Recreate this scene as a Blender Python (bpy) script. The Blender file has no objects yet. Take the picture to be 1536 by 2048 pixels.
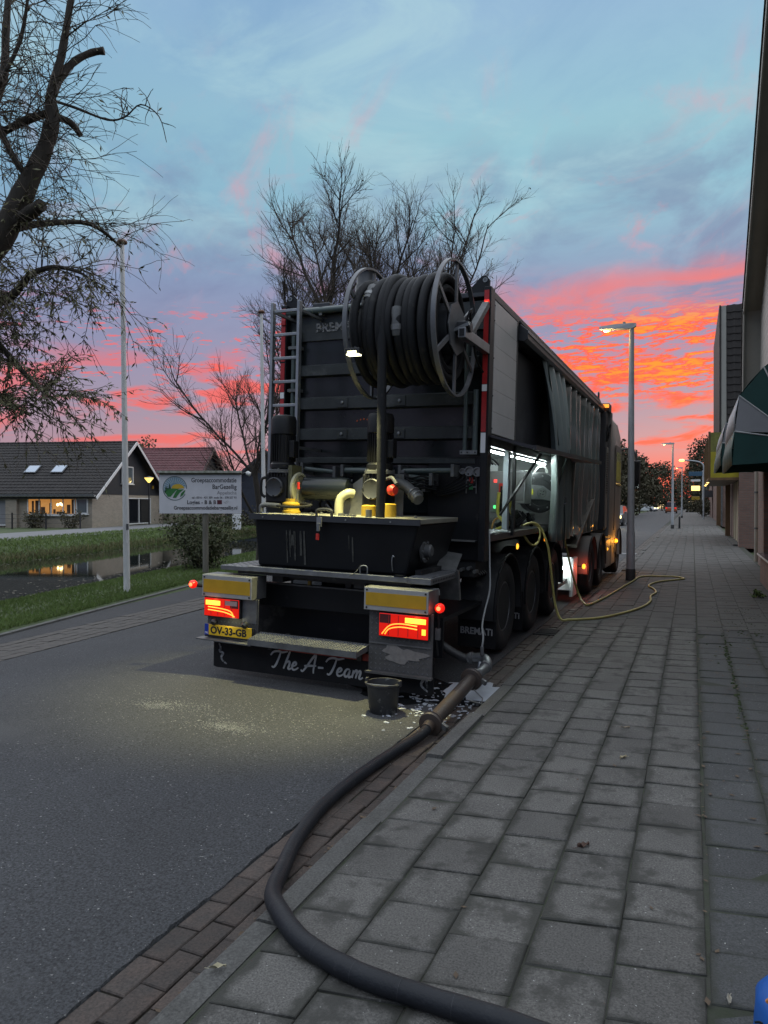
import bpy, math, random
from mathutils import Vector, Matrix

# ---------------------------------------------------------------- camera, sky, light, exposure
SC = bpy.context.scene
COL = SC.collection
R = math.radians
PI = math.pi

cam_d = bpy.data.cameras.new('camera')
cam = bpy.data.objects.new('camera', cam_d)
COL.objects.link(cam)
cam.location = (0, 0, 1.64)
cam.rotation_euler = (R(90 - 0.745), 0, R(23.05))
cam_d.sensor_fit = 'VERTICAL'
cam_d.sensor_height = 36
cam_d.lens = 1450 / 2048 * 36
cam_d.clip_start = 0.05
cam_d.clip_end = 3000
SC.camera = cam

SUN_AZ = -6.0          # degrees left (+) of the street axis; the sun has just set beyond the end of the street
world = bpy.data.worlds.new('World')
SC.world = world
world.use_nodes = True
world.cycles.sampling_method = 'MANUAL'
world.cycles.sample_map_resolution = 512


def sl(c):
    """sRGB 0-255 to linear."""
    o = []
    for v in c[:3]:
        v /= 255.0
        o.append(v / 12.92 if v <= .04045 else ((v + .055) / 1.055) ** 2.4)
    return tuple(o)


def build_sky():
    nt = world.node_tree
    N, L = nt.nodes, nt.links
    N.clear()

    def n(t, **k):
        x = N.new(t)
        for a, b in k.items():
            setattr(x, a, b)
        return x

    def inp(node, i, v):
        if hasattr(v, 'is_output'):
            L.new(v, node.inputs[i])
        else:
            node.inputs[i].default_value = v

    def math_(op, a, b=0.0, c=None, clamp=False):
        x = n('ShaderNodeMath', operation=op, use_clamp=clamp)
        inp(x, 0, a)
        inp(x, 1, b)
        if c is not None:
            inp(x, 2, c)
        return x.outputs[0]

    def smooth(v, lo, hi, a=0.0, b=1.0):
        x = n('ShaderNodeMapRange', interpolation_type='SMOOTHSTEP')
        inp(x, 0, v)
        for i, q in enumerate((lo, hi, a, b)):
            inp(x, i + 1, q)
        return x.outputs[0]

    def ramp(v, stops):
        x = n('ShaderNodeValToRGB')
        e = x.color_ramp.elements
        while len(e) > 1:
            e.remove(e[-1])
        for i, (p, c) in enumerate(stops):
            el = e[0] if i == 0 else e.new(p)
            el.position = p
            el.color = (*sl(c), 1)
        inp(x, 0, v)
        return x.outputs[0]

    def mix(f, a, b):
        x = n('ShaderNodeMix', data_type='RGBA')
        inp(x, 0, f)
        inp(x, 6, a if hasattr(a, 'is_output') else (*a, 1))
        inp(x, 7, b if hasattr(b, 'is_output') else (*b, 1))
        return x.outputs[2]

    def noise(vec, scale, detail=5, rough=.55, dist=0.0):
        x = n('ShaderNodeTexNoise')
        L.new(vec, x.inputs['Vector'])
        x.inputs['Scale'].default_value = scale
        x.inputs['Detail'].default_value = detail
        x.inputs['Roughness'].default_value = rough
        x.inputs['Distortion'].default_value = dist
        return x.outputs['Fac']

    def vec(x_, y_, z_):
        x = n('ShaderNodeCombineXYZ')
        inp(x, 0, x_)
        inp(x, 1, y_)
        inp(x, 2, z_)
        return x.outputs[0]

    tc = n('ShaderNodeTexCoord')
    sep = n('ShaderNodeSeparateXYZ')
    L.new(tc.outputs['Generated'], sep.inputs[0])
    X, Y, Z = sep.outputs
    el = math_('MULTIPLY', math_('ARCSINE', Z), 180 / PI)                     # elevation, degrees
    az = math_('MULTIPLY', math_('ARCTAN2', math_('MULTIPLY', X, -1), Y), 180 / PI)   # degrees left of the street axis
    azs = math_('SUBTRACT', az, SUN_AZ)
    sunside = smooth(math_('ABSOLUTE', azs), 15, 100, 1, 0)
    near = smooth(math_('ABSOLUTE', azs), 4, 40, 1, 0)

    # clear dusk sky by elevation, sunset side and the dimmer far side
    e01 = math_('DIVIDE', el, 60.0, clamp=True)
    west = ramp(e01, [(0, (200, 104, 100)), (.05, (206, 146, 150)), (.11, (172, 148, 164)), (.18, (154, 146, 174)),
                      (.27, (136, 150, 182)), (.36, (140, 186, 204)), (.44, (148, 192, 206)), (.56, (146, 180, 208)), (.8, (128, 164, 200)), (1, (116, 152, 194))])
    east = ramp(e01, [(0, (128, 118, 140)), (.1, (138, 132, 158)), (.25, (122, 138, 172)), (.5, (118, 156, 194)), (1, (104, 146, 198))])
    base = mix(sunside, east, west)
    # a dim Nishita term carries the physical twilight falloff
    nis = n('ShaderNodeTexSky', sky_type='NISHITA')
    nis.sun_disc = False
    nis.sun_elevation = R(1.0)
    nis.sun_rotation = R(-SUN_AZ)
    sc = n('ShaderNodeVectorMath', operation='SCALE')
    L.new(nis.outputs[0], sc.inputs[0])
    sc.inputs['Scale'].default_value = 0.05

    # cloud decks live on a plane overhead, so they foreshorten towards the horizon
    zz = math_('ADD', math_('MAXIMUM', Z, 0.0), 0.035)
    px = math_('DIVIDE', X, zz)
    py = math_('DIVIDE', Y, zz)
    deck = vec(px, py, 0.0)
    flat = vec(math_('MULTIPLY', az, .16), math_('MULTIPLY', el, .62), 0.0)     # long level streaks
    puff = vec(math_('MULTIPLY', az, .30), math_('ADD', math_('MULTIPLY', el, 1.65), math_('MULTIPLY', az, .08)), 3.0)
    diag = vec(math_('ADD', math_('MULTIPLY', az, .16), math_('MULTIPLY', el, .13)), math_('SUBTRACT', math_('MULTIPLY', el, .20), math_('MULTIPLY', az, .05)), 7.0)

    # 1. grey-mauve veil
    veil = noise(diag, .55, 6, .6, .4)
    vband = math_('MULTIPLY', smooth(el, 10, 16), smooth(el, 21, 28, 1, 0))
    c = mix(math_('MULTIPLY', math_('MULTIPLY', smooth(veil, .40, .62), vband), .6), base, sl((116, 124, 160)))
    hi = noise(diag, .35, 6, .62, .5)
    c = mix(math_('MULTIPLY', smooth(hi, .45, .72), math_('MULTIPLY', smooth(el, 18, 26), .45)), c, sl((118, 158, 194)))
    hi2 = noise(vec(math_('MULTIPLY', az, .07), math_('MULTIPLY', el, .16), 11.0), .9, 6, .6, .6)
    c = mix(math_('MULTIPLY', smooth(hi2, .46, .70), math_('MULTIPLY', smooth(el, 14, 22), .6)), c, sl((172, 206, 214)))
    # 2. soft pink wisps
    w = noise(diag, .8, 6, .62, .9)
    wb = math_('MULTIPLY', smooth(el, 10, 13), smooth(el, 16, 30, 1, 0))
    c = mix(math_('MULTIPLY', math_('MULTIPLY', smooth(w, .54, .74), wb), math_('MULTIPLY', sunside, .8)), c, sl((228, 132, 138)))
    w2 = noise(vec(math_('ADD', math_('MULTIPLY', az, .17), math_('MULTIPLY', el, .06)), math_('SUBTRACT', math_('MULTIPLY', el, .15), math_('MULTIPLY', az, .03)), 31.0), .8, 7, .6, .6)
    c = mix(math_('MULTIPLY', math_('MULTIPLY', smooth(w2, .53, .74), math_('MULTIPLY', smooth(el, 13, 18), smooth(el, 25, 34, 1, 0))), math_('MULTIPLY', sunside, .5)), c, sl((224, 152, 164)))
    # 3. level red bars low down
    s = noise(flat, 1.0, 6, .55, .5)
    sb = math_('MULTIPLY', smooth(el, 2.5, 5), smooth(el, 9, 12.5, 1, 0))
    c = mix(math_('MULTIPLY', math_('MULTIPLY', smooth(s, .47, .60), sb), sunside), c, sl((252, 92, 76)))
    # red glow hugging the horizon near the sun
    g = math_('MULTIPLY', smooth(el, 1.0, 5.2, 1, 0), near)
    c = mix(math_('MULTIPLY', g, .85), c, sl((240, 82, 80)))
    # 4. rippled altocumulus, burning red to orange near the sun
    a1 = noise(puff, 2.2, 8, .70, .25)
    a2 = noise(puff, .30, 3, .5, .3)
    am = math_('ADD', math_('MULTIPLY', a1, .66), math_('MULTIPLY', a2, .34))
    ab = math_('MULTIPLY', smooth(el, 6.5, 8.5), smooth(el, 12.6, 15.5, 1, 0))
    cov = math_('SUBTRACT', .524, math_('MULTIPLY', near, .068))
    amask = math_('MULTIPLY', smooth(math_('SUBTRACT', am, cov), 0, .055), math_('MULTIPLY', ab, sunside))
    hot = smooth(math_('SUBTRACT', am, cov), .05, .13)
    acol = mix(math_('MULTIPLY', hot, near), sl((253, 92, 74)), sl((255, 150, 44)))
    c = mix(amask, c, acol)
    # 5. big soft salmon bank above it
    k = noise(vec(math_('MULTIPLY', az, .10), math_('MULTIPLY', el, .24), 21.0), .9, 7, .6, .8)
    kb = math_('MULTIPLY', smooth(el, 12.5, 14.5), smooth(el, 15.2, 18, 1, 0))
    c = mix(math_('MULTIPLY', math_('MULTIPLY', smooth(k, .46, .64), kb), math_('MULTIPLY', near, .9)), c, sl((238, 118, 114)))

    # below the horizon
    c = mix(smooth(el, -3, 0, 1, 0), c, sl((60, 58, 62)))
    add = n('ShaderNodeMix', data_type='RGBA', blend_type='ADD')
    add.inputs[0].default_value = .25
    L.new(c, add.inputs[6])
    L.new(sc.outputs[0], add.inputs[7])
    bg = n('ShaderNodeBackground')
    L.new(add.outputs[2], bg.inputs[0])
    bg.inputs[1].default_value = 1.06
    out = n('ShaderNodeOutputWorld')
    L.new(bg.outputs[0], out.inputs[0])


build_sky()

sun_d = bpy.data.lights.new('sun', 'SUN')
sun_d.energy = 2.9        # very wide, soft fill added to brighten the scene, high over the sunset side
sun_d.angle = R(140)
sun_d.color = (1.0, .95, .90)
sun = bpy.data.objects.new('sun', sun_d)
COL.objects.link(sun)
sun.rotation_euler = (R(90 - 76), 0, R(180 + SUN_AZ))

SC.view_settings.view_transform = 'Standard'
SC.view_settings.look = 'None'
SC.view_settings.exposure = 0.0
SC.view_settings.gamma = 1.0
SC.view_settings.use_curve_mapping = False
SC.render.engine = 'CYCLES'
SC.cycles.use_denoising = True
SC.cycles.max_bounces = 6
SC.cycles.sample_clamp_indirect = 6
SC.cycles.caustics_reflective = False
SC.cycles.caustics_refractive = False

# ---------------------------------------------------------------- helpers: materials
MATS = {}


def mat(name, col, rough=.6, metal=0.0, var=0.0, vscale=4.0, bump=0.0, bscale=40.0, col2=None, speck=None,
        emit=None, estr=0.0, rnd=0.0, spec=.5, edge=None, brick=None, wave=None, stretch=None, alpha=None, coat=0.0, trans=0.0, spots=None, grain=None, wco=False):
    if name in MATS:
        return MATS[name]
    m = bpy.data.materials.new(name)
    m.use_nodes = True
    nt = m.node_tree
    N, L = nt.nodes, nt.links
    b = N['Principled BSDF']
    b.inputs['Roughness'].default_value = rough
    b.inputs['Metallic'].default_value = metal
    b.inputs['Specular IOR Level'].default_value = spec
    b.inputs['Coat Weight'].default_value = coat
    b.inputs['Transmission Weight'].default_value = trans
    tc = N.new('ShaderNodeTexCoord')
    vecs = tc.outputs['Object']
    if wco:        # pieces that share a mesh: shift the pattern by each piece's own place
        oiw = N.new('ShaderNodeObjectInfo')
        adw = N.new('ShaderNodeVectorMath')
        adw.operation = 'ADD'
        L.new(vecs, adw.inputs[0])
        L.new(oiw.outputs['Location'], adw.inputs[1])
        vecs = adw.outputs[0]
    if stretch:
        mp = N.new('ShaderNodeMapping')
        mp.inputs['Scale'].default_value = stretch
        L.new(vecs, mp.inputs[0])
        vecs = mp.outputs[0]

    def noise(scale, detail=4, rough_=.6):
        x = N.new('ShaderNodeTexNoise')
        L.new(vecs, x.inputs['Vector'])
        x.inputs['Scale'].default_value = scale
        x.inputs['Detail'].default_value = detail
        x.inputs['Roughness'].default_value = rough_
        return x.outputs['Fac']

    def rng(v, lo, hi, a=0.0, c=1.0):
        x = N.new('ShaderNodeMapRange')
        L.new(v, x.inputs[0])
        for i, q in enumerate((lo, hi, a, c)):
            x.inputs[i + 1].default_value = q
        return x.outputs[0]

    def mix(f, a, c, bt='MIX'):
        x = N.new('ShaderNodeMix')
        x.data_type = 'RGBA'
        x.blend_type = bt
        for i, q in ((0, f), (6, a), (7, c)):
            if hasattr(q, 'is_output'):
                L.new(q, x.inputs[i])
            else:
                x.inputs[i].default_value = q if i == 0 else (*q, 1)
        return x.outputs[2]

    out = None
    h = None
    if brick:      # (colour a, colour b, mortar, brick length, height, mortar width, axes)
        ca, cb, cm, bl, bh, mw, axes = brick
        sp = N.new('ShaderNodeSeparateXYZ')
        L.new(tc.outputs['Object'], sp.inputs[0])
        cx = N.new('ShaderNodeCombineXYZ')
        L.new(sp.outputs[axes[0]], cx.inputs[0])
        L.new(sp.outputs[axes[1]], cx.inputs[1])
        bt = N.new('ShaderNodeTexBrick')
        L.new(cx.outputs[0], bt.inputs['Vector'])
        bt.inputs['Color1'].default_value = (*ca, 1)
        bt.inputs['Color2'].default_value = (*cb, 1)
        bt.inputs['Mortar'].default_value = (*cm, 1)
        bt.inputs['Scale'].default_value = 1.0
        bt.inputs['Mortar Size'].default_value = mw
        bt.inputs['Brick Width'].default_value = bl
        bt.inputs['Row Height'].default_value = bh
        out = bt.outputs['Color']
        h = rng(bt.outputs['Fac'], 0, 1, 1, 0)
    base = out if out else col
    if var or col2:
        f = rng(noise(vscale, 6, .65), .32, .68)
        c2 = col2 if col2 else tuple(v * (1 - var) for v in col)
        if out:
            base = mix(.5 if not var else var, base, mix(f, (.3, .3, .3), (1, 1, 1)), 'MULTIPLY')
        else:
            base = mix(f, c2, col)
    if grain:      # (scale, low, high): fine aggregate
        g1 = rng(noise(grain[0], 3, .7), .34, .66, grain[1], grain[2])
        cg_ = N.new('ShaderNodeCombineColor')
        for i in range(3):
            L.new(g1, cg_.inputs[i])
        base = mix(1.0, base, cg_.outputs[0], 'MULTIPLY')
    if speck:      # (colour, scale, threshold)
        f = rng(noise(speck[1], 2, .5), speck[2], speck[2] + .04)
        base = mix(f, base, speck[0])
    if spots:
        f = rng(noise(spots[1], 5, .65), spots[2], spots[2] + spots[3])
        base = mix(f, base, spots[0])
    if edge:       # (colour, width 0..0.5, noise amount): dirt creeping in from the rim of a flat piece
        g = N.new('ShaderNodeSeparateXYZ')
        L.new(tc.outputs['Generated'], g.inputs[0])

        def mn(op, a, c):
            x = N.new('ShaderNodeMath')
            x.operation = op
            for i, q in ((0, a), (1, c)):
                if hasattr(q, 'is_output'):
                    L.new(q, x.inputs[i])
                else:
                    x.inputs[i].default_value = q
            return x.outputs[0]
        oi = N.new('ShaderNodeObjectInfo')
        dx = mn('SUBTRACT', .5, mn('ABSOLUTE', mn('SUBTRACT', g.outputs[0], .5), 0))
        dy = mn('SUBTRACT', .5, mn('ABSOLUTE', mn('SUBTRACT', g.outputs[1], .5), 0))
        dd = mn('SMOOTH_MIN', dx, dy)
        N[dd.node.name].inputs[2].default_value = .12
        ad = N.new('ShaderNodeVectorMath')
        ad.operation = 'ADD'
        L.new(tc.outputs['Object'], ad.inputs[0])
        L.new(oi.outputs['Location'], ad.inputs[1])
        nz = N.new('ShaderNodeTexNoise')
        L.new(ad.outputs[0], nz.inputs['Vector'])
        nz.inputs['Scale'].default_value = 5.0
        nz.inputs['Detail'].default_value = 6
        nz.inputs['Roughness'].default_value = .7
        d2 = mn('ADD', dd, mn('MULTIPLY', mn('SUBTRACT', nz.outputs['Fac'], .5), edge[2]))
        d2 = mn('SUBTRACT', d2, mn('MULTIPLY', oi.outputs['Random'], edge[1] * .5))
        f = rng(d2, 0.0, edge[1], 1, 0)
        base = mix(f, base, edge[0])
    if rnd:
        oi = N.new('ShaderNodeObjectInfo')
        f = rng(oi.outputs['Random'], 0, 1, 1 - rnd, 1 + rnd)
        cc = N.new('ShaderNodeCombineColor')
        for i in range(3):
            L.new(f, cc.inputs[i])
        base = mix(1.0, base, cc.outputs[0], 'MULTIPLY')
    if hasattr(base, 'is_output'):
        L.new(base, b.inputs['Base Color'])
    else:
        b.inputs['Base Color'].default_value = (*base, 1)
    if wave:       # (axis, scale, strength): ribs or boards
        wv = N.new('ShaderNodeTexWave')
        wv.bands_direction = wave[0]
        wv.inputs['Scale'].default_value = wave[1]
        L.new(tc.outputs['Object'], wv.inputs[0])
        h = wv.outputs['Fac']
        bump = bump or wave[2]
    if bump:
        bn = N.new('ShaderNodeBump')
        bn.inputs['Strength'].default_value = bump
        bn.inputs['Distance'].default_value = .01
        hh = noise(bscale, 4, .6)
        if h is not None:
            x = N.new('ShaderNodeMath')
            x.operation = 'MULTIPLY_ADD'
            L.new(hh, x.inputs[0])
            x.inputs[1].default_value = .35
            L.new(h, x.inputs[2])
            hh = x.outputs[0]
        L.new(hh, bn.inputs['Height'])
        L.new(bn.outputs[0], b.inputs['Normal'])
    if emit:
        b.inputs['Emission Color'].default_value = (*emit, 1)
        b.inputs['Emission Strength'].default_value = estr
    MATS[name] = m
    return m


# ---------------------------------------------------------------- helpers: meshes
class MB:
    def __init__(s):
        s.v = []
        s.f = []
        s.mi = []
        s.m = 0

    def face(s, *idx):
        s.f.append(idx)
        s.mi.append(s.m)

    def poly(s, pts):
        k = len(s.v)
        s.v += [tuple(p) for p in pts]
        s.face(*range(k, k + len(pts)))
        return s

    def box(s, x0, x1, y0, y1, z0, z1):
        k = len(s.v)
        s.v += [(x, y, z) for z in (z0, z1) for y in (y0, y1) for x in (x0, x1)]
        for q in ((0, 2, 3, 1), (4, 5, 7, 6), (0, 1, 5, 4), (2, 6, 7, 3), (0, 4, 6, 2), (1, 3, 7, 5)):
            s.face(*[k + i for i in q])
        return s

    def bar(s, p, q, w, h, up=(0, 0, 1)):
        """box section w x h from p to q"""
        p, q = Vector(p), Vector(q)
        d = (q - p).normalized()
        u = Vector(up)
        a = d.cross(u)
        if a.length < 1e-4:
            a = d.cross(Vector((1, 0, 0)))
        a.normalize()
        u = a.cross(d)
        k = len(s.v)
        for c in (p, q):
            for i, j in ((-1, -1), (1, -1), (1, 1), (-1, 1)):
                s.v.append(tuple(c + a * (i * w / 2) + u * (j * h / 2)))
        for i in range(4):
            j = (i + 1) % 4
            s.face(k + i, k + j, k + 4 + j, k + 4 + i)
        s.face(k + 3, k + 2, k + 1, k)
        s.face(k + 4, k + 5, k + 6, k + 7)
        return s

    def tube(s, pts, rad, n=8, caps=True, closed=False, flat=None):
        pts = [Vector(p) for p in pts]
        m = len(pts)
        rr = rad if isinstance(rad, (list, tuple)) else [rad] * m
        k = len(s.v)
        prev = None
        for i, p in enumerate(pts):
            if closed:
                t = pts[(i + 1) % m] - pts[i - 1]
            else:
                t = pts[min(i + 1, m - 1)] - pts[max(i - 1, 0)]
            if t.length < 1e-9:
                t = Vector((0, 0, 1))
            t.normalize()
            if prev is None:
                a = t.cross(Vector((0, 0, 1)))
                if a.length < .05:
                    a = t.cross(Vector((1, 0, 0)))
            else:
                a = prev - t * prev.dot(t)
                if a.length < 1e-5:
                    a = t.cross(Vector((1, 0, 0)))
            a.normalize()
            prev = a
            b = t.cross(a)
            for j in range(n):
                w = 2 * PI * j / n
                s.v.append(tuple(p + (a * math.cos(w) + b * math.sin(w)) * rr[i]))
        for i in range(m if closed else m - 1):
            i2 = (i + 1) % m
            for j in range(n):
                j2 = (j + 1) % n
                s.face(k + i * n + j, k + i * n + j2, k + i2 * n + j2, k + i2 * n + j)
        if caps and not closed and n > 2:
            s.face(*[k + j for j in reversed(range(n))])
            s.face(*[k + (m - 1) * n + j for j in range(n)])
        return s

    def cyl(s, p, q, r0, r1=None, n=16):
        return s.tube([p, q], [r0, r0 if r1 is None else r1], n)

    def lathe(s, o, axis, prof, n=24, closed=False):
        """profile of (radius, distance along axis)"""
        o, ax = Vector(o), Vector(axis).normalized()
        a = ax.cross(Vector((0, 0, 1)))
        if a.length < .05:
            a = ax.cross(Vector((0, 1, 0)))
        a.normalize()
        b = ax.cross(a)
        k = len(s.v)
        m = len(prof)
        for r, h in prof:
            for j in range(n):
                w = 2 * PI * j / n
                s.v.append(tuple(o + ax * h + (a * math.cos(w) + b * math.sin(w)) * r))
        for i in range(m if closed else m - 1):
            i2 = (i + 1) % m
            for j in range(n):
                j2 = (j + 1) % n
                s.face(k + i * n + j, k + i * n + j2, k + i2 * n + j2, k + i2 * n + j)
        if not closed:
            if prof[0][0] > 1e-4:
                s.face(*[k + j for j in reversed(range(n))])
            if prof[-1][0] > 1e-4:
                s.face(*[k + (m - 1) * n + j for j in range(n)])
        return s

    def prism(s, pts, ext):
        ext = Vector(ext)
        k = len(s.v)
        m = len(pts)
        s.v += [tuple(Vector(p)) for p in pts] + [tuple(Vector(p) + ext) for p in pts]
        s.face(*[k + j for j in reversed(range(m))])
        s.face(*[k + m + j for j in range(m)])
        for i in range(m):
            j = (i + 1) % m
            s.face(k + i, k + j, k + m + j, k + m + i)
        return s

    def grid(s, rows):
        k = len(s.v)
        m, n = len(rows), len(rows[0])
        for r in rows:
            s.v += [tuple(p) for p in r]
        for i in range(m - 1):
            for j in range(n - 1):
                a = k + i * n + j
                s.face(a, a + 1, a + n + 1, a + n)
        return s

    def ribbon(s, pts, w, u, v, o, thick=.003):
        """flat brush stroke: 2-D points (a,b) placed at o + a*u + b*v, with real thickness"""
        u, v, o = Vector(u), Vector(v), Vector(o)
        nrm = u.cross(v).normalized()
        pts = spline2(pts)
        m = len(pts)
        ww = [w * (.55 + .45 * math.sin(PI * min(1, max(0, (i + .6) / m)))) for i in range(m)]
        L_, R_ = [], []
        for i, p in enumerate(pts):
            a, b = pts[max(i - 1, 0)], pts[min(i + 1, m - 1)]
            dx, dy = b[0] - a[0], b[1] - a[1]
            q = math.hypot(dx, dy) or 1
            nx, ny = -dy / q * ww[i] / 2, dx / q * ww[i] / 2
            L_.append(o + u * (p[0] + nx) + v * (p[1] + ny) + nrm * thick)
            R_.append(o + u * (p[0] - nx) + v * (p[1] - ny) + nrm * thick)
        s.grid([L_, R_])
        s.grid([[q - nrm * thick for q in R_], R_])
        s.grid([L_, [q - nrm * thick for q in L_]])
        return s

    def build(s, name, mats, parent=None, loc=None, smooth=False, bevel=0.0, off=(0, 0, 0)):
        me = bpy.data.meshes.new(name)
        o_ = Vector(loc) if loc else Vector((0, 0, 0))
        o_ = o_ + Vector(off)
        me.from_pydata([(x - o_.x, y - o_.y, z - o_.z) for x, y, z in s.v], [], s.f)
        if not isinstance(mats, (list, tuple)):
            mats = [mats]
        for q in mats:
            me.materials.append(q)
        if len(mats) > 1:
            me.polygons.foreach_set('material_index', s.mi)
        if smooth:
            me.polygons.foreach_set('use_smooth', [True] * len(me.polygons))
        me.update()
        o = bpy.data.objects.new(name, me)
        COL.objects.link(o)
        if parent:
            o.parent = parent
        if loc:
            o.location = loc
        if bevel:
            bm = o.modifiers.new('bevel', 'BEVEL')
            bm.width = bevel
            bm.segments = 2
            bm.limit_method = 'ANGLE'
            bm.angle_limit = R(40)
        if smooth:
            try:
                me.set_sharp_from_angle(angle=R(40))
            except Exception:
                pass
        return o


def spline2(pts, k=5):
    """Catmull-Rom through points of any dimension"""
    P = [tuple(p) for p in pts]
    if len(P) < 3:
        return P
    out = []
    n = len(P)
    for i in range(n - 1):
        p0, p1, p2, p3 = P[max(i - 1, 0)], P[i], P[i + 1], P[min(i + 2, n - 1)]
        for j in range(k):
            t = j / k
            out.append(tuple(.5 * (2 * b + (c - a) * t + (2 * a - 5 * b + 4 * c - d) * t * t + (-a + 3 * b - 3 * c + d) * t ** 3)
                             for a, b, c, d in zip(p0, p1, p2, p3)))
    out.append(P[-1])
    return out


def tag(o, label=None, cat=None, group=None, kind=None):
    if label:
        o['label'] = label
    if cat:
        o['category'] = cat
    if group:
        o['group'] = group
    if kind:
        o['kind'] = kind
    return o


def root(name, label, cat, loc=(0, 0, 0), rot=(0, 0, 0), group=None):
    o = bpy.data.objects.new(name, None)
    COL.objects.link(o)
    o.location = loc
    o.rotation_euler = rot
    o.empty_display_size = .2
    return tag(o, label, cat, group)


def copy_tree(o, parent=None):
    c = o.copy()
    COL.objects.link(c)
    if parent:
        c.parent = parent
    for ch in list(o.children):
        copy_tree(ch, c)
    return c


def text(name, body, size, M, m, parent=None, align='LEFT', shear=0.0, ext=.002, xs=1.0, bold=0.0):
    cu = bpy.data.curves.new(name + '_curve', 'FONT')
    cu.body = body
    cu.size = size
    cu.align_x = align
    cu.shear = shear
    cu.extrude = ext
    cu.offset = bold
    cu.resolution_u = 3
    t = bpy.data.objects.new(name + '_tmp', cu)
    COL.objects.link(t)
    dg = bpy.context.evaluated_depsgraph_get()
    me = bpy.data.meshes.new_from_object(t.evaluated_get(dg))
    bpy.data.objects.remove(t)
    bpy.data.curves.remove(cu)
    me.transform(M @ Matrix.Diagonal((xs, 1, 1, 1)))
    me.materials.clear()
    me.materials.append(m)
    o = bpy.data.objects.new(name, me)
    COL.objects.link(o)
    if parent:
        o.parent = parent
    return o


def frame_mat(o, u, v):
    """matrix whose x axis is u, y axis v, origin o"""
    u, v = Vector(u).normalized(), Vector(v).normalized()
    w = u.cross(v)
    M = Matrix((u, v, w)).transposed().to_4x4()
    M.translation = Vector(o)
    return M


def lamp(name, kind, loc, power, color, size=.05, parent=None, rot=None, spot=None, blend=.5):
    d = bpy.data.lights.new(name, kind)
    d.energy = power
    d.color = color
    if kind == 'AREA':
        d.size = size
    else:
        d.shadow_soft_size = size
    if kind == 'SPOT':
        d.spot_size = R(spot)
        d.spot_blend = blend
    o = bpy.data.objects.new(name, d)
    COL.objects.link(o)
    o.location = loc
    if rot:
        o.rotation_euler = rot
    if parent:
        o.parent = parent
    return o


# ---------------------------------------------------------------- shared materials
m_black = mat('black_paint', (.010, .011, .013), .42, spec=.3, var=.4, vscale=3, bump=.05, bscale=14, spots=((.05, .05, .045), 3.5, .60, .12))
m_blackdirty = mat('black_dusty_steel', (.02, .021, .022), .55, var=.5, vscale=5, bump=.1, bscale=30, spots=((.07, .068, .06), 5, .58, .14))
m_rubber = mat('black_rubber', (.012, .012, .013), .75, spec=.25, var=.4, vscale=8, bump=.25, bscale=60)
m_greendark = mat('dark_green_grey_steel', (.015, .019, .020), .24, spec=.45, var=.35, vscale=3, bump=.08, bscale=20, spots=((.045, .05, .047), 2.6, .60, .2))
m_greenpipe = mat('green_grey_pipe', (.075, .10, .095), .4, var=.3, vscale=5)
m_galv = mat('galvanised_steel', (.27, .28, .28), .42, .75, var=.35, vscale=9, bump=.08, bscale=50)
m_beam = mat('beam_steel', (.042, .048, .048), .45, spec=.4, var=.5, vscale=4, bump=.1, bscale=25, spots=((.10, .105, .10), 3.0, .58, .2))
m_galvdull = mat('dull_galvanised_steel', (.17, .175, .175), .55, .55, var=.45, vscale=6, bump=.1, bscale=50)
m_alu = mat('brushed_aluminium', (.34, .35, .36), .4, .8, var=.25, vscale=7)
m_gunmetal = mat('grey_painted_steel', (.045, .048, .054), .45, .2, var=.3, vscale=5)
m_whitepaint = mat('white_paint', (.72, .72, .70), .5, var=.12, vscale=3)
m_redrefl = mat('red_reflective_tape', (.42, .02, .02), .35, var=.25, vscale=20)
m_yellow = mat('yellow_paint', (.36, .23, .018), .45, var=.25, vscale=6)
m_creampipe = mat('cream_plastic', (.34, .33, .22), .45, var=.15, vscale=5)
m_redplastic = mat('red_plastic', (.5, .03, .02), .4)
m_glassdark = mat('dark_glass', (.012, .014, .017), .06, spec=.8)
m_white = mat('white_print', (.75, .75, .75), .5)

# ================================================================ THE SETTING
rnd = random.Random(7)


def camber(x):
    """height of the carriageway"""
    return -.125 + .026 * (-1.99 - x) if x > -4.5 else -.0597 - .026 * (-4.5 - x)


def clampY(y):
    return min(max(y, 0.0), 60.0)


def x_grass(y):
    return -8.5 - .24 * (min(max(y, 1), 13.5) - 6.9)


def x_water(y):
    return -13.5 - .25 * (clampY(y) - 11.5)


def x_water_far(y):
    return -23.5 - .25 * (clampY(y) - 18.5)


m_ground = mat('bare_soil', (.06, .055, .04), .95, var=.5, vscale=.8, bump=.3, bscale=6)
m_grassbase = mat('grass_turf', (.060, .090, .026), .95, var=.5, vscale=2.2, bump=.5, bscale=30, col2=(.038, .05, .02))

# terrain: one sheet to the horizon, with the canal cut into it
rows = []
ys = [-120, -40, -10, 0, 3, 6, 8, 10, 12, 14, 16, 18, 20, 23, 26, 30, 35, 40, 46, 52, 60, 80, 120, 200, 500, 1500]
for y in ys:
    g, w, wf = x_grass(y), x_water(y), x_water_far(y)
    b = w + 1.7
    rows.append([(900, y, -.16), (1.0, y, -.20), (-1.5, y, -.30), (-7.0, y, -.30), (min(g + .6, -7.2), y, -.24), (g, y, -.085), ((g + b) / 2, y, -.09),
                 (b, y, -.16), (w + .5, y, -.42), (w - .1, y, -.72), (w - 1.5, y, -1.3), (wf + 1.5, y, -1.3), (wf + .1, y, -.72),
                 (wf - .35, y, -.40), (wf - 1.1, y, -.13), (wf - 2.2, y, -.03), (-60 - .2 * abs(y), y, -.03), (-900, y, 0)])
o = MB().grid(rows).build('ground', m_grassbase, smooth=True)
tag(o, kind='structure')

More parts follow.
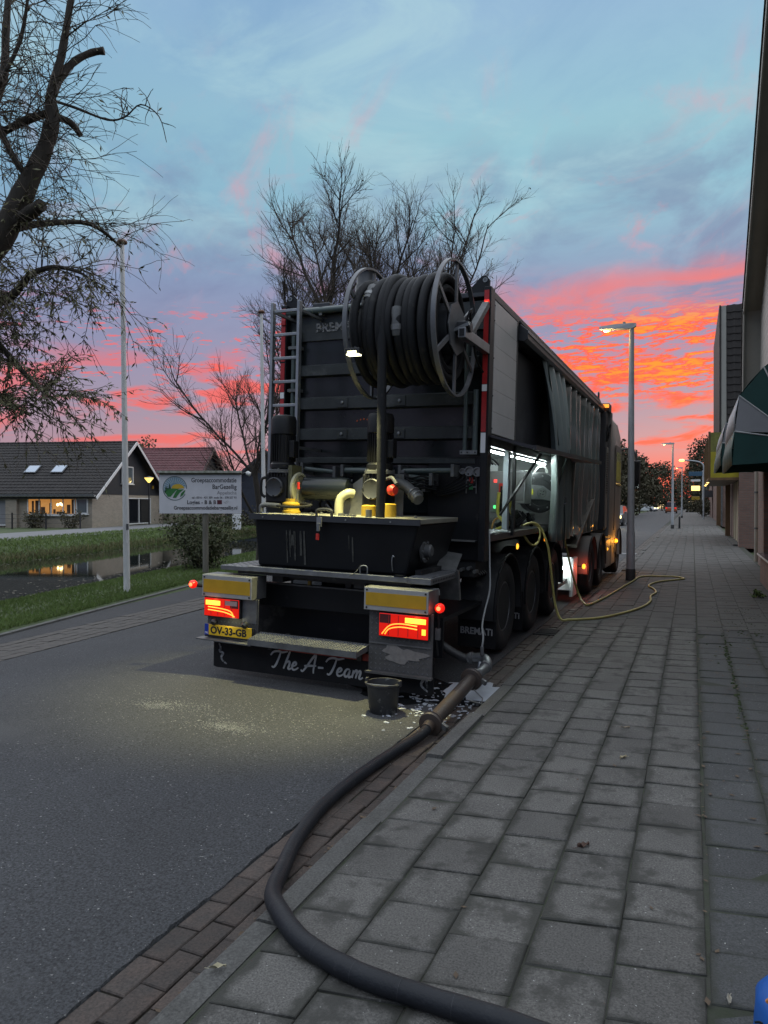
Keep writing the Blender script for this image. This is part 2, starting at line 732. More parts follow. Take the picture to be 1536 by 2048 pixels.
# canal water
m_water = mat('canal_water', (.010, .013, .010), .035, bump=.05, bscale=2.2, spec=.6, stretch=(1, .6, 1))
wr = []
for y in ys[2:-3]:
    wr.append([(x_water(y) + .3, y, -.6), (x_water_far(y) - .3, y, -.6)])
tag(MB().grid(wr).build('canal_water', m_water), kind='structure')

# carriageway
m_asph = mat('asphalt', (.043, .045, .048), .85, var=.28, vscale=.7, bump=.9, bscale=95, grain=(80, .30, 1.85), speck=((.22, .22, .21), 55, .69), spots=((.066, .067, .066), .45, .56, .2))
rr = []
ry = [-30, 0, 2, 4, 6, 8, 10, 12, 15, 20, 30, 60, 100, 160, 300, 700]
ry = sorted(set(ry) | {round(.8 + .035 * i, 3) for i in range(330)})
for y in ry:
    je = rnd.gauss(0, .0045) + .004 * math.sin(y * 7.3) if .8 < y < 12.4 else 0
    xl = -7.07 - .1 * (min(max(y, 2), 15) - 5.7)
    rr.append([(-1.978 + je, y, -.150), (-1.985 + je, y, camber(-1.985) + .002), (-2.02, y, camber(-2.02)), (-3, y, camber(-3)), (-4.5, y, camber(-4.5)), (-6, y, camber(-6)), (xl, y, camber(xl))])
road = tag(MB().grid(rr).build('road', m_asph, smooth=True), kind='structure')

# pale dried cement smears on the carriageway
m_smear = mat('dried_cement_smear', (.30, .30, .27), .9, var=.6, vscale=14, bump=.3, bscale=90)


def blob(mb, cx, cy, rx, ry_, z, seed, n=26, rough=.4, thick=.002):
    q = random.Random(seed)
    ph = [q.random() * 6.28 for _ in range(6)]
    pts = []
    for i in range(n):
        a = 2 * PI * i / n
        k = 1 + rough * (.5 * math.sin(2 * a + ph[0]) + .35 * math.sin(5 * a + ph[1]) + .3 * math.sin(9 * a + ph[2]) + .25 * (q.random() - .5))
        x, y = cx + rx * k * math.cos(a), cy + ry_ * k * math.sin(a)
        pts.append((x, y, z(x) if callable(z) else z))
    mb.prism([(x, y, zz - .004) for x, y, zz in pts], (0, 0, .004 + thick))
    return mb


mb = MB()
for i in range(2600):
    t = rnd.gauss(0, 1), rnd.gauss(0, 1)
    c = rnd.choice([(-3.30, 4.66, .10, .05), (-3.30, 4.66, .16, .08), (-4.15, 4.85, .10, .05), (-4.0, 4.95, .20, .08), (-3.0, 5.15, .55, .22), (-3.2, 4.8, .9, .3)])
    r_ = rnd.uniform(.0012, .0045)
    blob(mb, c[0] + t[0] * c[2], c[1] + t[1] * c[3], r_ * 1.5, r_, camber, i, 5, .4, .0012)
tag(mb.build('dried_mortar_crumbs', m_smear), 'pale crumbs of dried mortar scattered on the asphalt behind the trailer', 'mortar crumbs', kind='stuff')

# far side: brick channel, dark patched strip, concrete edging
m_brickrd = mat('clay_paver', (.062, .044, .035), .8, wco=True, var=.35, vscale=7, bump=.45, bscale=60, grain=(90, .6, 1.4), rnd=.28, col2=(.038, .032, .028), spots=((.15, .145, .13), 3.2, .70, .05))
m_brickfar = mat('clay_paver_far', (.078, .068, .058), .8, var=.5, vscale=9, bump=.3, bscale=60, col2=(.05, .046, .042))
mb = MB()
y = 2.0
while y < 15:
    for k in range(5):
        x = -7.09 - .1 * (y - 5.7) - k * .155
        w_ = .148
        yy = y + (.1 if k % 2 else 0) - .16 * k * .1
        z = -.128 + rnd.uniform(-.003, .003)
        mb.prism([(x, yy, z - .03), (x, yy + .193, z - .03), (x - w_, yy + .193, z - .03), (x - w_, yy, z - .03)], (0, 0, .034))
    y += .2
gut = tag(MB().grid([[(-7.0 - .1 * (y - 5.7), y, -.140), (-7.95 - .1 * (y - 5.7), y, -.140)] for y in (1, 15)]).build('brick_channel', m_ground), kind='structure')
tag(mb.build('paver', m_brickfar, gut), kind='stuff')
m_patch = mat('patched_asphalt', (.034, .035, .038), .85, var=.3, vscale=2, bump=.7, bscale=120, speck=((.16, .16, .15), 160, .66))
tag(MB().grid([[(-7.86 - .1 * (y - 5.7), y, -.124), (x_grass(y) + .12 + max(0, (y - 9) * .07), y, -.118)] for y in (1, 4, 6, 7, 8, 9, 10, 11, 12, 13, 15)]).build('lay_by', m_patch), kind='structure')
m_edging = mat('concrete_edging', (.12, .12, .11), .85, var=.35, vscale=6, bump=.3, bscale=60)
mb = MB()
for i in range(14):
    y0 = 1 + i * 1.0
    x0, x1 = x_grass(y0) + .13, x_grass(y0 + .985) + .13
    mb.prism([(x0, y0, -.2), (x0 - .14, y0, -.2), (x1 - .14, y0 + .985, -.2), (x1, y0 + .985, -.2)], (0, 0, .105))
tag(mb.build('edging', m_edging), kind='structure')

# ---------------- pavement on the right
m_sand = mat('joint_sand', (.040, .039, .033), .95, var=.5, vscale=12, bump=.4, bscale=90, col2=(.028, .036, .018))
m_tile = mat('concrete_paving_tile', (.098, .094, .086), .82, wco=True, var=.28, vscale=2.2, bump=.45, bscale=110, grain=(120, .5, 1.5), speck=((.34, .34, .32), 70, .71), rnd=.20, edge=((.028, .028, .023), .115, .50), spots=((.040, .039, .034), 4.0, .55, .09))
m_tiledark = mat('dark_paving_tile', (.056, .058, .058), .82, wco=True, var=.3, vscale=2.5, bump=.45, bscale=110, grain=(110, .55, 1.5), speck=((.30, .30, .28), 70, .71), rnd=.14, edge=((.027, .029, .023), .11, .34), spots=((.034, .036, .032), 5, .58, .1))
m_tilefar = mat('worn_paving_tile', (.080, .077, .071), .85, var=.35, vscale=5, bump=.3, bscale=90, col2=(.052, .051, .046))
pav = tag(MB().grid([[(-1.47, y, -.009), (1.75, y, -.009)] for y in (-4, 2, 10, 30, 62, 160)]).build('pavement', m_sand), kind='structure')
P, KS, X1 = .302, .16, .054


def tile_mesh(name, w, l, m, top=0.0, dep=.034, ch=.004, sk=KS):
    mb = MB()
    hx, hy = w / 2, l / 2
    C = [(-hx, -hy - sk * hx), (hx, -hy + sk * hx), (hx, hy + sk * hx), (-hx, hy - sk * hx)]

    def ring(ins, z):
        return [(x * (1 - ins / hx), y * (1 - ins / hy), z) for x, y in C]
    k = 0
    mb.v += ring(0, top - dep) + ring(0, top - ch) + ring(ch, top)
    for a in (0, 4):
        for i in range(4):
            j = (i + 1) % 4
            mb.face(a + i, a + j, a + 4 + j, a + 4 + i)
    mb.face(8, 9, 10, 11)
    me = bpy.data.meshes.new(name)
    me.from_pydata(mb.v, [], mb.f)
    me.materials.append(m)
    return me


variants = [tile_mesh('tile', P - g, P - h_, m_tile, ch=c_) for g, h_, c_ in ((.004, .006, .003), (.005, .009, .005), (.0035, .005, .003), (.006, .008, .006))]
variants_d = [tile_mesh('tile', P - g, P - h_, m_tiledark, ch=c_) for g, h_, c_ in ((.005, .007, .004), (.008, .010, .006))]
coloff = {0: 0, 1: -.081, 2: .03, 3: -.10, 4: .06, -1: -.15, -2: -.02, -3: .09, -4: -.12, -5: .05}
cells = []
for c, of in coloff.items():
    xc = X1 - P * (c + .5) if c >= 0 else X1 + .012 + P * (-c - .5)
    i = 0
    while True:
        yc = 1.2 + ((4.854 + of) % P) + (i + .5) * P + KS * (xc - X1)
        i += 1
        if yc > 58:
            break
        if yc > .9:
            cells.append((yc, xc, c))
cells.sort()
near = cells[:296]
far = cells[296:]
for yc, xc, c in near:
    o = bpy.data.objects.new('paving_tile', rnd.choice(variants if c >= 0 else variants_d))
    COL.objects.link(o)
    o.parent = pav
    sag = .005 if c >= 0 else .008
    o.location = (xc + rnd.gauss(0, .0012), yc + rnd.gauss(0, .002), rnd.uniform(-sag, .001))
    o.rotation_euler = (rnd.gauss(0, .008), rnd.gauss(0, .010), rnd.gauss(0, .006))
mb = MB()
for yc, xc, c in far:
    h = P / 2 - .005
    z = rnd.uniform(-.004, .001)
    q = [(xc - h, yc - h - KS * h), (xc + h, yc - h + KS * h), (xc + h, yc + h + KS * h), (xc - h, yc + h - KS * h)]
    t = rnd.uniform(-.003, .003)
    mb.prism([(x, y, z - .03 + (t if x > xc else 0)) for x, y in q], (0, 0, .03))
tag(mb.build('paving_tile', m_tilefar, pav), kind='stuff')
# far end of the pavement: clinker crossing and beyond
m_clink = mat('clinker_paving', (.085, .08, .078), .85, bump=.3, bscale=60, var=.25, vscale=2,
              brick=((.085, .08, .076), (.105, .098, .09), (.035, .035, .03), .22, .11, .012, (0, 1)))
MB().grid([[(-1.47, y, .004), (2.6, y, .004)] for y in (58, 90, 160, 400)]).build('pavement_beyond', m_clink)
tag(bpy.data.objects['pavement_beyond'], kind='structure')

# kerb stones
m_kerb = mat('concrete_kerb', (.080, .079, .074), .85, wco=True, var=.3, vscale=5, bump=.45, bscale=80, grain=(90, .6, 1.4), rnd=.10, col2=(.054, .053, .048), spots=((.045, .045, .04), 6, .60, .1))
kerb = tag(MB().box(-1.60, -1.47, -4, 160, -.34, -.20).build('kerb', m_ground), kind='structure')
kp = [(-1.468, -.20), (-1.468, -.001), (-1.565, -.003), (-1.578, -.010), (-1.612, -.135), (-1.612, -.20)]
ky = MB().prism([(x, 0, z) for x, z in kp], (0, .992, 0))
kme = None
for i in range(70):
    y0 = .42 + i
    if i < 40:
        if kme is None:
            k0 = ky.build('kerb_stone', m_kerb, kerb)
            kme = k0.data
            k0.location = (0, y0, 0)
        else:
            k0 = bpy.data.objects.new('kerb_stone', kme)
            COL.objects.link(k0)
            k0.parent = kerb
            k0.location = (rnd.uniform(-.006, .004), y0, rnd.uniform(-.004, .002))
            k0.rotation_euler = (rnd.gauss(0, .0015), rnd.gauss(0, .005), rnd.gauss(0, .0015))
tag(MB().prism([(x, 40.42, z) for x, z in kp], (0, 300, 0)).build('kerb_stone_run', m_kerb, kerb), kind='stuff')

# brick gutter between asphalt and kerb
gut2 = tag(MB().grid([[(-1.60, y, -.150), (-1.995, y, -.142)] for y in (-4, 10, 40, 300)]).build('gutter', m_sand), kind='structure')
bm_ = [tile_mesh('brick', .112, l, m_brickrd, dep=.05, ch=.005, sk=0) for l in (.208, .213)]
gc = []
for row in range(3):
    xc = -1.985 + .0595 + row * .119
    y = 1.0 + (.11 if row % 2 else .02)
    while y < 60:
        gc.append((y, xc))
        y += .218
gc.sort()
for y, xc in gc[:297]:
    o = bpy.data.objects.new('brick', rnd.choice(bm_))
    COL.objects.link(o)
    o.parent = gut2
    o.location = (xc + rnd.uniform(-.004, .004), y, -.129 + rnd.uniform(-.006, .003) - (.004 if xc > -1.75 else 0))
    o.rotation_euler = (rnd.gauss(0, .012), rnd.gauss(0, .02), rnd.gauss(0, .014))
mb = MB()
for y, xc in gc[297:]:
    mb.box(xc - .055, xc + .055, y - .103, y + .103, -.18, -.131 + rnd.uniform(-.003, .003))
tag(mb.build('brick', m_brickfar, gut2), kind='stuff')

# drain gully in the gutter
g = root('drain_gully', 'cast iron drain gully set in the gutter beside the trailer wheels', 'drain', (-1.80, 9.95, -.13))
m_iron = mat('cast_iron', (.03, .03, .03), .6, .4, var=.4, vscale=12, bump=.2, bscale=60)
MB().box(-.17, .17, -.22, .22, -.05, .012).build('frame', m_iron, g, bevel=.006)
for i in range(6):
    MB().box(-.13, .13, -.17 + i * .062, -.135 + i * .062, .012, .022).build('grate_bar', m_iron, g)

# grass blades (uncountable)
m_blade = mat('grass_blade', (.125, .195, .042), .7, var=.5, vscale=5, col2=(.095, .13, .035))


def grass(name, label, pts_fn, n, h0, h1, w, seed, m):
    q = random.Random(seed)
    mb = MB()
    for i in range(n):
        x, y, z = pts_fn(q)
        h = q.uniform(h0, h1)
        a = q.random() * 6.28
        lx, ly = math.cos(a), math.sin(a)
        b = q.uniform(.2, .9) * h
        c = q.random() * 6.28
        bx, by = math.cos(c) * b, math.sin(c) * b
        k = len(mb.v)
        mb.v += [(x - lx * w, y - ly * w, z - .02), (x + lx * w, y + ly * w, z - .02), (x + bx * .4 + lx * w * .6, y + by * .4 + ly * w * .6, z + h * .65),
                 (x + bx, y + by, z + h)]
        mb.face(k, k + 1, k + 2)
        mb.face(k, k + 2, k + 3)
    return tag(mb.build(name, m), label, 'grass', kind='stuff')


def verge(q):
    y = 3.5 + 20 * q.random() ** 1.3
    g, w = x_grass(y), x_water(y)
    t = q.random() ** 1.4
    x = g - .03 + (w + .25 - g) * t
    b = w + 1.7
    if x > b:
        z = -.09 - .07 * (g - x) / max(.1, g - b)
    elif x > w + .5:
        z = -.16 - .26 * (b - x) / 1.2
    else:
        z = -.42 - .3 * (w + .5 - x) / .6
    return x, y, z


grass('verge_grass', 'short green grass on the near canal bank beside the flagpole', verge, 60000, .035, .10, .006, 3, m_blade)


def farbank(q):
    y = 8 + 50 * q.random()
    wf = x_water_far(y)
    t = q.random()
    x = wf + .15 - 3.4 * t ** 1.2
    d = wf - x
    z = -.66 + .26 * min(1, (d + .1) / .45) if d < .35 else (-.40 + .27 * (d - .35) / .75 if d < 1.1 else -.13 + .10 * min(1, (d - 1.1) / 1.1))
    return x, y, z


grass('far_bank_grass', 'rough grass on the far canal bank below the houses', farbank, 30000, .05, .18, .016, 4, m_blade)
m_reed = mat('dry_bank_grass', (.16, .14, .06), .8, var=.5, vscale=3, col2=(.07, .09, .03))


def rim(q):
    y = 9 + 40 * q.random()
    return x_water_far(y) + q.uniform(-.5, .35), y, q.uniform(-.62, -.42)


grass('bank_reeds', 'yellowed tufts of grass hanging over the far water edge', rim, 5000, .08, .28, .012, 5, m_reed)

# floating leaves on the water
m_leaf = mat('fallen_leaf', (.11, .075, .042), .8, var=.5, vscale=9, col2=(.06, .04, .027))


def leaf(mb, x, y, z, s, q, flat=.25):
    a = q.random() * 6.28
    cx, cy = math.cos(a), math.sin(a)
    dx, dy = -cy, cx
    lift = [q.uniform(0, flat) * s for _ in range(4)]
    k = len(mb.v)
    mb.v += [(x - cx * s, y - cy * s, z + .002 + lift[0]), (x + dx * s * .45, y + dy * s * .45, z + .002 + lift[1]), (x + cx * s, y + cy * s, z + .002 + lift[2]),
             (x - dx * s * .45, y - dy * s * .45, z + .002 + lift[3])]
    mb.face(k, k + 1, k + 2, k + 3)


mb = MB()
q = random.Random(12)
m_wleaf = mat('floating_leaf', (.20, .17, .12), .6, var=.5, vscale=5)
for i in range(900):
    y = q.uniform(10, 30)
    w, wf = x_water(y), x_water_far(y)
    t = q.random() ** 2.2
    x = w - .1 - abs(q.gauss(0, 1.3)) if q.random() < .7 else wf + .3 + abs(q.gauss(0, .6))
    leaf(mb, x, y, -.598, q.uniform(.02, .07), q, .03)
tag(mb.build('floating_leaves', m_wleaf), 'brown leaves floating near the edges of the canal', 'leaves', kind='stuff')

# leaf litter and moss on the pavement
m_moss = mat('moss', (.045, .065, .018), .95, var=.5, vscale=20, bump=.6, bscale=120)
mb = MB()
q = random.Random(21)
for i in range(620):
    u = q.random()
    if u < .30:
        x, y = q.gauss(1.12, .16), q.gauss(14.3, .8)
    elif u < .55:
        x, y = q.gauss(.55, .28), q.gauss(11.2, 1.4)
    elif u < .75:
        x, y = q.gauss(.36, .08), q.uniform(3.5, 12)
    elif u < .9:
        x, y = q.uniform(-1.4, 1.2), q.uniform(2, 22)
    else:
        x, y = q.gauss(.06, .015), q.uniform(2, 10)
    leaf(mb, min(x, 1.22), y, 0.0, q.uniform(.008, .026), q)
for i in range(150):
    leaf(mb, -1.63 - abs(q.gauss(0, .035)), 1.9 + abs(q.gauss(0, 3)), -.128, q.uniform(.010, .026), q)
tag(mb.build('leaf_litter', m_leaf), 'small dry leaves and crumbs scattered over the pavement and gutter', 'leaf litter', kind='stuff')
mb = MB()
for i in range(420):
    u = q.random()
    if u < .6:
        x, y = .358 + q.gauss(0, .014), q.uniform(3.4, 11)
        if math.sin(y * 2.3) + math.sin(y * .9 + 1) < -.2:
            continue
    else:
        x, y = q.gauss(.65, .25), q.gauss(11, 1.2)
    r_ = q.uniform(.005, .016)
    mb.lathe((x, y, -.006), (0, 0, 1), [(r_, 0), (r_ * .8, .006), (r_ * .3, .009)], 6)
tag(mb.build('joint_moss', m_moss), 'green moss growing along the joints of the darker paving tiles', 'moss', kind='stuff')
for nm, lab, x, y, s, seed, c in (('dead_leaf', 'curled brown dead leaf lying alone on a tile in the foreground', -.47, 3.53, .040, 5, (.09, .05, .035)),
                                  ('dead_leaf', 'pale narrow leaf on a tile in the middle of the pavement', -.40, 4.86, .032, 6, (.42, .36, .22)),
                                  ('dead_leaf', 'small crumpled tan leaf on a tile beyond the pale narrow leaf', -.44, 5.52, .030, 7, (.30, .24, .17)),
                                  ('dead_leaf', 'pale leaf lying on the kerb at the lower left', -1.53, 2.10, .030, 8, (.42, .38, .25)),
                                  ('dead_leaf', 'light leaf scrap on the dark tiles near the blue bag', .12, 2.62, .022, 9, (.40, .37, .30))):
    mb = MB()
    qq = random.Random(seed)
    pts = [[(-s + 2 * s * i / 6, (j - 1) * s * .38 * math.sin(PI * (i + .35) / 6.7), abs(j - 1) * s * qq.uniform(.1, .5) + .004 * math.sin(i * 1.7 + j)) for j in range(3)] for i in range(7)]
    mb.grid(pts)
    mb.tube([(-s, 0, .002), (-s * 1.5, s * .2, .003)], .0012, 4)
    o = mb.build(nm, mat('leaf_%d' % seed, c, .8, var=.4, vscale=40))
    o.location = (x, y, .004)
    o.rotation_euler = (0, 0, qq.uniform(0, 6))
    tag(o, lab, 'leaf')

# ================================================================ THE TRAILER
TY = 7.5
TR = root('semi_trailer', 'black three-axle silo trailer with hose drum, pumps and ladder at its rear', 'trailer', (-3.32, TY, -.083), (0, R(1.5), R(-.6)))
OFF = (0, TY, 0)


def tp(mb, name, m, parent=None, **k):
    return mb.build(name, m, parent or TR, off=OFF, **k)


W = 1.275
YE = 16.3     # front end of the trailer
m_innerdark = mat('dark_liner', (.060, .064, .074), .6, var=.4, vscale=1.5, spots=((.11, .115, .125), 1.2, .56, .2))
m_side = mat('side_panel_enamel', (.58, .575, .56), .42, var=.12, vscale=2, bump=.03, bscale=10)
m_frame = mat('frame_steel', (.06, .062, .066), .35, .5, var=.3, vscale=6)

# body shell
tp(MB().box(-1.20, 1.20, 7.56, 7.62, 1.62, 3.90), 'rear_wall', m_greendark)
tp(MB().box(-1.27, 1.23, 7.5, YE, 3.93, 3.99), 'roof', m_gunmetal, bevel=.01)
tp(MB().box(-1.27, -1.21, 7.62, YE, 1.12, 3.93), 'side_wall', m_black)
tp(MB().box(-1.21, 1.21, YE - .06, YE, 1.12, 3.93), 'front_wall', m_black)
tp(MB().box(1.09, 1.13, 8.70, YE - .06, 2.47, 3.70), 'inner_wall', m_innerdark)
# rear corner posts with reflective tape
for s in (-1, 1):
    x0, x1 = (1.20, 1.275) if s > 0 else (-1.275, -1.20)
    post = tp(MB().box(x0, x1, 7.44, 7.60, 1.13, 4.02), 'corner_post', m_black, bevel=.006)
    xa = x0 + .004 if s > 0 else x0 + .010
    for z0, z1, mm in ((2.50, 2.92, m_redrefl), (3.0, 3.34, m_redrefl), (3.36, 3.98, m_redrefl), (2.28, 2.49, m_white), (2.925, 2.995, m_white)):
        tp(MB().box(xa, xa + .052, 7.432, 7.4385, z0, z1), 'reflective_tape', mm, post)
    lug = MB().prism([(s * .98, 7.50, 3.98), (s * 1.24, 7.50, 3.98), (s * 1.24, 7.50, 4.10), (s * 1.20, 7.50, 4.15), (s * 1.15, 7.50, 4.15)], (0, .025, 0))
    lg = tp(lug, 'lifting_lug', m_black)
    tp(MB().lathe((s * 1.19, 7.497, 4.105), (0, -1, 0), [(.026, 0), (.026, .004), (.016, .004), (.016, 0)], 14), 'lug_ring', m_galv, lg)
m_redlens = mat('red_lamp_lens', (.6, .02, .01), .25, emit=(1.0, .012, .006), estr=.8)
m_redhot = mat('red_lamp_core', (.8, .2, .1), .3, emit=(1.0, .16, .05), estr=3.0)
m_amberhot = mat('amber_lamp_core', (.8, .4, .05), .3, emit=(1.0, .42, .03), estr=2.3)
m_amberlens = mat('amber_lamp_lens', (.8, .35, .03), .25, emit=(1.0, .26, .01), estr=1.6)
pl = tp(MB().box(1.205, 1.262, 7.415, 7.431, 3.80, 3.875), 'top_marker_lamp', m_redlens, bevel=.008)
tp(MB().box(1.222, 1.246, 7.408, 7.4145, 3.822, 3.853), 'lamp_core', m_redhot, pl)
pl = tp(MB().box(-1.262, -1.205, 7.415, 7.431, 3.78, 3.85), 'top_marker_lamp', mat('red_lamp_unlit', (.35, .02, .02), .25), bevel=.008)

# ribs across the rear wall
for i, (z0, h) in enumerate(((3.19, .115), (2.80, .125), (2.44, .12), (2.17, .05))):
    b = MB()
    b.prism([(-1.13, 7.56, z0 - .02), (-1.13, 7.505, z0), (-1.13, 7.505, z0 + h), (-1.13, 7.56, z0 + h + .02)], (2.26, 0, 0))
    bo = tp(b, 'cross_beam', m_beam)
    if i in (1, 2):
        for x in (-.47, .245):
            pt = tp(MB().box(x - .07, x + .07, 7.495, 7.503, z0 + .008, z0 + h - .008), 'beam_plate', m_beam, bo, bevel=.003)
            tp(MB().lathe((x, 7.495, z0 + h / 2), (0, -1, 0), [(.02, 0), (.02, .010), (.013, .015)], 6), 'bolt', m_galv, bo)
tp(MB().box(-1.2, 1.2, 7.53, 7.56, 3.60, 3.90), 'top_band', m_beam)
tp(MB().tube([(-1.2, 7.46, 3.93), (.25, 7.46, 3.93)], .038, 14), 'top_rail', m_greenpipe, smooth=True)
for x in (-1.17, -.75, .1):
    tp(MB().box(x - .02, x + .02, 7.44, 7.53, 3.87, 3.97), 'rail_clamp', m_galvdull)
m_wornwhite = mat('worn_white_lettering', (.36, .36, .36), .7, var=.7, vscale=40, spots=((.03, .033, .034), 16, .50, .06))
text('lettering', 'BREMAT', .14, frame_mat((-.86, .026, 3.70), (1, 0, 0), (0, 0, 1)), m_wornwhite, TR, ext=.003, xs=1.1, bold=.004)
text('lettering', 'BREMAT', .115, frame_mat((.80, .026, 3.68), (1, 0, 0), (0, 0, 1)), m_wornwhite, TR, ext=.003, xs=.9, bold=.003)
for s in (-1, 1):
    for dx in (0, .10):
        if s > 0 and dx:
            tp(MB().tube([(1.02, 7.47, 2.30), (1.02, 7.47, 3.45)], .022, 10), 'conduit', m_greenpipe, smooth=True)
        elif s > 0:
            tp(MB().tube([(1.13, 7.48, 2.30), (1.13, 7.48, 2.95)], .030, 10), 'conduit', m_greenpipe, smooth=True)
        else:
            tp(MB().tube([(-1.12 + dx * .6, 7.48, 2.2), (-1.12 + dx * .6, 7.48, 3.72)], .026, 10), 'conduit', m_greenpipe, smooth=True)
for z in (3.0, 3.5):
    tp(MB().box(-1.17, -1.02, 7.44, 7.55, z, z + .035), 'conduit_clamp', m_galvdull)
tp(MB().box(.98, 1.17, 7.425, 7.435, 2.262, 2.305), 'bracket_plate', m_galv, bevel=.002)
for x in (1.0, 1.065, 1.15):
    tp(MB().lathe((x, 7.424, 2.283), (0, -1, 0), [(.009, 0), (.009, .003)], 8), 'bolt', m_black)

# lower rear wall and the black panel on the kerb side
tp(MB().box(-1.20, .60, 7.58, 7.62, 1.12, 1.62), 'lower_wall', m_black)
tp(MB().box(.60, 1.20, 7.52, 7.60, 1.13, 2.24), 'side_cabinet_back', m_black, bevel=.006)
tp(MB().box(.66, 1.17, 7.44, 7.519, 1.335, 1.350), 'ledge', m_galvdull)
for x, z, r_ in ((.93, 2.085, .030), (1.0, 2.085, .032), (1.075, 2.085, .052), (1.165, 2.08, .050)):
    c = tp(MB().lathe((x, 7.515, z), (0, -1, 0), [(r_, 0), (r_, .05), (r_ * .78, .05), (r_ * .74, .02)], 18), 'hose_coupling', m_galv, smooth=True)
for i, z in enumerate((1.99, 1.92)):
    tp(MB().box(1.04, 1.15, 7.50, 7.515, z - .008, z + .008), 'valve_bar', m_galv)
    tp(MB().box(1.075, 1.115, 7.49, 7.499, z - .03, z + .03), 'valve_knob', m_redplastic if i == 0 else mat('green_plastic', (.02, .16, .06), .4))
for x in (1.04, 1.15):
    tp(MB().box(x - .006, x + .006, 7.501, 7.514, 1.85, 2.06), 'valve_guide', m_galvdull)
for i in range(5):
    tp(MB().tube(spline2([(.98 + .04 * i, 7.50, 2.06), (.93 + .05 * i, 7.42, 1.98 - .01 * i), (.75, 7.45, 1.90 - .02 * i), (.62, 7.50, 1.95)]), .009, 6), 'cable', m_rubber)

# kerb-side enamel boards
sp = tp(MB().box(1.21, 1.25, 7.605, 8.66, 2.49, 3.92), 'side_panel', m_frame)
for i in range(6):
    z0 = 2.50 + i * .236
    tp(MB().box(1.2505, 1.272, 7.63, 8.63, z0, z0 + .2335), 'side_board', m_side, sp, bevel=.002)
for z in (2.55, 2.9, 3.3, 3.7, 3.86):
    for y in (7.618, 8.642):
        tp(MB().lathe((1.25, y, z), (1, 0, 0), [(.010, 0), (.010, .024), (.005, .027)], 8), 'rivet', m_galvdull, sp)
tp(MB().box(1.24, 1.272, 8.636, 8.70, 2.48, 3.93), 'door_post', m_frame)
# top rail, canopy profile and its bright lip
tp(MB().box(1.232, 1.272, 7.6, YE, 3.925, 4.0), 'roof_rail', m_gunmetal, bevel=.004)
can = MB().prism([(1.14, 8.75, 3.90), (1.285, 8.75, 3.915), (1.375, 8.75, 3.84), (1.375, 8.75, 3.73), (1.33, 8.75, 3.705), (1.14, 8.75, 3.74)], (0, YE - 8.75, 0))
tp(can, 'canopy_rail', m_frame, bevel=.008)
tp(MB().box(1.376, 1.384, 8.75, YE, 3.80, 3.835), 'rail_lip', m_alu)
tp(MB().box(1.2725, 1.29, 8.75, YE, 3.93, 3.955), 'rail_lip', m_galvdull)
tp(MB().tube(spline2([(1.25, YE - .15, 4.0), (1.25, YE - .13, 4.12), (1.25, YE - .02, 4.12), (1.25, YE, 4.0)]), .012, 6), 'roof_hook', m_gunmetal)

# curtain: stretched forward part with hanging folds
m_tarp = mat('tarpaulin', (.20, .215, .205), .22, var=.25, vscale=2.0, coat=.6)
m_tarpgrey = mat('tarpaulin_grey', (.32, .38, .37), .40, var=.3, vscale=2.2, stretch=(1, 1, .35))
rows = []
NZ = 12
for k in range(NZ + 1):
    z = 1.18 + (3.74 - 1.18) * k / NZ
    row = []
    for j in range(97):
        y = 11.6 + (YE - .1 - 11.6) * j / 96
        wv = math.sin(j / 96 * 2 * PI * 8.5)
        amp = .048 + .014 * math.sin(j * .21 + k * .3)
        row.append((1.285 + amp * wv + .01 * math.sin(k * .9 + j * .05), y, z))
    rows.append(row)
cur = tp(MB().grid(rows), 'curtain', m_tarp, smooth=True)
sol = cur.modifiers.new('thick', 'SOLIDIFY')
sol.thickness = .004
# gathered curtain, pulled aside and bellying outwards
rows = []
q = random.Random(5)
for k in range(19):
    t = k / 18
    z = 3.76 - t * 2.58
    row = []
    for j in range(49):
        s = j / 48
        y = 10.05 + s * (1.75 - .35 * math.sin(PI * t)) + t * .55 * (1 - s * .4) + .15 * t * t
        pl_ = math.sin(s * 2 * PI * 4.0 + .8 * math.sin(t * 3)) * (.055 + .03 * t)
        belly = .10 * math.sin(PI * min(1, t * 1.05)) ** .8 + .16 * t * (1 - t) * math.sin(PI * s)
        row.append((1.27 + belly + pl_ + .06 * t, y, z))
    rows.append(row)
g = tp(MB().grid(rows), 'gathered_curtain', m_tarpgrey, smooth=True)
sol = g.modifiers.new('thick', 'SOLIDIFY')
sol.thickness = .005
m_greenprint = mat('green_print', (.01, .10, .045), .5)
m_blackprint = mat('black_print', (.012, .013, .014), .45)


def on_curtain(s0, s1, t0, t1, m, name):
    rr_ = []
    for t in [t0 + (t1 - t0) * i / 4 for i in range(5)]:
        r2 = []
        for s in [s0 + (s1 - s0) * i / 8 for i in range(9)]:
            y = 10.05 + s * (1.75 - .35 * math.sin(PI * t)) + t * .55 * (1 - s * .4) + .15 * t * t
            pl_ = math.sin(s * 2 * PI * 4.0 + .8 * math.sin(t * 3)) * (.055 + .03 * t)
            belly = .10 * math.sin(PI * min(1, t * 1.05)) ** .8 + .16 * t * (1 - t) * math.sin(PI * s)
            r2.append((1.27 + belly + pl_ + .06 * t + .006, y, 3.76 - t * 2.58))
        rr_.append(r2)
    return tp(MB().grid(rr_), name, m, g, smooth=True)


on_curtain(.76, .98, .33, .40, m_greenprint, 'print_patch')
on_curtain(.74, .99, .46, .53, m_blackprint, 'print_band')
on_curtain(.70, .99, .62, .68, m_blackprint, 'print_band')
tp(MB().tube(spline2([(1.36, 10.05, 3.7), (1.42, 10.35, 3.0), (1.45, 10.9, 2.2), (1.46, 11.2, 1.5), (1.42, 11.4, 1.05)]), .012, 6), 'curtain_strap', m_greenpipe)

